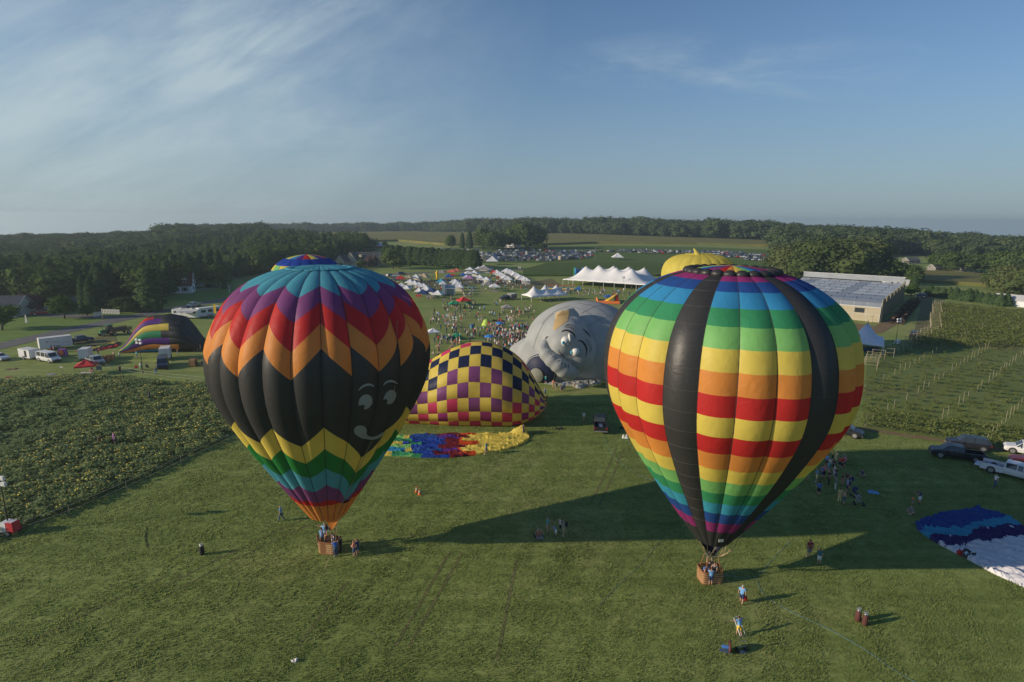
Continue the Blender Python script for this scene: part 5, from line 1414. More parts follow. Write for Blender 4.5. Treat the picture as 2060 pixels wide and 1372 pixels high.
# trackless train
g = G(1128, 584); e = empty('amusement_train', g, R(-6), 'colourful trackless train with red roofs and blue cars', 'train ride')
TB = plain('train_blue', (.03, .16, .50), .4); TYW = plain('train_yellow', (.75, .52, .05), .4); TRD = plain('train_red', (.55, .05, .04), .5)
for i in range(4):
    x = -4.6 + i * 3.1
    MB().box((x, 0, .75), (2.7, 1.3, .8)).build('carriage', TB, e)
    MB().box((x, -.67, .8), (1.9, .04, .5)).build('side_panel', TYW, e)
    MB().box((x, 0, 2.1), (2.8, 1.4, .12)).build('carriage_roof', TRD, e)
    for sx in (-1.2, 1.2):
        for s in (-.6, .6): MB().tube([(x + sx, s, 1.1), (x + sx, s, 2.1)], .04, 4).build('roof_post', WHITE, e)
        wheel(e, x + sx * .7, -.6, .3)
b = MB(); b.box((7.6, 0, .9), (2.0, 1.2, 1.0)); b.disc((8.0, 0, 1.8), .25, .8, 8); b.build('engine', TB, e)
# orange safety fence and slide
ORG = plain('safety_orange', (.80, .20, .05), .7)
pts = gp((1199, 602), (1203, 611), (1246, 612), (1247, 604))
e = empty('safety_fence', pts[0], 0, 'orange plastic safety fence round the slide', 'fence')
for a, b_ in zip(pts, pts[1:]):
    q = MB(); a0, b0 = a - pts[0], b_ - pts[0]; q.add([a0 + Vector((0, 0, .1)), b0 + Vector((0, 0, .1)), b0 + Vector((0, 0, 1.1)), a0 + Vector((0, 0, 1.1))], [(0, 1, 2, 3)]); q.build('mesh_panel', ORG, e)
for a in pts: MB().tube([a - pts[0], a - pts[0] + Vector((0, 0, 1.3))], .04, 4).build('stake', DARKM, e)
g = G(1226, 608); e = empty('inflatable_slide', g, R(12), 'yellow and red inflatable slide inside the orange fence', 'slide')
for s in (-.7, .7): MB().tube([(-2, s, .3), (0, s, 1.0), (2.4, s, 2.9)], .28, 8).build('side_tube', TYW if s < 0 else TRD, e, True)
q = MB(); q.add([(-2, -.6, .35), (-2, .6, .35), (2.4, .6, 2.9), (2.4, -.6, 2.9)], [(0, 1, 2, 3)]); q.build('slide_surface', TYW, e)
MB().box((2.7, 0, 1.4), (.9, 1.7, 2.8)).build('tower', TRD, e)
# bouncy castles behind the marquee
for (px, py, cw, ch, m1, m2, lb_) in ((1165, 562, 5, 6.5, CM['green'], TB, 'green and blue inflatable play tower left behind the marquee'), (1252, 560, 8, 5.5, TB, TRD, 'red and blue inflatable castle behind the right half of the marquee')):
    g = G(px, py); e = empty('bouncy_castle', g, .1, lb_, 'inflatable')
    MB().box((0, 0, .6), (cw, cw * .7, 1.2)).build('base_cushion', m1, e)
    for x in (-1, 1):
        for y in (-1, 1): b = MB(); b.tube([(x * cw * .42, y * cw * .3, 0), (x * cw * .42, y * cw * .3, ch * .8), (x * cw * .42, y * cw * .3, ch)], [.55, .55, .05], 8); b.build('corner_tower', m2 if x * y > 0 else m1, e, True)
    MB().box((0, cw * .3, ch * .45), (cw * .8, .4, ch * .6)).build('back_wall', m2, e)
# ================================================================== light towers
LH = plain('lamp_housing', (.72, .73, .74), .3)
def light_tower(px, py, ptop, label, cart=True, redcart=False):
    g, h = hpx(px, py, ptop)
    e = empty('light_tower', g, rnd.uniform(-.3, .3), label, 'light tower')
    MB().tube([(0, 0, .1), (0, 0, h * .45), (0, 0, h * .5), (0, 0, h)], [.07, .07, .045, .04], 6).build('mast', DARKM, e)
    MB().tube([(-.6, 0, h), (.6, 0, h)], .03, 5).build('crossbar', DARKM, e)
    for x, z in ((-.45, .3), (.4, .25), (-.35, -.3), (.45, -.35)):
        b = MB(); b.box((x, -.12, h + z), (.55, .22, .38), top=.8); o = b.build('floodlight', LH, e)
        MB().box((x, -.235, h + z), (.42, .02, .26)).build('lens', LAMPW, o)
    if cart:
        b = MB(); b.box((.5, -.1, .85), (1.0, .9, .95), top=.86); b.build('generator_box', CM['red'] if False else (plain('generator_red', (.50, .04, .05), .4) if redcart else LH), e)
        if redcart:
            MB().box((-.05, -.1, .85), (.62, .93, .93), top=.86).build('white_end', LH, e)
            for k in range(3): MB().box((.22 + .25 * k, -.1, 1.34), (.16, .66, .03)).build('roof_stripe', LH, e)
        for s in (-1, 1): wheel(e, .55, s * .5 - .1, .27)
        MB().tube([(-.2, -.1, .4), (-1.7, -.1, .4), (-1.9, -.1, .05)], .05, 5).build('tow_bar', RIM, e)
    return e
light_tower(20, 1072, 965, 'light tower on a red and white generator cart by the sunflowers', True, True)
light_tower(288, 753, 686, 'tall light mast in front of the black rainbow balloon', False)
light_tower(1801, 694, 644, 'light tower on a white cart beside the twin peaked tent')
light_tower(949, 609, 584, 'light mast near the lone red canopy', False)
light_tower(915, 672, 640, 'light mast among the picnickers', False)
light_tower(1045, 556, 538, 'light mast beside the right stall rows', False)
light_tower(1253, 582, 558, 'light mast in front of the huge marquee', False)
for px, py, pt, lb_ in ((753, 538, 511, 'utility pole beside the cream house'), (877, 500, 477, 'utility pole before the corn field'), (1069, 504, 486, 'utility pole by the farmstead grove'), (1197, 522, 497, 'utility pole left of the pasture tent'), (1548, 542, 519, 'utility pole by the big grove'), (1995, 572, 557, 'short pole at the end of the olive field'), (462, 590, 573, 'white birdhouse pole on the lawn')):
    g, h = hpx(px, py, pt); e = empty('utility_pole', g, 0, lb_, 'pole')
    MB().tube([(0, 0, 0), (0, 0, h)], [.14, .10], 6).build('pole_shaft', WOODP if 'white' not in lb_ else WHITE, e); MB().box((0, 0, h - .5), (1.8 if h > 4 else .5, .1, .12)).build('crossarm', WOODP, e)
# ================================================================== houses
ROOFG = plain('shingles_grey', (.075, .08, .09), .9, var=.25, scale=2.)
ROOFD = plain('shingles_dark', (.05, .045, .05), .9, var=.25, scale=2.)
SIDC = plain('siding_cream', (.66, .56, .36), .8, var=.05)
SIDW = plain('siding_white', (.70, .72, .76), .8, var=.05)
SIDG = plain('siding_pale', (.50, .50, .42), .8, var=.06)
def block(e, c, yaw, L_, W_, wh, rh, wall, roof, over=.35, wins=(), z0=0.):
    "walls with gable ends under a pitched roof; ridge along the length"
    m = Matrix.Rotation(yaw, 3, 'Z'); c = Vector(c)
    def q(x, y, z): return m @ Vector((x, y, z)) + c
    l, w = L_ / 2, W_ / 2; b = MB()
    b.add([q(-l, -w, 0), q(l, -w, 0), q(l, w, 0), q(-l, w, 0), q(-l, -w, wh), q(l, -w, wh), q(l, w, wh), q(-l, w, wh), q(-l, 0, wh + rh), q(l, 0, wh + rh)],
          [(0, 1, 5, 4), (1, 2, 6, 9, 5), (2, 3, 7, 6), (3, 0, 4, 8, 7)]); b.build('wall', wall, e)
    lo = l + over; k = rh / w
    for s in (-1, 1):
        r = MB(); wo = w + over; zz = wh - over * k
        vs = [q(-lo, s * wo, zz + .05), q(lo, s * wo, zz + .05), q(lo, 0, wh + rh + .05), q(-lo, 0, wh + rh + .05)]
        vs += [v + Vector((0, 0, .16)) for v in vs]
        r.add(vs, [(3, 2, 1, 0), (4, 5, 6, 7), (0, 1, 5, 4), (1, 2, 6, 5), (2, 3, 7, 6), (3, 0, 4, 7)]); r.build('roof', roof, e)
        # white rake board
        t = MB()
        for x in (-lo - .03, lo + .03): t.tube([q(x, s * wo, zz + .08), q(x, 0, wh + rh + .08)], .12, 4)
        t.build('rake_board', WHITE, e)
    for side, x, z, ww, hh in wins:
        f = MB(); g_ = MB()
        if side == 'F': a, n = q(x, -w - .03, z), 0
        elif side == 'B': a, n = q(x, w + .03, z), 0
        elif side == 'R': a, n = q(l + .03, x, z), 1
        else: a, n = q(-l - .03, x, z), 1
        yw = yaw + (math.pi / 2 if n else 0)
        f.box(a, (ww + .25, .08, hh + .25), yw); fo = f.build('window', WHITE, e)
        g_.box(a, (ww, .12, hh), yw); g_.build('pane', GLASS, fo)
        if ww < 1.6 and hh < 1.7:
            for s in (-1, 1): MB().box(a + Matrix.Rotation(yw, 3, 'Z') @ Vector((s * (ww / 2 + .38), 0, 0)), (.36, .10, hh + .15), yw).build('shutter', ROOFD, fo)
# cream house
g = G(692, 538); e = empty('cream_house', g, 0, 'cream coloured house with two gables and a porch above the smiling balloon', 'house')
yh = R(-106)
def rel(px, py): return G(px, py) - g
block(e, rel(688, 537) + Vector((0, 4, 0)), yh, 9, 6.8, 3.3, 3.4, SIDC, ROOFG, wins=[('R', -.6, 1.6, 1.1, 1.3), ('R', 1.2, 1.6, 1.1, 1.3)])
block(e, rel(702, 537) + Vector((1.2, 9, 0)), yh, 9, 9, 3.4, 5.0, SIDC, ROOFG, wins=[])
block(e, rel(722, 537) + Vector((2, 10, 0)), R(14), 17, 10.5, 3.2, 5.2, SIDC, ROOFG, wins=[('F', -1, 1.5, 1.1, 1.4), ('F', 3, 1.5, 1.1, 1.4)])
block(e, rel(744, 536) + Vector((3, 14, 0)), R(14), 12, 8, 2.9, 3.8, SIDC, ROOFG, wins=[('F', 0, 1.4, 2.2, 1.6)])
p = rel(707, 538); b = MB()
b.box(p + Vector((0, 2.4, .35)), (5.6, 3, .7), R(14)); b.build('porch_floor', SIDC, e)
b = MB(); b.box(p + Vector((0, 2.4, 3.3)), (6.4, 3.8, .25), R(14)); b.build('porch_roof', ROOFG, e)
for x in (-2.6, 0, 2.6): MB().tube([p + Vector((x, 1.1, .7)), p + Vector((x, 1.1, 3.2))], .14, 5).build('porch_post', WHITE, e)
MB().box(p + Vector((1.4, 1.0, 1.15)), (2.6, .1, .9)).build('porch_railing', WHITE, e)
b = MB(); b.box(rel(719, 537) + Vector((1, 4.6, 6.4)), (1.8, 1.8, 1.6)); b.build('dormer', SIDC, e)
g2 = G(762, 534); e = empty('white_garage', g2, 0, 'small white garage behind trees right of the cream house', 'garage')
block(e, (0, 6, 0), R(10), 9, 7, 2.8, 2.4, SIDW, ROOFG, wins=[('F', 0, 1.2, 3, 2.)])
# white dormered house
g = G(338, 591); e = empty('white_house', g, 0, 'white storey and a half house with red brown roof and dormers', 'house')
yh = R(20)
block(e, (3.0, 5.0, 0), yh, 8, 8, 3.2, 4.6, SIDW, plain('shingles_redbrown', (.14, .05, .04), .9, var=.3), wins=[('F', -1.6, 1.6, 1., 1.4), ('F', 1.6, 1.6, 1., 1.4), ('R', 0, 1.6, 1., 1.4)])
block(e, (-4.0, 7.5, 0), yh + math.pi / 2, 9, 7, 4.4, 3.6, SIDW, MATS['shingles_redbrown'], wins=[('L', 0, 2.2, 1., 1.5), ('L', 2.0, 2.2, 1., 1.5)])
for dx in (-.4, 3.6): block(e, Vector((1.6 + dx, 2.6 + dx * .3, 4.0)), yh + math.pi / 2, 2.6, 1.7, 1.4, 1.0, SIDW, MATS['shingles_redbrown'], over=.15, wins=[('L', 0, .8, .8, .9)])
# grey roofed house at the left edge
g = G(20, 640); e = empty('pale_house', g, 0, 'pale house with long slate grey roof at the left edge', 'house')
block(e, (-8.5, 5, 0), R(8), 17, 9, 2.6, 3.2, SIDG, plain('shingles_slate', (.03, .042, .065), .9, var=.2), wins=[('F', -1.5, 1.5, 1., 1.5), ('F', 2.4, 1.5, 1., 1.5), ('F', 6.2, 1.5, 1.6, 1.5)])
block(e, (-13.0, 1.0, 0), R(98), 6, 7, 2.9, 2.8, SIDW, MATS['shingles_slate'], wins=[('L', 0, 1.5, 1., 1.4)])
g = G(155, 621); e = empty('garden_shed', g, 0, 'small grey brown shed among the trees on the left', 'shed')
block(e, (0, 2, 0), R(20), 6.5, 4.5, 2.2, 1.9, plain('shed_wall', (.16, .14, .13), .8), plain('shed_roof', (.20, .19, .19), .8))
g = G(751, 501); e = empty('red_barn', g, 0, 'little red barn with a pale metal roof', 'barn')
block(e, (0, 4, 0), R(20), 13, 8, 2.6, 2.6, plain('barn_red', (.30, .08, .05), .8), plain('tin_roof', (.42, .46, .50), .5))
g = G(1029, 499); e = empty('farm_shed', g, 0, 'white farm shed under the tall trees of the grove', 'shed')
block(e, (0, 5, 0), R(160), 16, 9, 3.4, 3.0, SIDW, MATS['tin_roof'])
g = G(1805, 577); e = empty('long_white_trailer', g, 0, 'long white mobile office with small windows behind the greenhouse', 'mobile office')
b = MB(); b.box((0, 1.5, 1.9), (10.5, 3, 2.9), R(-12)); b.build('wall', SIDW, e); b = MB(); b.box((0, 1.5, 3.42), (10.8, 3.3, .14), R(-12)); b.build('roof', WHITE, e)
b = MB(); b.box((0, 1.5, .25), (10, 2.8, .4), R(-12)); b.build('skirting', ROOFG, e)
for x in (-2.2, .4, 3.2):
    q = Matrix.Rotation(R(-12), 3, 'Z') @ Vector((x, -1.52, 2.2)) + Vector((0, 1.5, 0)); MB().box(q, (1.0, .06, .7), R(-12)).build('window', GLASS, e)
g = G(2045, 618); e = empty('white_shed', g, 0, 'long white shed at the right edge behind the vineyard', 'shed')
block(e, (2.5, 4, 0), R(128), 11, 6, 2.3, 1.6, SIDW, plain('roof_offwhite', (.5, .5, .5), .6))
for px, py, lb_ in ((1893, 548, 'far pale house left beyond the olive field'), (1945, 550, 'far house in the middle beyond the olive field'), (1838, 532, 'far white shed among trees by the pale track')):
    g = G(px, py); e = empty('far_house', g, 0, lb_, 'house'); block(e, (0, 3, 0), R(8), 9, 6, 2.4, 2.0, plain('siding_taupe', (.22, .21, .19), .8), ROOFG, wins=[('F', -2, 1.5, 1.2, 1.2), ('F', 2, 1.5, 1.2, 1.2)])
# picket fences
def picket(pa, pb, label, hgt=1.5):
    a, b_ = G(*pa), G(*pb); d = b_ - a; n = max(2, int(d.length / .5)); e = empty('picket_fence', a, 0, label, 'fence')
    yw = math.atan2(d.y, d.x)
    for k in range(n + 1):
        q = d * (k / n); p_ = MB(); p_.box(q + Vector((0, 0, hgt / 2)), (.30, .05, hgt * (1.08 if k % 4 == 0 else .95)), yw); p_.build('picket', WHITE, e)
    for z in (.3, hgt * .8): MB().tube([Vector((0, 0, z)), d + Vector((0, 0, z))], .06, 4).build('rail', WHITE, e)
picket((206, 631), (240, 632), 'white picket fence with a swooping top on the lawn')
picket((190, 638), (204, 636), 'short white corner fence by the driveway')
g = G(53, 649); b = MB(); b.add([(-.35, 0, 0), (.35, 0, 0), (.1, 0, 2.3), (-.1, 0, 2.3), (-.35, .2, 0), (.35, .2, 0), (.1, .2, 2.3), (-.1, .2, 2.3)], [(0, 1, 2, 3), (5, 4, 7, 6), (1, 5, 6, 2), (4, 0, 3, 7), (3, 2, 6, 7)])
o = b.build('garden_ornament', WHITE); o.location = g; tag(o, 'tall white garden ornament on the lawn of the pale house', 'ornament')
# ================================================================== greenhouse
g0 = G(1768, 649); ua = math.atan2(53, 42.6); U = Vector((math.cos(ua), math.sin(ua), 0)); Fd = Vector((-U.y, U.x, 0))   # U along the gable side, Fd along the front wall going left
e = empty('greenhouse', g0, 0, 'big multi bay greenhouse with arched grey roofs and tan walls', 'greenhouse')
TANW = plain('greenhouse_tan', (.42, .37, .26), .7, var=.08, scale=.5)
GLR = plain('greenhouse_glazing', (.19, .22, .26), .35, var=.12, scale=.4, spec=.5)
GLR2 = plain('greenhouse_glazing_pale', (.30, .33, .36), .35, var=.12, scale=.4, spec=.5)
RIB = plain('greenhouse_rib', (.55, .56, .55), .5)
nb, bw, eh, rs, seg, ns = 7, 9.7, 4.5, 2.3, 3.6, 24
while P(g0 + Fd * ns * seg)[0] < 1590: ns -= 1
ns += 4
for k in range(nb):
    pale = k >= 2
    for s in range(ns):
        if P(g0 + Fd * s * seg + U * k * bw)[0] < 1560: continue
        for half in (0, 1):
            vs = []
            for t in (0, 1, 2, 3):
                a = math.pi * (half * 3 + t) / 6
                y = bw / 2 - math.cos(a) * bw / 2; z = eh + math.sin(a) ** .8 * rs
                for f in (.02, .98): vs.append(U * (k * bw + y) + Fd * seg * (s + f) + Vector((0, 0, z)))
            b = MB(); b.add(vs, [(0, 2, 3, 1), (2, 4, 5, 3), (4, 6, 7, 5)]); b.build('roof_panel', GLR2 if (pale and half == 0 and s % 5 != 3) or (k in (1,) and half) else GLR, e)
        if k < 3:
            b = MB(); b.tube([U * (k * bw + bw / 2 - math.cos(math.pi * t / 6) * bw / 2) + Fd * seg * s + Vector((0, 0, eh + .06 + math.sin(math.pi * t / 6) ** .8 * rs)) for t in range(7)], .06, 4); b.build('roof_rib', RIB, e)
    MB().tube([U * k * bw + Vector((0, 0, eh)), U * k * bw + Fd * seg * ns + Vector((0, 0, eh))], .14, 4).build('gutter', RIB, e)
    # gable end facing the lane: posts and tan sheet
    vs = [U * k * bw + Vector((0, 0, 0)), U * (k + 1) * bw]; top = [U * (k * bw + bw / 2 - math.cos(math.pi * t / 6) * bw / 2) + Vector((0, 0, eh + math.sin(math.pi * t / 6) ** .8 * rs)) for t in range(7)]
    b = MB(); pts = [vs[0], vs[1]] + top[::-1]; b.add(pts, [tuple(range(len(pts)))]); b.build('gable_wall', TANW, e)
    for j in range(3):
        q = U * (k * bw + bw * (j + .1) / 3) - Fd * .25; hh = eh + (2.6, 2.2, 2.9)[j]
        MB().tube([q, q + Vector((0, 0, hh))], .16, 4).build('end_post', WOODP, e)
# tall white ridge vent on the last bay
b = MB(); c_ = U * (nb * bw - 2.5) + Fd * 18 + Vector((0, 0, eh + rs + 1.1)); b.box(c_, (36, 1.2, 1.9), math.atan2(Fd.y, Fd.x)); b.build('ridge_vent', GLR2, e)
b = MB(); b.box(c_ + Vector((0, 0, 1.05)), (36.4, 1.6, .16), math.atan2(Fd.y, Fd.x)); b.build('vent_cap', WHITE, e)
yf = math.atan2(Fd.y, Fd.x)
for s in range(ns):
    c_ = Fd * seg * (s + .5); b = MB()
    for r in range(2): MB().box(c_ + Vector((0, 0, (r + .5) * eh / 2)), (seg - .12, .12, eh / 2 - .1), yf).build('wall_panel', TANW, e)
    MB().box(Fd * seg * s - U * .06 + Vector((0, 0, eh / 2)), (.10, .1, eh), yf).build('wall_post', RIB, e)
for z in (eh / 2, eh - .05): MB().tube([-U * .1 + Vector((0, 0, z)), Fd * seg * ns - U * .1 + Vector((0, 0, z))], .07, 4).build('wall_rail', RIB, e)
MB().box(Fd * 5.5 - U * .1 + Vector((0, 0, 3.3)), (2.6, .08, 1.4), yf).build('window', GLASS, e)
MB().box(Fd * 2.4 - U * .1 + Vector((0, 0, 1.1)), (1.4, .08, 2.2), yf).build('door', TANW, e)
# dry brush along the gable side
V, F = [], []; r_ = random.Random(4)
for _ in range(900):
    t = r_.random(); q = U * t * 66 - Fd * (2.5 + 3.5 * r_.random() ** .7) ; q.z = r_.random() ** 2 * 2.6 * (1 - .3 * t); clump_faces(V, F, g0 + q, Vector((0, 0, 1)), .5, r_)
tag(link('brush', mesh('brush', V, F), None, leafmat('brush_brown', (.10, .07, .05), (.15, .10, .07), (.14, .13, .07))), 'dry brown brush piled along the greenhouse', kind='stuff')
# ================================================================== sunflower plot
def plant_cluster(seed, n, h, s, w, flower=0, lf=None):
    n = int(n * 2.6); s *= .56; flower = int(flower * 1.5); r = random.Random(seed); V = []; F = []; MI = []
    for _ in range(n):
        z = h * r.uniform(.15, 1.) ** .7; z = h * r.uniform(.1, 1.) ** .45; c = Vector((r.uniform(-w, w), r.uniform(-w, w), z)); clump_faces(V, F, c, Vector((r.uniform(-1.1, .9), r.uniform(-.9, .9), 1)), s, r); MI.append(0)
    for _ in range(flower):
        c = Vector((r.uniform(-w, w), r.uniform(-w, w), h * r.uniform(.95, 1.1))); clump_faces(V, F, c, Vector((.5, .2, .8)), s * .75, r); MI.append(1)
    me = mesh('plant', V, F, MI)
    for m in lf: me.materials.append(m)
    o = bpy.data.objects.new('plant_kind', me); COL.objects.link(o); return o
SUNL = leafmat('sunflower_leaves', (.19, .26, .12), (.26, .34, .155), (.34, .41, .21), .6, .5)
SUNY = plain('sunflower_petals', (.70, .54, .07), .7)
SP = poly_g([(-160, 790), (-40, 776), (0, 771), (120, 762), (200, 760), (290, 765), (345, 773), (440, 776), (500, 800), (500, 860), (455, 882), (360, 927), (250, 983), (120, 1035), (0, 1082), (-120, 1128)])
pts = [q for q in fill(SP, .62) if P((q[0], q[1], 1))[0] > -60]
def sunmask(q):
    px, py = P((q[0], q[1], 0)); return py > 775 + (0 if px > 330 else 0)
soilgap = [q for q in pts if not (noise.noise(Vector((q[0] * .12, q[1] * .3, 0))) > .42)]
P3, S, RR = [], [], []
for x, y in soilgap:
    k = rnd.uniform(.75, 1.2) * (.85 + .3 * noise.noise(Vector((x * .2, y * .2, 3)))); P3.append((x, y, 0)); S.append((k, k, k * rnd.uniform(.55, .85))); RR.append((0, 0, rnd.uniform(0, 6.28)))
protos = [plant_cluster(300 + i, 13, 1.35, .30, .42, (0, 0, 1, 2)[i], (SUNL, SUNY)) for i in range(4)]
# more open flowers towards the near edge and the far left edge
Pa, Pb = [], []
for i, q in enumerate(P3):
    px, py = P(q); band = (abs((px * .53 + py) - 1010) < 70 or py < 800 and px < 260 or (px * .53 + py) > 1030)
    (Pb if band and rnd.random() < .85 else Pa).append(i)
gn_scatter('sunflower_leaves', [P3[i] for i in Pa], protos[:2], [S[i] for i in Pa], [RR[i] for i in Pa], 'leafy sunflower plot with few open blooms')
gn_scatter('sunflowers', [P3[i] for i in Pb], protos[2:], [S[i] for i in Pb], [RR[i] for i in Pb], 'blooming yellow sunflowers in bands across the plot')
sheet('soil', SP, grassmat('plot_soil', [(.10, .14, .05), (.14, .18, .07), (.18, .21, .09), (.12, .12, .05), (.14, .13, .08)], .4), .02, 20, 'soil under the sunflower plot')
# string fence along the plot and the white guide ropes beyond it
def string_fence(name, pxs, h, label, zs, spacing=9., rr=.012, mat=None):
    pts = [G(*p) for p in pxs]; e = empty(name, pts[0], 0, label, 'fence'); o = pts[0]
    for a, b_ in zip(pts, pts[1:]):
        n = max(1, int((b_ - a).length / spacing))
        for k in range(n): q = a.lerp(b_, k / n) - o; MB().tube([q, q + Vector((0, 0, h))], .03, 4).build('stake', WOODP, e)
        for z in zs: MB().tube([a - o + Vector((0, 0, z)), (a + b_) / 2 - o + Vector((0, 0, z - .03)), b_ - o + Vector((0, 0, z))], rr, 3).build('string', mat or RIB, e)
string_fence('string_fence', [(-60, 1112), (30, 1075), (140, 1036), (255, 987), (365, 934), (462, 888)], 1.1, 'low string fence between the sunflowers and the mown field', (.5, 1.05))
string_fence('string_fence', [(160, 752), (215, 744), (300, 758), (430, 772)], 1.1, 'pale rope fence along the far edge of the sunflowers', (.5, 1.05), rr=.02)
# ================================================================== vineyard
VU = Vector((.889, -.459, 0)); VV = Vector((.755, .656, 0)); VO = Vector((53, 81.2, 0))
VP = poly_g([(1738, 864), (1735, 800), (1745, 728), (1812, 700), (1872, 668), (1880, 612), (2080, 632), (2240, 650), (2240, 940), (2100, 910), (2060, 903), (1960, 896), (1840, 876)])
VL = leafmat('vine_leaves', (.115, .150, .048), (.170, .210, .066), (.23, .26, .09), .5, .35)
vp = [plant_cluster(320 + i, 20, 1.15, .26, .52, 0, (VL,)) for i in range(3)]
P3, S, RR = [], [], []; posts = []; ends = []
for j in range(0, 70):
    row = []
    for i in range(-160, 200):
        q = VO + VV * j * 3.3 + VU * i * .8
        if not inpoly(q.x, q.y, VP): continue
        row.append(i)
        px, py = P(q)
        if px > 2150: continue
        up = py < 700; fr_ = j < 3
        if rnd.random() < (.96 if up or fr_ else .48 + .3 * noise.noise(Vector((q.x * .08, q.y * .08, 0)))):
            k = rnd.uniform(.7, 1.1) * (1.15 if up else 1.0 if fr_ else .72); P3.append((q.x + rnd.uniform(-.2, .2), q.y + rnd.uniform(-.2, .2), .0)); S.append((k, k, k * (1.15 if up or fr_ else .85))); RR.append((0, 0, rnd.uniform(0, 6.28)))
        if i % 9 == 0 and px < 2090 and rnd.random() < .8: posts.append((q, up))
    if row: ends.append(VO + VV * j * 3.3 + VU * (row[0] * .8 - .6))
gn_scatter('grape_vines', P3, vp, S, RR, 'rows of leafy vines on the right')
sheet('vineyard_floor', VP, grassmat('vine_floor', [(.10, .135, .040), (.145, .185, .056), (.195, .23, .080), (.17, .14, .07), (.22, .16, .1)], .6, (math.atan2(VU.y, VU.x), 3., .5), .8, dist=.2, patchy=.8), .02, 12, 'grassy ground between the vine rows')
ribbon('soil_edge', [(VO + VU * t - VV * 1.6)[:2] for t in (-6, 0, 10, 20, 34, 50)], 1.3, SOIL, .045, 'reddish soil edge in front of the vines')
pm = MB(); pm.tube([(0, 0, 0), (0, 0, 1.95)], [.045, .038], 5); pmesh = mesh('vineyard_post', pm.v, pm.f); pmesh.materials.append(WOODP)
posts.sort(key=lambda t: t[0].length)
npost = 0; restp = []
for q, up in posts:
    if npost < 270:
        o = bpy.data.objects.new('vineyard_post', pmesh); COL.objects.link(o); o.location = (q.x, q.y, -.02); o.rotation_euler = (rnd.uniform(-.04, .04), rnd.uniform(-.04, .04), 0); o.scale = (1, 1, rnd.uniform(.55, 1.1) * (1.1 if up else 1))
        px, py = P(q)
        loc = 'nearest the parked vehicles' if py > 850 else 'in the open lower rows' if py > 760 else 'in the middle rows' if py > 700 else 'in the dense upper rows'
        side = ' close to the rainbow balloon' if px < 1830 else ' toward the right edge' if px > 1980 else ' midway across the vineyard'
        tag(o, 'thin pale wooden vineyard post ' + loc + side, 'post', 'wooden posts of the vineyard'); npost += 1
    else: restp.append(q)
if restp:
    b = MB()
    for q in restp: b.tube([q, q + Vector((0, 0, 2.2))], .075, 4)
    tag(b.build('vineyard_post', WOODP), 'pale posts of the far vine rows', kind='stuff')
for q in ends:
    px, py = P(q)
    if not (600 < py < 745): continue
    e = empty('trellis_frame', q, math.atan2(VU.y, VU.x), 'pale wooden H frame ending a vine row, ' + ('beside the twin peaked tent' if py > 712 else 'just past the light tower' if py > 690 else 'by the black SUV in the lane' if py > 660 else 'opposite the greenhouse'), 'trellis', 'wooden end frames of the vine rows')
    for x in (-.2, 2.2): MB().tube([(x, 0, 0), (x, 0, 2.1)], .06, 5).build('post', WOODP, e)
    for z in (1.95, 1.0): MB().tube([(-.2, 0, z), (2.2, 0, z)], .05, 5).build('crossbeam', WOODP, e)
for k in range(14):
    j = 4 + k * 1.35 ; a = VO + VV * (16 + k * 3.3) - VU * 2; b_ = VO + VV * (16 + k * 3.3) + VU * 70
# ================================================================== envelopes spread on the ground
def cloth_patch(name, outline, pick, label, amp=.16, cell=.28, fold=(3.2, .35), ang=0., base=.05, cat='balloon envelope', lift=None):
    "spread balloon cloth with creases; pick(px, py, x, y) names the panel"
    pts = [G(*p) for p in outline]
    bm = bmesh.new(); bm.faces.new([bm.verts.new((p.x, p.y, 0)) for p in pts])
    xs = [p.x for p in pts]; ys_ = [p.y for p in pts]
    for ax, lo_, hi_ in ((0, min(xs), max(xs)), (1, min(ys_), max(ys_))):
        k = lo_ + cell
        while k < hi_:
            n = Vector((1, 0, 0)) if ax == 0 else Vector((0, 1, 0))
            bmesh.ops.bisect_plane(bm, geom=bm.verts[:] + bm.edges[:] + bm.faces[:], plane_co=n * k, plane_no=n); k += cell
    bmesh.ops.triangulate(bm, faces=bm.faces[:])
    bd = {v for e_ in bm.edges if e_.is_boundary for v in e_.verts}
    ca, sa = math.cos(ang), math.sin(ang)
    for v in bm.verts:
        x, y = v.co.x, v.co.y; u_, w_ = x * ca + y * sa, -x * sa + y * ca
        n1 = 1 - abs(noise.noise(Vector((u_ * fold[1], w_ * fold[0], 1.3)))) * 2.2
        n2 = noise.noise(Vector((x * 1.7, y * 1.7, 5))) + .5 * noise.noise(Vector((x * 4, y * 4, 9)))
        z = base + amp * max(0, n1) * .9 + amp * .5 * abs(n2)
        if lift: z += lift(x, y)
        v.co.z = .0 if v in bd and not (lift and lift(x, y) > .1) else z
    e = empty(name, (0, 0, 0), 0, label, cat)
    bm.verts.index_update(); groups = {}
    for f in bm.faces:
        c = f.calc_center_median(); px, py = P((c.x, c.y, 0)); groups.setdefault(pick(px, py, c.x, c.y), []).append(f)
    for key, fsx in groups.items():
        idx = {}; vs = []; fs = []
        for f in fsx:
            if f.normal.z < 0: f.normal_flip()
            t = []
            for v in f.verts:
                if v.index not in idx: idx[v.index] = len(vs); vs.append(v.co.copy())
                t.append(idx[v.index])
            fs.append(tuple(t))
        me = mesh('panel', vs, fs, None, False)
        link('panel', me, e, FC[key[0]] if isinstance(key, tuple) else FC[key])
    bm.free(); return e
FC['ykraft'] = FC['yellow']
FC['maroon'] = fabric('cloth_maroon', (.20, .02, .03)); FC['redorange'] = fabric('cloth_red_orange', (.72, .09, .02)); FC['royal'] = fabric('cloth_royal', (.02, .07, .42)) if 'cloth_royal' in MATS else fabric('cloth_royal', (.02, .07, .42))
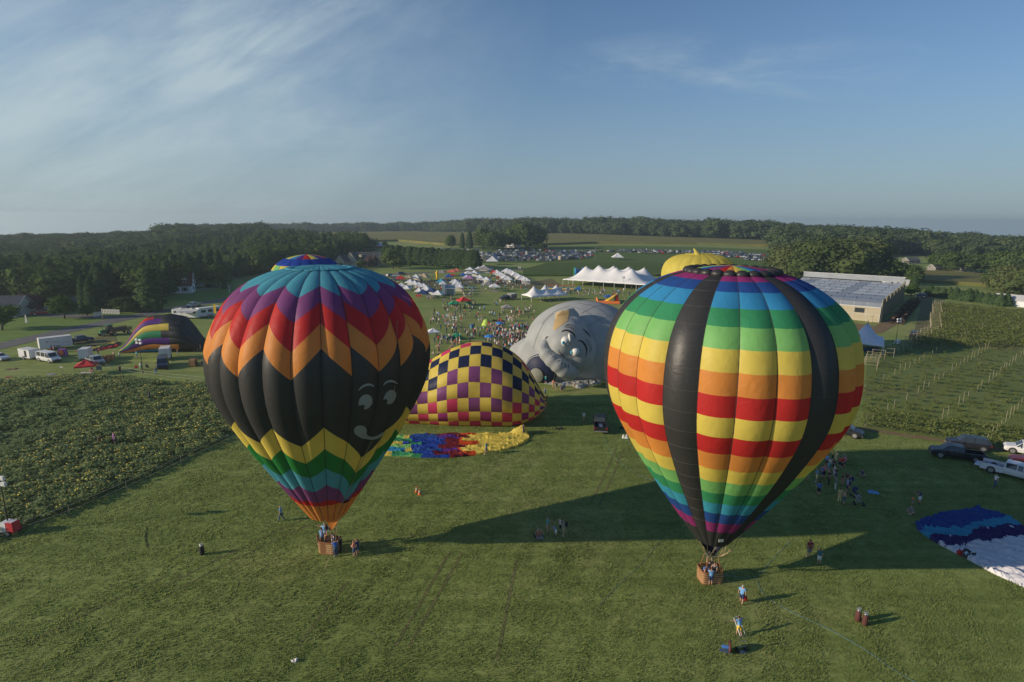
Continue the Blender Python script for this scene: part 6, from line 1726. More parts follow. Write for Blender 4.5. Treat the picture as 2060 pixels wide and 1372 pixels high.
def pick1(px, py, x, y):
    u = (px - 780) / 285; row = int((py - 872) / 6.5); w = noise.noise(Vector((x * .4, y * .8, 0))) * .05
    u += w; j = int(u * 16)
    if u < .02 + .1 * (row % 2): return ('yellow', 'lgreen', 'blue')[row % 3], j // 2, row
    if u < .17: return ('lgreen', 'yellow', 'dgreen', 'royal', 'lgreen', 'yellow', 'dgreen')[row % 7], j // 2, row
    if u < .30 + .05 * (row % 3): return ('royal', 'dblue', 'royal', 'dgreen' if u < .24 else 'royal')[row % 4], j // 2, row
    if u < .50: return ('maroon', 'violet', 'maroon', 'royal' if u < .42 else 'maroon')[row % 4], j // 2, row
    if u < .62 - .05 * (row % 3): return ('redorange', 'maroon', 'redorange')[row % 3], j // 2, row
    return 'yellow', 0, 0
gl_ = G(1050, 872)
cloth_patch('spread_envelope', [(720, 890), (760, 885), (800, 879), (850, 876), (905, 874), (960, 874), (1010, 873), (1045, 868), (1058, 873), (1066, 879), (1062, 887), (1045, 897), (1020, 905), (990, 910), (945, 918), (900, 922), (850, 921), (780, 917), (740, 914)], pick1,
            'colourful deflated envelope spread on the grass in front of the checkered balloon', .36, .26, (3.0, .30), R(3), lift=lambda x, y: max(0, 1.15 - math.hypot(x - gl_.x, (y - gl_.y) * 1.6) * .7))
def line_y(tab, x): return interp(tab, x)
def pick2(px, py, x, y):
    w = noise.noise(Vector((x * .9, y * .9, 2))) * 5
    if py < line_y([(1835, 1066), (1930, 1063), (1965, 1056), (2025, 1043), (2120, 1035)], px) + w: return 'dblue', 0
    if py < line_y([(1835, 1083), (1955, 1080), (1956, 1066), (2050, 1060), (2140, 1060)], px) + w: return 'cyan', 1
    if py < line_y([(1835, 1103), (1903, 1102), (1960, 1096), (2060, 1080), (2140, 1072)], px) + w:
        if noise.noise(Vector((x * 2.6, y * 1.2, 7))) > .38 and (px < 1945 or py < 1072): return 'white', 3
        return 'violetnavy', 2
    if math.hypot((px - 1931) / 7, (py - 1115) / 4.5) < 1: return 'red', 5
    if .45 < math.hypot((px - 1941) / 11, (py - 1118) / 8) < 1.0 or (1945 < px < 1962 and 1119 < py < 1122.5): return 'black', 6
    return 'white', 4
FC['violetnavy'] = fabric('cloth_violet_navy', (.045, .03, .17)); 
cloth_patch('spread_envelope', [(1841, 1051), (1862, 1043), (1893, 1033), (1935, 1028), (1965, 1022), (2000, 1031), (2030, 1042), (2060, 1064), (2110, 1084), (2170, 1100), (2170, 1238), (2110, 1205), (2060, 1182), (2000, 1155), (1955, 1131), (1905, 1104), (1880, 1091), (1860, 1077), (1845, 1066)], pick2,
            'deflated blue and white envelope laid out at the right edge', .38, .22, (2.2, .5), R(-28))
def pick3(px, py, x, y): return ('red', 'yellow', 'black', 'red')[int(abs(py - 700 + (px - 213) * .28 + 12) / 4.2) % 4], 0
cloth_patch('spread_envelope', [(152, 706), (185, 698), (215, 692), (240, 687), (243, 694), (225, 701), (196, 706), (165, 709)], pick3, 'thin tail of yellow, red and black cloth left of the black rainbow balloon', .3, .5, (2., .3), R(15))
# black rainbow balloon lying down
bkb = empty('hot_air_balloon', (0, 0, 0), label='black balloon with a rainbow mouth lying half inflated near the trailers', cat='hot air balloon')
M0, M1 = G(229, 717), G(404, 708); axd = (M1 - M0); axd.z = 0; LB = axd.length; axa = math.atan2(axd.y, axd.x)
axn = axd.normalized(); side = Vector((axn.y, -axn.x, 0)); back = -side * 4.2
tops = [(233, 703), (242, 689), (254, 669), (267, 650), (281, 640), (298, 637), (326, 634), (355, 631), (376, 637), (388, 650), (399, 668), (410, 683)]
TT = []
for px, py in tops:
    # place along the axis whose plane passes through the middle of the balloon
    best = None
    for k in range(0, 200):
        q = M0 + back + axn * (LB * k / 185); d_ = abs(P((q.x, q.y, 4))[0] - px)
        if best is None or d_ < best[0]: best = (d_, k / 185, q)
    TT.append((best[1] * LB, zpt(px, py, best[2])))
m_ = 12; ztab = []
for k in range(m_ + 1):
    u = k / m_; x = LB * 1.03 * (1 - (1 - u) ** 1.4)
    zt_ = interp(TT, x) if k < m_ else 2.2
    t = x / LB
    ztab.append((x, (max(1.4, zt_) * min(1, .34 + t * 1.75)) if k < m_ else 2.3, -.2 if 0 < k < m_ else (.1 if k == 0 else 2.1), [.55 + 4.9 * min(1, t * 1.05), .1][k == m_] * (1 if t < .7 else max(.25, (1 - ((t - .7) / .33) ** 2)) ** .5)))
LD = Lying((M0.x + back.x * .85, M0.y + back.y * .85), axa, ztab, 16, .05); LD.s = side; LD.a0 = R(-95)
ub = arc_us(LD, 14)
LD.build_panels(bkb, lambda g: [(u, u) for u in ub], lambda g, k: (lambda c, lim: FC[c] if k < lim else FC['black'])(*[('blue', 7), ('blue', 7), ('orange', 9), ('violet', 8), ('dgreen', 7), ('yellow', 8), ('violet', 7), ('red', 6), ('red', 5), ('blue', 4), ('red', 4), ('dgreen', 4), ('yellow', 4), ('violet', 4), ('red', 4), ('blue', 5)][g]), nu=4)
LD.tapes(bkb, TAPEB, .03)
# wicker basket on its side with burner and red scoop, right of the black balloon
g = G(383, 737); e = empty('basket', g + Vector((0, 0, .75)), R(8), 'wicker basket lying on its side beside the smiling balloon', 'basket')
e.rotation_euler = (0, R(90), R(8)); basket_parts(e, 1.5, 1.2, 1.2, 0); burner_frame(e, 2.2, 1.5, 1.2, 0)
b = MB(); b.tube([(0, 0, 2.9), (0, 0, 4.6)], [.5, 1.5], 12, cap=False); b.build('scoop', FC['red'], e, True)
# ================================================================== elephant shaped balloon
def Up(px, py, Y):
    d = CROT @ Vector(((px - CX) / FPX, -(py - CY) / FPX, -1.0)); t = Y / d.y
    return Vector((d.x * t, Y, CAMZ + d.z * t))
eg = G(1150, 776); EY = eg.y
el = empty('elephant_balloon', (0, 0, 0), label='grey elephant shaped balloon lying on its side while it fills', cat='hot air balloon')
def remeshed(name, mb, vox, mat, smooth=6, flat=True):
    o = mb.build(name, mat, el, True)
    md = o.modifiers.new('r', 'REMESH'); md.mode = 'VOXEL'; md.voxel_size = vox
    ms = o.modifiers.new('s', 'SMOOTH'); ms.factor = .5; ms.iterations = smooth
    dg = bpy.context.evaluated_depsgraph_get(); me = bpy.data.meshes.new_from_object(o.evaluated_get(dg))
    old = o.data; o.modifiers.clear(); o.data = me; me.name = name
    if not me.materials: me.materials.append(mat)
    if flat:
        for v in me.vertices:
            if v.co.z < .05: v.co.z = .05
    me.polygons.foreach_set('use_smooth', [True] * len(me.polygons)); me.update()
    return o
k_ = .0925
b = MB(); c = Up(1172, 706, EY + 9.5); c.z = 6.2
b.ell(c, (11.4, 9.2, 8.3), 40, 24)
b.ell(Up(1085, 725, EY + 8), (4.6, 5.0, 5.2), 20, 14)
b.ell(Up(1118, 735, EY + 5.5), (5.5, 4.2, 4.6), 20, 14)
b.ell(Up(1235, 712, EY + 6), (6.5, 6.5, 6.0), 20, 14)
body = remeshed('body', b, .38, FC['grey'], 14)
# limb reaching out on the left
b = MB(); b.tube([Up(1088, 706, EY + 9), Up(1062, 708, EY + 10), Up(1040, 716, EY + 11), Up(1028, 726, EY + 11.5)], [3.4, 3.0, 2.4, 1.2], 14)
b.ell(Up(1031, 724, EY + 11.4), (1.6, 2.0, 2.2), 12, 8); remeshed('foreleg', b, .32, FC['grey'], 8)
# leg with an open dark foot toward the viewer
fc = Up(1086, 747, EY + 2.2); fa = (Up(1112, 732, EY + 8) - fc).normalized()
b = MB(); b.tube([fc, fc + fa * 1.0, fc + fa * 4.5], [3.0, 3.3, 3.4], 26, cap=True); o = b.build('hindleg', FC['grey'], el, True)
b = MB(); b.tube([fc - fa * .25, fc + fa * .4], [2.75, 3.2], 26); b.build('dark_sole', FC['navy'], el, True)
tq = fa.orthogonal().normalized()
b = MB(); b.tube([fc - fa * .36 + Vector((-.5, 0, -.75)), fc - fa * .2 + Vector((-.5, 0, -.75))], [1.35, 1.45], 20); b.build('sole_mesh', plain('mesh_grey', (.20, .21, .18), .8), el, True)
# head
b = MB()
b.ell(Up(1139, 690, EY + .6), (4.4, 3.6, 5.0), 24, 16, rot=Matrix.Rotation(R(-20), 3, 'Y'))
b.ell(Up(1160, 702, EY + .4), (3.6, 3.2, 4.4), 24, 16, rot=Matrix.Rotation(R(-15), 3, 'Y'))
b.ell(Up(1130, 714, EY - .1), (3.2, 2.6, 3.0), 20, 14)
b.ell(Up(1150, 667, EY + 1.6), (3.0, 2.8, 3.0), 20, 14)
b.ell(Up(1131, 696, EY - 2.1), (2.0, 1.3, 1.9), 16, 10)
head = remeshed('head', b, .26, FC['grey'], 6)
# trunk
b = MB()
tp_ = [(1156, 742, .6, 1.0), (1147, 750, -1.0, 1.5), (1136, 744, -1.9, 1.6), (1124, 734, -2.2, 1.5), (1110, 724, -2.1, 1.35), (1098, 713, -1.6, 1.2), (1091, 702, -.9, 1.0), (1096, 691, -.4, .8), (1104, 686, -.1, .62)]
pts = [Up(x, y, EY - .6 + d) for x, y, d, r in tp_]; rr = [r for *_, r in tp_]
fine, fr3 = [], []
for i in range(len(pts) - 1):
    for t in range(5):
        s = t / 5; fine.append(pts[i].lerp(pts[i + 1], s)); fr3.append(rr[i] + (rr[i + 1] - rr[i]) * s)
fine.append(pts[-1]); fr3.append(rr[-1])
for _ in range(4): fine = [fine[0]] + [(fine[i - 1] + fine[i + 1] + fine[i] * 2) / 4 for i in range(1, len(fine) - 1)] + [fine[-1]]
fr3 = [r * (1 + .05 * math.sin(i * 1.3)) for i, r in enumerate(fr3)]
b.tube(fine, fr3, 20); b.ell(fine[0], (1.5, 1.4, 1.5), 14, 10); b.ell(fine[-1], (.62, .6, .62), 10, 8)
b.tube([fine[-1], fine[-1] + Vector((.75, -.1, .5))], [.45, .22], 8); b.tube([fine[-1], fine[-1] + Vector((.9, -.1, -.35))], [.45, .22], 8)
trunk = remeshed('trunk', b, .16, FC['grey'], 3)
# ear
b = MB(); q = [(1118, 632), (1128, 624), (1146, 620), (1152, 632), (1150, 652), (1142, 660), (1120, 668), (1112, 664)]
vs = [Up(x, y, EY + .9) for x, y in q] + [Up(x, y, EY + 2.6) for x, y in q]
n = len(q); b.add(vs, [tuple(range(n)), tuple(range(n, 2 * n))[::-1]] + [(i, (i + 1) % n, n + (i + 1) % n, n + i) for i in range(n)][::1])
b.tube([Up(1147, 621, EY + 2.2), Up(1155, 634, EY + 2.4), Up(1158, 650, EY + 2.6), Up(1156, 664, EY + 2.8)], [.55, .95, 1.05, .8], 12)
ear = remeshed('ear', b, .22, FC['grey'], 5)
bm_ = bmesh.new(); bmt = bpy.data.meshes
V_, F_ = [], []
for o in (body, head, trunk, ear):
    off = len(V_); V_ += [v.co.copy() for v in o.data.vertices]; F_ += [tuple(i + off for i in p.vertices) for p in o.data.polygons]
bve = BVHTree.FromPolygons(V_, F_)
def ec(p): return (1020 + p[0] / 6.858, 590 + p[1] / 6.858)
applique(bve, [ec(p) for p in [(668, 272), (760, 240), (858, 232), (850, 300), (835, 385), (770, 430), (700, 480), (655, 515), (636, 495), (650, 410), (672, 330)]], FC['tan'], 'inner_ear', el, .05, 2.)
BLK = plain('line_black', (.012, .012, .015), .7)
thin = lambda h: (lambda t: .8 + h * math.sin(math.pi * min(1, t * 1.02)) ** .7)
lines = [([(748, 538), (790, 512), (840, 515), (890, 540), (930, 580), (938, 630)], 2.2), ([(970, 664), (1010, 655), (1050, 680), (1085, 735), (1098, 800), (1078, 875)], 2.3),
         ([(780, 465), (830, 448), (890, 470), (960, 515)], .45), ([(800, 445), (850, 432), (910, 450), (965, 490)], .45), ([(790, 480), (850, 470), (900, 500), (950, 540)], .4),
         ([(1045, 485), (1080, 530), (1120, 575), (1155, 605)], .8), ([(1030, 500), (1070, 515), (1110, 540)], .4), ([(1060, 500), (1100, 540), (1150, 585)], .5),
         ([(1075, 640), (1110, 690), (1140, 750), (1145, 820)], .4), ([(1095, 630), (1135, 680), (1160, 740), (1160, 800)], .4), ([(1120, 700), (1140, 760), (1135, 840)], .35),
         ([(700, 770), (735, 830), (770, 870), (800, 905)], .7), ([(745, 835), (775, 850), (800, 880)], .5), ([(530, 640), (545, 610), (575, 595)], 1.3),
         ([(590, 850), (610, 838), (625, 850)], .5), ([(615, 888), (635, 870), (655, 878)], .6), ([(650, 920), (675, 895), (690, 900)], .7), ([(695, 955), (710, 930), (725, 925)], .7), ([(750, 990), (757, 965), (762, 948)], .7), ([(808, 1028), (808, 1000), (802, 962)], .7), ([(852, 1035), (850, 1010), (845, 980)], .7)]
for p, h in lines: applique(bve, [ec(q) for q in stroke(p, thin(h * 5.2))], BLK, 'drawn_line', el, .06, 3.)
# quilting seams over the back
SEMG = plain('seam_grey', (.17, .19, .20), .8)
for p in ([(880, 190), (960, 200), (1080, 245), (1180, 310), (1280, 380), (1370, 450)], [(1030, 275), (1130, 220), (1230, 175), (1340, 160)], [(1120, 455), (1220, 395), (1330, 340), (1440, 300)], [(940, 130), (1050, 150), (1200, 180), (1310, 240), (1400, 330)], [(640, 280), (520, 400), (430, 560), (360, 760)], [(980, 110), (1100, 105), (1250, 125), (1380, 190)], [(480, 430), (560, 330), (700, 230), (860, 180)]):
    applique(bve, [ec(q) for q in stroke(p, lambda t: 2.2)], SEMG, 'seam', el, .05, 4.)
EYEW = plain('eye_white', (.62, .63, .60), .4); EYEB = plain('eye_blue', (.10, .45, .62), .4)
for (x, y, rx, rz, ix, iy) in ((803, 664, 62, 72, -30, 6), (945, 806, 60, 68, -52, 5)):
    px, py = ec((x, y)); q = onto(bve, px, py, 0)
    s = 1 / 6.858 * (q.y / 1150)
    b = MB(); b.ell(q + Vector((0, .1, 0)), (rx * s, .95, rz * s), 18, 12, rot=Matrix.Rotation(R(12), 3, 'Y')); eo = b.build('eye', EYEW, el, True)
    ip = q + Vector((ix * s, -.72 if ix > -40 else -.38, -iy * s)); b = MB(); b.ell(ip, (24 * s, .16, 27 * s), 14, 8); b.build('iris', EYEB, eo, True)
    b = MB(); b.ell(ip + Vector((-.02, -.12, .05)), (9 * s, .1, 12 * s), 10, 6); b.build('pupil', BLK, eo, True)
b = MB(); q = onto(bve, *ec((850, 630)), 0) + Vector((.15, -.35, .2)); b.ell(q, (.28, .7, .95), 12, 8, rot=Matrix.Rotation(R(-8), 3, 'Y')); b.build('eyelid_fold', EYEW, el, True)
# slack cloth round the mouth of the envelope
cloth_patch('slack_cloth', [(1094, 772), (1120, 775), (1150, 776), (1165, 783), (1180, 777), (1205, 772), (1212, 768), (1205, 762), (1150, 762), (1100, 764)], lambda *a: 'grey', 'crumpled grey cloth in front of the elephant balloon', .5, .5, (1.2, .5), 0, cat='balloon envelope')
# ================================================================== PEOPLE
SKIN = [plain('skin_%d' % i, c, .6, var=.03) for i, c in enumerate([(.50, .30, .21), (.42, .24, .16), (.22, .12, .08)])]
HAIR = [plain('hair_%d' % i, c, .7, var=.1) for i, c in enumerate([(.035, .02, .012), (.10, .055, .03), (.28, .19, .10), (.35, .34, .33)])]
CLC = dict(white=(.72, .73, .74), black=(.02, .02, .022), navy=(.025, .04, .12), blue=(.05, .17, .50), lightblue=(.16, .38, .70), grey=(.22, .23, .24), red=(.55, .03, .03), pink=(.70, .22, .26), orange=(.75, .22, .04), yellow=(.80, .52, .05), green=(.05, .30, .10), teal=(.03, .38, .42), khaki=(.40, .33, .22), tan=(.45, .34, .20), denim=(.06, .11, .20), brown=(.16, .09, .06), purple=(.22, .08, .30), lime=(.45, .75, .10), cream=(.75, .62, .30), maroon=(.28, .02, .04), coral=(.75, .26, .18), tealdark=(.03, .15, .20))
CL = {k: plain('wear_' + k, v, .8, var=.06) for k, v in CLC.items()}
SHOE = plain('shoe_dark', (.05, .045, .04), .7); SHOEW = plain('shoe_white', (.7, .7, .7), .6)
def person_mesh(pose='stand', arms='down', lean=0., stride=0., build=1.0, long_=False, skirt=False):
    "skeleton -> one skinned body; faces sorted by the nearest limb so clothes can be cut from it. Facing -Y"
    V = Vector; sit = pose == 'sit'; crouch = pose == 'crouch'
    hipz = .14 if sit else .50 if crouch else .93
    hip = V((0, 0, hipz)); ln = lean + (.35 if crouch else .1 if sit else 0)
    def up(d, x=0, y=0): return hip + V((x, -math.sin(ln) * d + y, math.cos(ln) * d))
    bw = build
    js = [(hip, .135 * bw, .115 * bw), (up(.18), .13 * bw, .105 * bw), (up(.40), .15 * bw, .11 * bw), (up(.50), .075, .065), (up(.575, 0, -.01), .055, .055), (up(.66, 0, -.02), .092, .10), (up(.745, 0, -.015), .085, .095)]
    ed = [(i, i + 1) for i in range(6)]; reg = ['hips', 'torso', 'torso', 'neck', 'neck', 'head', 'head']
    def add(p, r, par, rg):
        js.append((p, r, r)); ed.append((par, len(js) - 1)); reg.append(rg); return len(js) - 1
    for s in (-1, 1):
        sh = add(up(.45, s * .17 * bw), .068, 2, 'torso')
        e_ = w_ = None
        A = arms if isinstance(arms, str) else arms[0 if s < 0 else 1]
        S0 = up(.45, s * .17 * bw)
        off = {'down': ((.07, .02, -.27), (.02, -.08, -.25)), 'up': ((.06, -.08, .22), (-.04, -.06, .26)), 'face': ((.10, -.16, -.20), (-.12, -.14, .26)), 'fold': ((.09, -.05, -.25), (-.18, -.18, .02)), 'fwd': ((.04, -.22, -.14), (-.02, -.26, -.04)), 'out': ((.25, -.04, -.06), (.22, -.08, .02)), 'hip': ((.17, .06, -.22), (-.12, -.08, -.14)), 'knee': ((.08, -.14, -.18), (.06, -.20, -.10))}[A]
        e1 = S0 + V((s * off[0][0], off[0][1], off[0][2])); w1 = e1 + V((s * off[1][0], off[1][1], off[1][2]))
        a = add(S0.lerp(e1, .5), .052, sh, 'sleeve'); a = add(e1, .042, a, 'arm'); a = add(w1, .030, a, 'arm'); add(w1 + (w1 - e1).normalized() * .10, .036, a, 'hand')
        h0 = hip + V((s * .085, 0, -.06 if not sit else 0)); th = add(h0, .098 * bw, 0, 'hips')
        if sit: k0 = hip + V((s * .38, -.30, .12)); a0 = hip + V((-s * .10, -.42, -.06))
        elif crouch: k0 = hip + V((s * .16, -.38, .04)); a0 = hip + V((s * .14, -.14, -.40))
        else:
            st = stride * s; k0 = V((s * .10, -.20 * st - .02, .50)); a0 = V((s * .11, -.42 * st + (.10 if st < 0 else 0), .09 + (.05 if st < 0 else 0)))
        t1 = add(h0.lerp(k0, .5), .082 * bw, th, 'thigh'); kk = add(k0, .058 * bw, t1, 'knee'); c1_ = add(k0.lerp(a0, .35), .055, kk, 'calf'); an = add(a0, .038, c1_, 'calf')
        add(a0 + V((s * .02, -.13, -.045)), .04, an, 'foot')
    me = bpy.data.meshes.new('person'); me.from_pydata([tuple(j[0]) for j in js], ed, [])
    o = bpy.data.objects.new('p', me); COL.objects.link(o)
    md = o.modifiers.new('k', 'SKIN'); md.use_smooth_shade = True
    for i, sv in enumerate(me.skin_vertices[0].data): sv.radius = (js[i][1], js[i][2]); sv.use_root = i == 0
    ms = o.modifiers.new('s', 'SUBSURF'); ms.levels = 1
    dg = bpy.context.evaluated_depsgraph_get(); out = bpy.data.meshes.new_from_object(o.evaluated_get(dg))
    bpy.data.objects.remove(o)
    segs = [(js[a][0], js[b_][0], reg[b_]) for a, b_ in ed]
    zmin = min(v.co.z for v in out.vertices)
    cls = []
    neck = up(.54)
    for p in out.polygons:
        c = p.center; best = (9, None)
        for a, b_, rg in segs:
            ab = b_ - a; t = max(0, min(1, (c - a).dot(ab) / max(1e-9, ab.length_squared))); d = (c - a - ab * t).length
            if d < best[0]: best = (d, rg)
        rg = best[1]
        if rg in ('torso', 'sleeve'): k = 1
        elif rg == 'hips': k = 2 if (c - hip).dot(up(1) - hip) < .08 else 1
        elif rg == 'thigh' or (rg == 'knee' and not long_ and (c - p.center).length == 0 and False): k = 2
        elif rg in ('knee', 'calf'): k = 2 if long_ or (rg == 'knee') else 0
        elif rg == 'foot': k = 3
        elif rg == 'head':
            hd = up(.70, 0, -.015); k = 4 if (c.z - hd.z) > .035 or (c.y - hd.y) > .02 and c.z > hd.z - .09 else 0
        else: k = 0
        cls.append(k)
    for v in out.vertices: v.co.z -= zmin
    out.polygons.foreach_set('use_smooth', [True] * len(out.polygons))
    return out, cls
POSES = {}
def pose_mesh(*key):
    if key not in POSES: POSES[key] = person_mesh(*key)
    return POSES[key]
def shell(src, cls, ks, grow, name):
    "a garment: the faces of those regions pushed out a little"
    idx = {}; vs = []; fs = []
    for p, c in zip(src.polygons, cls):
        if c not in ks: continue
        t = []
        for i in p.vertices:
            if i not in idx: idx[i] = len(vs); v = src.vertices[i]; vs.append(v.co + v.normal * grow)
            t.append(idx[i])
        fs.append(tuple(t))
    return mesh(name, vs, fs, None, True)
GARM = {}
def person(g, label, shirt, pants, hair=0, skin=0, rz=0., h=1.72, pose='stand', arms='down', lean=0., stride=0., build=1.0, long_=False, hat=None, shoes=SHOE, num=None, pack=None, bag=None, group=None, z=0.):
    key = (pose, arms, lean, stride, build, long_); src, cls = pose_mesh(*key)
    e = empty('person', (g.x, g.y, g.z + z), rz, label, 'person', group); s = h / 1.72; e.scale = (s, s, s)
    if key not in GARM:
        GARM[key] = [src.copy()] + [shell(src, cls, (k,), gr, nm) for k, gr, nm in ((1, .018, 'shirt'), (2, .016, 'trousers' if long_ else 'shorts'), (3, .012, 'shoes'), (4, .016, 'hair'))]
    b0, s1, s2, s3, s4 = GARM[key]
    for me, nm, mt in ((b0, 'body', SKIN[skin]), (s1, 'shirt', CL[shirt]), (s2, 'trousers' if long_ else 'shorts', CL[pants]), (s3, 'shoes', shoes), (s4, 'hat' if hat else 'hair', CL[hat] if hat else HAIR[hair])):
        if not me.materials: me.materials.append(mt)
        o = link(nm, me, e); o.material_slots[0].link = 'OBJECT'; o.material_slots[0].material = mt
    zc = max(v.co.z for v in src.vertices)
    if pose == 'stand':
        m2 = MB(); y0 = -.115 - math.sin(lean) * .66; m2.box((0, y0, zc - .135), (.03, .04, .045)); m2.build('nose', SKIN[skin], e)
        for sx in (-.033, .033): MB().box((sx, y0 + .012, zc - .105), (.022, .012, .012)).build('eye', BLK, e)
    if num:
        t = MB()
        for gx, st in zip((-.075, .075), num):
            for x0_, z0_, x1_, z1_ in st: t.box((gx * 1.0 + (x0_ + x1_) / 2, .172 * build, 1.24 + (z0_ + z1_) / 2), (abs(x1_ - x0_) + .026, .012, abs(z1_ - z0_) + .026))
        t.build('jersey_number', CL['tan'], e)
    if pack: t = MB(); t.box((0, .24, 1.22), (.30, .20, .42), top=.85); t.build('backpack', CL[pack], e)
    if hat:
        t = MB(); t.box((0, -.14 - math.sin(lean) * .7, zc - .065), (.14, .12, .02)); t.build('cap_brim', CL[hat], e)
    return e
def face_to(pa, pb): d = G(*pb) - G(*pa); return math.atan2(d.y, d.x) + math.pi / 2
def PP(px, py, label, shirt, pants, **k): return person(G(px, py), label, shirt, pants, **k)
D2 = [(-.04, .08, .04, .08), (.04, 0, .04, .08), (-.04, 0, .04, 0), (-.04, -.08, -.04, 0), (-.04, -.08, .04, -.08)]
TOCAM = 0.0; AWAY = math.pi
rT = math.pi / 2   # facing right in the picture
PP(1491, 1214, 'man in a light blue shirt walking with a red bag in the foreground', 'lightblue', 'navy', hair=3, rz=AWAY - .6, stride=.35, build=1.1)
g = G(1497, 1212); b = MB(); b.box((0, 0, .42), (.34, .20, .34), top=.7); o = b.build('red_bag', CL['red']); o.location = g + Vector((.05, 0, 0)); tag(o, 'red bag held by the man in the light blue shirt', 'bag')
PP(1486, 1278, 'boy in light blue shirt and yellow shorts leaning over a white frame', 'lightblue', 'yellow', rz=AWAY + .3, lean=.25, arms='out', h=1.6, stride=.3)
PP(1429, 1177, 'long haired woman in blue shirt at the near side of the rainbow basket', 'lightblue', 'navy', hair=1, rz=AWAY, arms='fwd', h=1.68, shoes=SHOEW)
PP(1627, 1121, 'man in a dark red numbered jersey and red cap watching', 'maroon', 'grey', rz=AWAY, hat='maroon', build=1.2, h=1.82, shoes=SHOEW, num=(D2, D2))
PP(1647, 1135, 'woman in teal top and white shorts holding up a phone', 'tealdark', 'white', hair=1, rz=AWAY - .2, arms=('down', 'up'), h=1.62, shoes=SHOEW)
PP(566, 1048, 'person in blue shirt and dark jeans walking alone beneath the smiling balloon', 'lightblue', 'denim', hair=3, rz=-rT, stride=.55, long_=True)
PP(713, 1120, 'woman in coral top and denim shorts right of the smiling balloon basket', 'coral', 'denim', hair=2, rz=-rT - .2, arms='fold', h=1.68)
PP(720, 1116, 'person in dark clothes behind the woman in the coral top', 'navy', 'denim', hair=0, rz=-rT - .5, h=1.66)
PP(717, 1112, 'child with green backpack near the woman in the coral top', 'brown', 'navy', rz=-rT, h=1.4, pack='green')
PP(676, 1120, 'person in blue jeans bending at the corner of the smiling balloon basket', 'blue', 'denim', rz=AWAY + .5, lean=.5, arms='fwd', long_=True, shoes=SHOEW, h=1.7)
PP(686, 1111, 'person in dark patterned top beside the smiling balloon basket', 'black', 'black', hair=0, rz=-rT, arms='fwd', long_=True)
PP(640, 1097, 'child in dark shorts left of the smiling balloon basket', 'brown', 'black', rz=rT, h=1.35)
PP(655, 1104, 'man in cyan shirt and white shorts climbing onto the smiling balloon basket', 'lightblue', 'white', hair=3, rz=AWAY, lean=.2, arms='out', h=1.78, z=.85)
PP(649, 1106, 'person in pale blue shirt leaning into the smiling balloon basket', 'lightblue', 'denim', rz=AWAY + .2, lean=.35, arms='fwd', z=.5)
for (dx, dy, lb_, sh, hr, ar) in ((-.35, .1, 'passenger in brown standing in the smiling balloon basket', 'brown', 1, 'up'), (.3, .15, 'passenger in white standing in the smiling balloon basket', 'white', 0, 'fwd'), (.5, -.1, 'passenger in dark blue at the right side of the smiling balloon basket', 'navy', 0, 'fold')):
    person(gl + Vector((dx, dy, .1)), lb_, sh, 'denim', hair=hr, rz=rnd.uniform(0, 6), arms=ar)
for (dx, dy, lb_, sh, sk, rz, ar, ln) in ((-.55, -.1, 'passenger in blue leaning over the left rim of the rainbow basket', 'blue', 0, 0.3, 'knee', .5), (-.05, .15, 'pilot reaching up to the burner of the rainbow balloon', 'black', 0, math.pi, 'up', 0), (.45, 0, 'passenger in dark clothes at the right of the rainbow basket', 'grey', 1, -.8, 'knee', .3), (.2, .3, 'passenger with light hair in the back of the rainbow basket', 'coral', 0, 1., 'fold', 0)):
    person(gb + Vector((dx, dy, .08)), lb_, sh, 'denim', rz=rz, skin=sk, arms=ar, lean=ln, h=1.7)
PP(978, 914, 'man in turquoise shirt walking in front of the yellow spread cloth', 'teal', 'grey', hair=1, rz=-rT - .4, stride=.3, shoes=SHOEW)
PP(1053, 876, 'person in dark clothes lifting the edge of the yellow spread cloth', 'navy', 'navy', rz=-rT, arms='fwd', long_=True)
PP(1174, 849, 'person in white shirt standing left of the dark pickup', 'white', 'khaki', rz=AWAY, hair=2)
PP(1097, 798, 'person in blue at the crown of the checkered balloon', 'blue', 'navy', rz=-rT, arms='fwd')
PP(1098, 772, 'person in turquoise shirt at the dark foot of the elephant balloon', 'teal', 'navy', rz=AWAY, arms='fwd')
for (px, py, sh, pa, lb_) in ((1113, 781, 'coral', 'khaki', 'person in coral in front of the elephant trunk'), (1119, 786, 'black', 'grey', 'person in black in front of the elephant balloon'), (1130, 788, 'navy', 'navy', 'person in navy crouching before the elephant balloon'), (1135, 785, 'blue', 'denim', 'person in blue before the elephant balloon'), (1155, 781, 'white', 'khaki', 'person in white shirt standing before the grey crumpled cloth'), (1184, 778, 'pink', 'black', 'person in pink and black right of the grey crumpled cloth')):
    PP(px, py, lb_, sh, pa, rz=rnd.choice((AWAY, 0, rT)), pose='crouch' if 'crouch' in lb_ else 'stand')
PP(1101, 1074, 'man in deep blue shirt holding out his hand by the red fan', 'teal', 'khaki', hair=3, rz=rT - .2, arms=('down', 'fwd'), h=1.8)
PP(1118, 1079, 'child in blue and white bending over beside the red fan group', 'lightblue', 'white', hair=0, rz=-rT + .3, lean=.6, arms='fwd', h=1.4)
PP(1134, 1078, 'man in grey with a black backpack by the red fan group', 'grey', 'khaki', hair=0, rz=-rT + .1, arms='face', pack='black', h=1.76, shoes=SHOEW)
PP(1127, 1071, 'woman in pale top and black shorts behind the man with the backpack', 'white', 'black', hair=1, rz=-rT, arms='face', h=1.64)
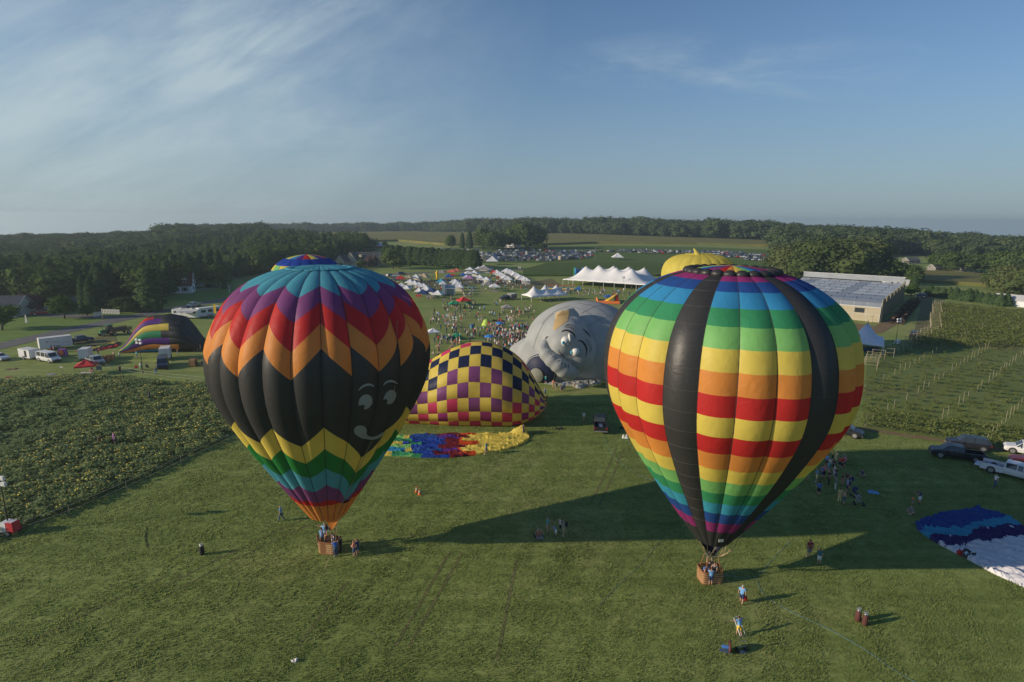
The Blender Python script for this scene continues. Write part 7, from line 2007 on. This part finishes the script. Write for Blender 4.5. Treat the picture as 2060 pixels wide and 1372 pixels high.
WATCH = [(1674, 928, 'yellow', 'black', 'woman in a bright yellow shirt at the back of the watching group', {}), (1681, 932, 'cream', 'cream', 'woman in a cream dress at the back of the watching group', {}), (1688, 940, 'red', 'navy', 'child in red between taller watchers', dict(h=1.4)), (1697, 936, 'grey', 'denim', 'man in pale grey at the back right of the watching group', {}), (1693, 944, 'red', 'black', 'person in a red shirt with white print at the right of the group', {}), (1699, 941, 'pink', 'denim', 'woman in pale pink beside the red shirt', dict(hair=1)),
 (1662, 940, 'lightblue', 'black', 'man in pale blue shirt half behind the rainbow balloon', dict(h=1.8)), (1668, 947, 'white', 'navy', 'person in white and black behind the green shirt', {}), (1676, 950, 'black', 'black', 'large man in a black printed shirt', dict(build=1.25, h=1.8)), (1666, 952, 'teal', 'grey', 'person in pale green at the centre of the watching group', {}), (1657, 962, 'pink', 'black', 'woman in a patterned pink top', dict(hair=1)), (1652, 962, 'blue', 'denim', 'person in blue at the left of the patterned pink top', dict(h=1.6)), (1677, 960, 'white', 'white', 'person in white with arms folded', dict(arms='fold')), (1681, 966, 'black', 'denim', 'woman in black before the white shirt', dict(hair=0)),
 (1667, 975, 'black', 'black', 'tall man all in black with a grey emblem on his chest', dict(build=1.2, h=1.88, long_=True)), (1642, 970, 'lightblue', 'cream', 'man in pale blue shirt and khaki shorts at the left of the group', dict(h=1.82, shoes=SHOEW)), (1646, 997, 'blue', 'black', 'man in blue shirt and black shorts in front of the watching group', dict(rz=AWAY - .4, h=1.78)), (1680, 986, 'grey', 'white', 'woman in a dark top and white trousers', dict(long_=True)), (1694, 977, 'brown', 'pink', 'man in a brown patterned shirt', {}), (1703, 976, 'brown', 'khaki', 'man in reddish brown at the right of the group', dict(build=1.15)), (1708, 984, 'navy', 'navy', 'man in navy with a blue backpack', dict(pack='navy', h=1.8)), (1703, 990, 'lightblue', 'navy', 'woman in a white and blue patterned top', {}),
 (1688, 1010, 'cream', 'cream', 'woman in a long beige dress at the front of the group', dict(rz=AWAY, long_=True)), (1697, 1015, 'tan', 'denim', 'large man in tan shirt and jeans shorts with folded arms', dict(build=1.3, arms='fold', h=1.78)), (1624, 967, 'navy', 'grey', 'small child in a white cap at the left of the watching group', dict(h=1.1, hat='white'))]
for px, py, sh, pa, lb_, kw in WATCH:
    kw = dict(kw); kw.setdefault('rz', -rT + rnd.uniform(-.5, .3)); kw.setdefault('arms', rnd.choice(('down', 'fold', 'face', 'hip'))); kw.setdefault('h', rnd.uniform(1.62, 1.76)); kw.setdefault('hair', rnd.randrange(3))
    PP(px, py, lb_, sh, pa, **kw)
PP(1733, 957, 'person in dark blue sitting cross legged on the grass', 'navy', 'khaki', pose='sit', arms='knee', rz=0)
PP(1849, 1013, 'man in navy shirt and white shorts bending toward a child', 'navy', 'white', rz=-rT, lean=.3, arms='fwd')
PP(1835, 1015, 'small child in an orange shirt beside a man in navy', 'orange', 'grey', rz=rT, h=1.05)
PP(1832, 1032, 'person in grey sitting on the grass with white shoes', 'grey', 'khaki', pose='sit', arms='knee', rz=-.8, shoes=SHOEW)
PP(2001, 981, 'man in white shirt and jeans walking beside the white pickup', 'white', 'denim', rz=-rT, stride=.6, long_=True, h=1.78)
for px, py, sh, pa, lb_, kw in ((230, 722, 'khaki', 'navy', 'person at the mouth of the black rainbow balloon', dict(arms='up')), (241, 722, 'white', 'grey', 'person in white at the mouth of the black rainbow balloon', dict(arms='fwd')), (276, 721, 'teal', 'denim', 'person in green before the orange gore of the black balloon', dict(arms='hip')), (358, 715, 'orange', 'lightblue', 'person in orange and blue beside the black balloon', {}), (391, 707, 'white', 'white', 'left of three people standing behind the black balloon', {}), (397, 707, 'grey', 'white', 'middle of three people standing behind the black balloon', {}), (403, 707, 'pink', 'grey', 'right of three people standing behind the black balloon', {}),
        (242, 751, 'black', 'black', 'person in black at the rope fence by the red canopy', {}), (314, 754, 'grey', 'lightblue', 'person in dark top and light blue shorts at the rope fence', {}), (284, 745, 'white', 'khaki', 'person in white by the mast among folding chairs', {}), (294, 742, 'navy', 'black', 'person sitting on a chair right of the light mast', dict(pose='sit', z=.3)), (104, 708, 'blue', 'red', 'person in blue and red before the long trailer', {}), (109, 709, 'tan', 'denim', 'person in tan before the long trailer', {}), (208, 646, 'black', 'navy', 'person walking by the country road', {}), (198, 718, 'navy', 'grey', 'person behind the silver pickup', {}),
        (259, 800, 'black', 'black', 'person in black wading among the sunflowers', {}), (301, 806, 'navy', 'navy', 'person in dark blue among the sunflowers', {}), (231, 893, 'purple', 'purple', 'person in lilac picking sunflowers near the front', {}), (202, 897, 'brown', 'brown', 'child half hidden in the sunflowers beside the lilac dress', dict(h=1.5))):
    PP(px, py, lb_, sh, pa, rz=rnd.uniform(0, 6.28), hair=rnd.randrange(3), **kw)
# -- the crowd: small figures, one mesh each, colours per person
def crowd_mesh(*key):
    src, cls = person_mesh(*key); me = src.copy(); me.name = 'person'
    me.materials.clear()
    for m in (SKIN[0], CL['white'], CL['denim'], SHOE, HAIR[0]): me.materials.append(m)
    me.polygons.foreach_set('material_index', cls); return me
CMS = [crowd_mesh('stand', 'down', 0., 0., 1.0, False), crowd_mesh('stand', 'fold', 0., .2, 1.15, False), crowd_mesh('stand', 'face', 0., 0., 1.05, True), crowd_mesh('stand', 'down', .05, .5, 1.0, True), crowd_mesh('stand', 'hip', 0., .1, 1.1, False), crowd_mesh('stand', 'up', 0., 0., 1., False)]
CSIT = [crowd_mesh('sit', 'knee', 0., 0., 1.05, False), crowd_mesh('sit', 'fwd', .1, 0., 1., True)]
MARKS = [((984, 690), 'near the blue umbrella above the checkered balloon'), ((1005, 662), 'near the blue umbrella in the crowd'), ((978, 655), 'near the yellow green beach tent'), ((919, 682), 'near the green pop up tent'), ((933, 614), 'near the lone red canopy'), ((1020, 628), 'near the grey beige canopy'), ((871, 681), 'by the white canopy at the smiling balloon'), ((1070, 610), 'near the middle marquee'), ((1128, 584), 'near the trackless train'), ((1200, 590), 'in front of the huge marquee'), ((1224, 606), 'near the orange fence'), ((900, 600), 'before the left stalls'), ((1060, 690), 'in the dense crowd behind the elephant balloon'), ((1010, 700), 'in the dense crowd behind the checkered balloon'), ((870, 710), 'at the right edge of the smiling balloon'), ((985, 600), 'near the swooping white canopy'), ((1030, 565), 'by the right stall rows'), ((945, 650), 'in the open middle of the crowd'), ((1085, 650), 'at the edge of the elephant balloon'), ((1160, 555), 'beyond the trackless train')]
cn = 0
def crowd(px, py, n, sx, sy, sit=.15):
    global cn
    for _ in range(n):
        if cn >= 296: return
        x, y = rnd.gauss(px, sx), rnd.gauss(py, sy); g = G(x, y)
        s_ = rnd.random() < sit; me = rnd.choice(CSIT if s_ else CMS)
        sh = rnd.choice(('white', 'white', 'grey', 'navy', 'black', 'blue', 'grey', 'red', 'pink', 'coral', 'teal', 'green', 'white', 'tan', 'black', 'brown', 'purple', 'grey', 'lime', 'tan', 'navy', 'white', 'khaki'))
        pa = rnd.choice(('denim', 'khaki', 'black', 'grey', 'white', 'navy', 'khaki'))
        o = bpy.data.objects.new('person', me); COL.objects.link(o); o.location = g; o.rotation_euler = (0, 0, rnd.uniform(0, 6.28)); h = rnd.uniform(.86, 1.06) * (.72 if rnd.random() < .14 else 1); o.scale = (h, h, h)
        for i, m in enumerate((SKIN[rnd.choice((0, 0, 1, 1, 2))], CL[sh], CL[pa], rnd.choice((SHOE, SHOEW)), HAIR[rnd.randrange(4)])): o.material_slots[i].link = 'OBJECT'; o.material_slots[i].material = m
        mk = min(MARKS, key=lambda m: (m[0][0] - x) ** 2 + 4 * (m[0][1] - y) ** 2)[1]
        tag(o, '%s in %s and %s %s' % ('seated person' if s_ else 'child' if h < .78 else 'person', sh, pa, mk), 'person', 'festival visitors spread over the field'); cn += 1
for a in ((1045, 690, 34, 16, 14), (1075, 665, 16, 8, 12), (1012, 680, 30, 14, 16), (985, 665, 12, 14, 6), (1030, 640, 16, 14, 7), (1060, 625, 14, 12, 6), (1040, 632, 10, 8, 4), (975, 650, 12, 8, 8), (1000, 660, 12, 8, 6), (925, 640, 12, 14, 8), (905, 650, 8, 10, 6), (880, 645, 8, 10, 7), (890, 622, 6, 10, 5), (919, 621, 5, 4, 2), (940, 620, 4, 3, 2), (950, 670, 8, 10, 8), (900, 684, 12, 12, 2), (882, 705, 9, 4, 5), (915, 700, 4, 5, 3), (920, 690, 6, 8, 5)): crowd(*a)
for a in ((870, 600, 8, 12, 3), (890, 604, 4, 8, 2), (938, 597, 8, 5, 1.5), (905, 606, 5, 6, 2), (1000, 615, 4, 10, 4), (1190, 590, 8, 16, 3), (1240, 594, 8, 14, 3), (1150, 596, 5, 16, 4), (1115, 600, 4, 10, 4), (1250, 612, 4, 8, 3)): crowd(*a)
b = MB()
def mass(px, py, n, sx, sy, nm, lb_):
    "knots of people under the stalls that read as one mass"
    V_, F_, M_ = [], [], []
    mats = [SKIN[0], SKIN[1], CL['white'], CL['navy'], CL['red'], CL['grey'], CL['black'], CL['lightblue'], CL['denim'], CL['khaki'], HAIR[0], HAIR[2]]
    for _ in range(n):
        g = G(px + rnd.uniform(-sx, sx), py + rnd.uniform(-sy, sy)); q = MB(); hh = rnd.uniform(1.45, 1.8)
        q.tube([g, g + Vector((0, 0, hh * .5))], [.12, .17], 6, rnd.choice((3, 8, 9, 6))); q.tube([g + Vector((0, 0, hh * .5)), g + Vector((0, 0, hh * .7)), g + Vector((0, 0, hh * .83))], [.18, .22, .12], 6, rnd.choice((2, 2, 3, 4, 5, 6, 5, 9, 3, 7))); q.ell(g + Vector((0, 0, hh * .92)), (.1, .1, .13), 6, 5, rnd.choice((0, 1, 10, 11)))
        o = len(V_); V_ += q.v; F_ += [tuple(i + o for i in f) for f in q.f]; M_ += q.m
    tag(link(nm, mesh(nm, V_, F_, M_), None, mats), lb_, kind='stuff')
mass(930, 573, 230, 130, 14, 'distant_crowd', 'distant shoppers milling between the stalls')
mass(1220, 588, 60, 90, 7, 'distant_crowd', 'distant visitors around the huge marquee')
mass(1040, 690, 170, 45, 34, 'distant_crowd', 'further visitors packed behind the elephant balloon')
mass(945, 650, 110, 75, 42, 'distant_crowd', 'further visitors scattered over the open field')
# ================================================================== small things on the grass
def cone(px, py, lb_):
    e = empty('traffic_cone', G(px, py), 0, lb_, 'traffic cone')
    MB().box((0, 0, .02), (.38, .38, .04)).build('base', ORG, e); MB().tube([(0, 0, .04), (0, 0, .28)], [.16, .115], 12).build('cone_body', ORG, e, True); MB().tube([(0, 0, .281), (0, 0, .50)], [.117, .075], 12).build('white_band', WHITE, e, True); MB().tube([(0, 0, .501), (0, 0, .72)], [.074, .03], 12).build('tip', ORG, e, True)
cone(838, 990, 'orange and white traffic cone, the left of two on the mown grass'); cone(844, 995, 'orange and white traffic cone, the right of two on the mown grass')
def cylinder(px, py, lb_, mt):
    e = empty('propane_cylinder', G(px, py), rnd.uniform(0, 3), lb_, 'gas cylinder')
    MB().tube([(0, 0, .02), (0, 0, .10), (0, 0, .82), (0, 0, .88)], [.17, .20, .20, .17], 16).build('padded_jacket', mt, e, True)
    MB().tube([(0, 0, .88), (0, 0, .97), (0, 0, 1.0)], [.17, .12, .04], 16).build('steel_top', STEEL, e, True)
    MB().tube([(0, 0, .98), (0, 0, 1.08)], .035, 8).build('valve', WHITE, e)
    t = MB(); t.tube([(math.cos(a) * .14, math.sin(a) * .14, 1.10) for a in [k * .63 for k in range(11)]], .018, 5, cap=False); t.build('collar', RIM, e)
    for k in range(3): a = k * 2.1; MB().tube([(math.cos(a) * .14, math.sin(a) * .14, .92), (math.cos(a) * .14, math.sin(a) * .14, 1.1)], .015, 4).build('collar_post', RIM, e)
BRJ = plain('jacket_brown', (.10, .035, .03), .8); BKJ = plain('jacket_black', (.015, .015, .016), .8)
cylinder(407, 1116, 'black jacketed gas cylinder alone on the grass left of the smiling balloon', BKJ)
cylinder(1725, 1249, 'brown jacketed gas cylinder, the left of two at the lower right', BRJ); cylinder(1739, 1257, 'brown jacketed gas cylinder, the right of two at the lower right', BRJ)
def fan(px, py, rz, lb_, mt, cage, r=.45):
    e = empty('inflation_fan', G(px, py), rz, lb_, 'fan')
    for y in (-.12, .12):
        for q in (1, .66, .33): t = MB(); t.tube([(math.cos(a) * r * q, y, .55 + math.sin(a) * r * q) for a in [k * 2 * math.pi / 20 for k in range(21)]], .016, 4, cap=False); t.build('cage_ring', cage, e)
    for k in range(6): a = k * math.pi / 3; MB().tube([(0, -.13, .55), (math.cos(a) * r, -.12, .55 + math.sin(a) * r)], .012, 4).build('cage_spoke', cage, e)
    for k in range(2): MB().box((0, 0, .55), (r * 1.6, .03, .12), 0).build('propeller_blade', mt, e) if k == 0 else MB().box((0, .01, .55), (.12, .03, r * 1.6)).build('propeller_blade', mt, e)
    MB().box((0, .33, .38), (.45, .32, .36)).build('engine', mt, e); MB().box((0, .1, .08), (.7, .7, .05)).build('skid', cage, e)
    for s in (-1, 1): wheel(e, s * .36, .3, .12)
    MB().tube([(0, .5, .3), (0, 1.1, .65)], .02, 5).build('handle', cage, e)
fan(1085, 1083, R(10), 'red engined inflation fan lying by the people in the shadow', plain('fan_red', (.45, .04, .03), .5), RIM, .42)
e = empty('brown_fan', G(1467, 1312), R(75), 'brown round fan standing on the grass in the foreground', 'fan')
MB().disc((0, 0, .46), .42, .14, 20, 0, 'Y').build('fan_drum', BRJ, e, True); MB().disc((0, .3, .38), .12, .45, 10, 0, 'Y').build('motor', CL['blue'], e); MB().box((0, .25, .04), (.3, .8, .06)).build('skid', CL['denim'], e)
e = empty('hand_truck', G(1492, 1310), R(10), 'grey metal hand truck standing beside the brown fan', 'hand truck')
for s in (-.28, .28): MB().tube([(s, 0, .1), (s, .05, 1.2)], .02, 5).build('rail', STEEL, e); wheel(e, s * 1.15, .05, .12)
for z in (.35, .8, 1.2): MB().tube([(-.28, .03, z), (.28, .03, z)], .016, 5).build('crossbar', STEEL, e)
MB().box((0, -.15, .06), (.55, .3, .03)).build('toe_plate', STEEL, e)
e = empty('tube_frame', G(1484, 1276), R(30), 'white tube frame dragged by the boy in yellow shorts', 'frame')
for s in (-.25, .25): MB().tube([(s, -.4, .25), (s + .25, .45, 1.05)], .03, 6).build('tube', WHITE, e)
MB().tube([(-.0, .45, 1.05), (.5, .45, 1.05)], .03, 6).build('tube', WHITE, e)
# strollers
def stroller(px, py, lb_, mt):
    e = empty('stroller', G(px, py), rnd.uniform(1, 2), lb_, 'stroller')
    for s in (-.25, .25):
        MB().tube([(s, -.45, .12), (s, .1, .65), (s, .5, 1.05)], .018, 5).build('frame', STEEL, e); MB().tube([(s, .4, .12), (s, .0, .55)], .018, 5).build('frame', STEEL, e)
        for y in (-.45, .4): wheel(e, s, y, .11)
    b = MB(); b.box((0, 0, .5), (.42, .4, .08)); b.box((0, .22, .75), (.42, .08, .5)); b.build('seat', mt, e); b = MB(); b.ell((0, .1, .92), (.24, .32, .2), 10, 6); b.build('hood', mt, e, True)
stroller(1720, 998, 'dark blue stroller right of the watching group', CL['navy']); stroller(1727, 1015, 'grey folded stroller nearest the camera by the watching group', CL['grey'])
def rag(px, py, w, d, mt, lb_, nm='blanket', cat='blanket', amp=.08):
    g = G(px, py); V_, F_ = [], []; n = 9
    for j in range(n):
        for i in range(n):
            x, y = (i / (n - 1) - .5) * w, (j / (n - 1) - .5) * d; edge = i in (0, n - 1) or j in (0, n - 1)
            wob = 1 + .18 * noise.noise(Vector((i * .7, j * .7, px))); V_.append((x * wob, y * wob, .01 if edge else .03 + amp * abs(noise.noise(Vector((x * 3, y * 3, px)))) * 2))
    for j in range(n - 1):
        for i in range(n - 1): a = j * n + i; F_.append((a, a + 1, a + n + 1, a + n))
    o = link(nm, mesh(nm, V_, F_), None, mt); o.location = g; o.rotation_euler = (0, 0, rnd.uniform(-.4, .4)); tag(o, lb_, cat); return o
rag(1757, 991, 1.1, .7, CL['lightblue'], 'crumpled blue blanket on the grass right of the strollers', amp=.2)
rag(592, 1330, .45, .3, WHITE, 'white scrap of litter with a red mark on the grass at the bottom', 'litter', 'litter', .15)
rag(1258, 881, .9, .7, WHITE, 'small white bundle at the left edge of the rainbow balloon', 'bundle', 'bundle', .5)
rag(24, 743, 2.2, 1.2, CL['brown'], 'dark mat on the grass near the left edge', 'ground_mat', 'mat'); rag(104, 753, 1.9, 1.1, CL['grey'], 'grey brown mat on the grass left of the red canopy', 'ground_mat', 'mat'); rag(18, 759, 1.4, .8, CL['maroon'], 'reddish mat at the left edge of the grass', 'ground_mat', 'mat')
rag(1040, 655, 4.5, 1.6, CL['lightblue'], 'long light blue blanket in the crowd'); rag(1012, 637, 3., 1.5, CL['tan'], 'pale blanket under the grey beige canopy'); rag(1003, 646, 4, 2, CL['black'], 'black tarpaulin and chairs in the crowd', amp=.4); rag(1252, 862, .8, .5, CL['black'], 'dark bundle on the grass behind the rainbow balloon', 'bundle', 'bundle', .3)
rag(1125, 863, 1.2, .5, CL['black'], 'small dark bag on the grass left of the dark pickup', 'dropped_bag', 'bag', .2)
g = G(949, 661); b = MB(); b.tube([(0, 0, 0), (0, 0, 1.2)], [.42, .5], 12); o = b.build('rubbish_bin', plain('bin_blue', (.02, .22, .45), .6)); o.location = g; tag(o, 'blue rubbish barrel in the open middle of the crowd', 'bin')
# folding chairs under the awnings
def chair(px, py, mt, lb_, group):
    e = empty('folding_chair', G(px, py), rnd.uniform(0, 6.28), lb_, 'chair', group)
    MB().box((0, 0, .42), (.5, .48, .05)).build('seat', mt, e); MB().box((0, .26, .72), (.5, .05, .5)).build('backrest', mt, e)
    for s in (-.24, .24): MB().tube([(s, -.22, 0), (s, .24, .9)], .015, 4).build('leg', STEEL, e); MB().tube([(s, .24, 0), (s, -.22, .42)], .015, 4).build('leg', STEEL, e)
for i in range(14): chair(rnd.uniform(883, 915), rnd.uniform(681, 686), CL[rnd.choice(('navy', 'black', 'blue', 'green'))], 'folding camp chair in the row beside the green pop up tent', 'camp chairs beside the green pop up tent')
for i, (px, py, c_) in enumerate(((276, 744, 'red'), (280, 746, 'green'), (298, 743, 'black'))): chair(px, py, CL[c_], '%s camp chair at the foot of the tall light mast' % c_, None)
for i, (px, py, c_) in enumerate(((183, 752, 'maroon'), (188, 749, 'grey'))): chair(px, py, CL[c_], '%s camp chair under the red canopy by the silver pickup' % c_, None)
t = MB(); t.box((0, 0, .72), (2.2, .8, .05)); t.box((-1, 0, .35), (.05, .7, .7)); t.box((1, 0, .35), (.05, .7, .7)); o = t.build('folding_table', WHITE); o.location = G(174, 757); tag(o, 'white folding table below the red canopy', 'table')
e = empty('envelope_bag', G(127, 716), .2, 'purple and orange envelope bag by the white van', 'bag'); MB().box((0, 0, .8), (1.5, 1.3, 1.5), top=.9).build('bag_body', CL['purple'], e); MB().box((0, -.67, .8), (.9, .04, 1.0)).build('front_panel', CL['orange'], e)
for px, py, lb_ in ((213, 727, 'dark wicker basket on the left, before the black rainbow balloon'), (221, 725, 'brown wicker basket on the right, before the black rainbow balloon')):
    e = empty('basket', G(px, py), .2, lb_, 'basket'); basket_parts(e, 1.3, 1.1, 1.1, 0)
e = empty('sandwich_board', G(201, 753), .1, 'grey notice board beside the red canopy', 'sign'); MB().box((0, 0, 1.3), (1.0, .05, .9)).build('board', CL['grey'], e)
for s in (-.45, .45): MB().tube([(s, 0, 0), (s, 0, 1.7)], .03, 4).build('leg', DARKM, e)
e = empty('small_sign', G(125, 749), 0, 'little white sign on a stake in the grass', 'sign'); MB().tube([(0, 0, 0), (0, 0, 1.0)], .03, 4).build('stake', WOODP, e); MB().box((0, 0, 1.05), (.5, .04, .3)).build('plate', WHITE, e)
# tether ropes
RB = plain('rope_blue', (.16, .30, .34), .8)
def rope(pts, lb_, r=.014, mat=RB):
    q = [G(*p[:2]) + Vector((0, 0, p[2] if len(p) > 2 else .03)) for p in pts]
    fine = []
    for a, b_ in zip(q, q[1:]): fine += [a.lerp(b_, k / 6) for k in range(6)]
    fine.append(q[-1])
    for _ in range(6): fine = [fine[0]] + [(fine[i - 1] + fine[i] * 2 + fine[i + 1]) / 4 for i in range(1, len(fine) - 1)] + [fine[-1]]
    tag(MB().tube(fine, r, 4).build('tether_rope', mat), lb_, 'rope')
rope([(1442, 1178, 1.0), (1470, 1158), (1490, 1163), (1523, 1164), (1560, 1118), (1592, 1087)], 'light blue rope curving right of the rainbow basket to a loop')
rope([(1523, 1164), (1528, 1185), (1545, 1206), (1600, 1236), (1660, 1262), (1730, 1300), (1800, 1350), (1850, 1378)], 'light blue rope running to the lower right corner')
rope([(1212, 868), (1222, 900), (1250, 935), (1300, 965), (1340, 972)], 'light blue rope from the dark pickup under the rainbow balloon', .011)
rope([(1347, 1060), (1320, 1100), (1290, 1135), (1240, 1180), (1200, 1225)], 'light blue rope lying left of the rainbow basket', .011)
rope([(295, 1062), (291, 1085), (296, 1100)], 'dark cord curved on the grass at the left', .035, DARKM)
# ================================================================== grass tufts near the camera
def tuft(seed, n, h, w, mat):
    r = random.Random(seed); V_, F_ = [], []
    for _ in range(n):
        c = Vector((r.uniform(-w, w), r.uniform(-w, w), 0)); a = r.uniform(0, 6.28); hh = h * r.uniform(.4, 1.1); t = Vector((math.cos(a), math.sin(a), 0)); l = Vector((r.uniform(-.5, .5), r.uniform(-.5, .5), 0)) * hh
        o = len(V_); V_ += [c - t * .022, c + t * .022, c + l * .5 + Vector((0, 0, hh)) * .7 + t * .016, c + l + Vector((0, 0, hh))]; F_ += [(o, o + 1, o + 2), (o, o + 2, o + 3)]
    me = mesh('tuft', V_, F_); me.materials.append(mat); o = bpy.data.objects.new('tuft_kind', me); COL.objects.link(o); return o
GM = leafmat('grass_blades', (.165, .215, .066), (.24, .295, .096), (.325, .365, .145), .35, .5)
tl = [tuft(400 + i, 46, .075, .42, GM) for i in range(4)]
P3, S, RR = [], [], []
def dens(x, y):
    "taller ridges left along the mower's rows"
    w = -x * math.sin(SANG) + y * math.cos(SANG); u_ = x * math.cos(SANG) + y * math.sin(SANG)
    lf_ = min(1, max(.15, (15 - x) / 45))
    return  1.1 * lf_ * math.sin(w * 3.7 + 3 * noise.noise(Vector((u_ * .03, w * .12, 7)))) + noise.noise(Vector((u_ * .06, w * .75, 0))) + .5 * noise.noise(Vector((x * .5, y * .5, 4)))
y = 23.0
while y < 92:
    st = .42 + (y - 23) * .0065; x = -y * .95 - 3
    while x < y * .95 + 3:
        qx, qy = x + rnd.uniform(-.5, .5) * st, y + rnd.uniform(-.5, .5) * st; x += st
        if inpoly(qx, qy, SP): continue
        dn = dens(qx, qy)
        k = (1 + .6 * dn) * rnd.uniform(.7, 1.2); P3.append((qx, qy, 0)); S.append((k * st / .45, k * st / .45, max(.35, k) * (1 + (y - 23) * .004))); RR.append((0, 0, rnd.uniform(0, 6.28)))
    y += st
print('tufts', len(P3))
gn_scatter('grass_tufts', P3, tl, S, RR, 'uneven tufts of mown grass')
# ================================================================== summer haze
hm_, ht_ = newmat('haze_air')
pv = N(ht_, 'ShaderNodeVolumePrincipled'); pv.inputs['Color'].default_value = (.72, .88, .95, 1); pv.inputs['Density'].default_value = HAZE_D; pv.inputs['Anisotropy'].default_value = .35
ho = N(ht_, 'ShaderNodeOutputMaterial'); ht_.links.new(pv.outputs[0], ho.inputs['Volume'])
hb = MB(); zlo, zhi = -200, 46
hb.box((0, 0, (zlo + zhi) / 2), (7400, 7400, zhi - zlo))
tag(hb.build('haze', hm_), 'thin summer haze over the fields', kind='stuff')
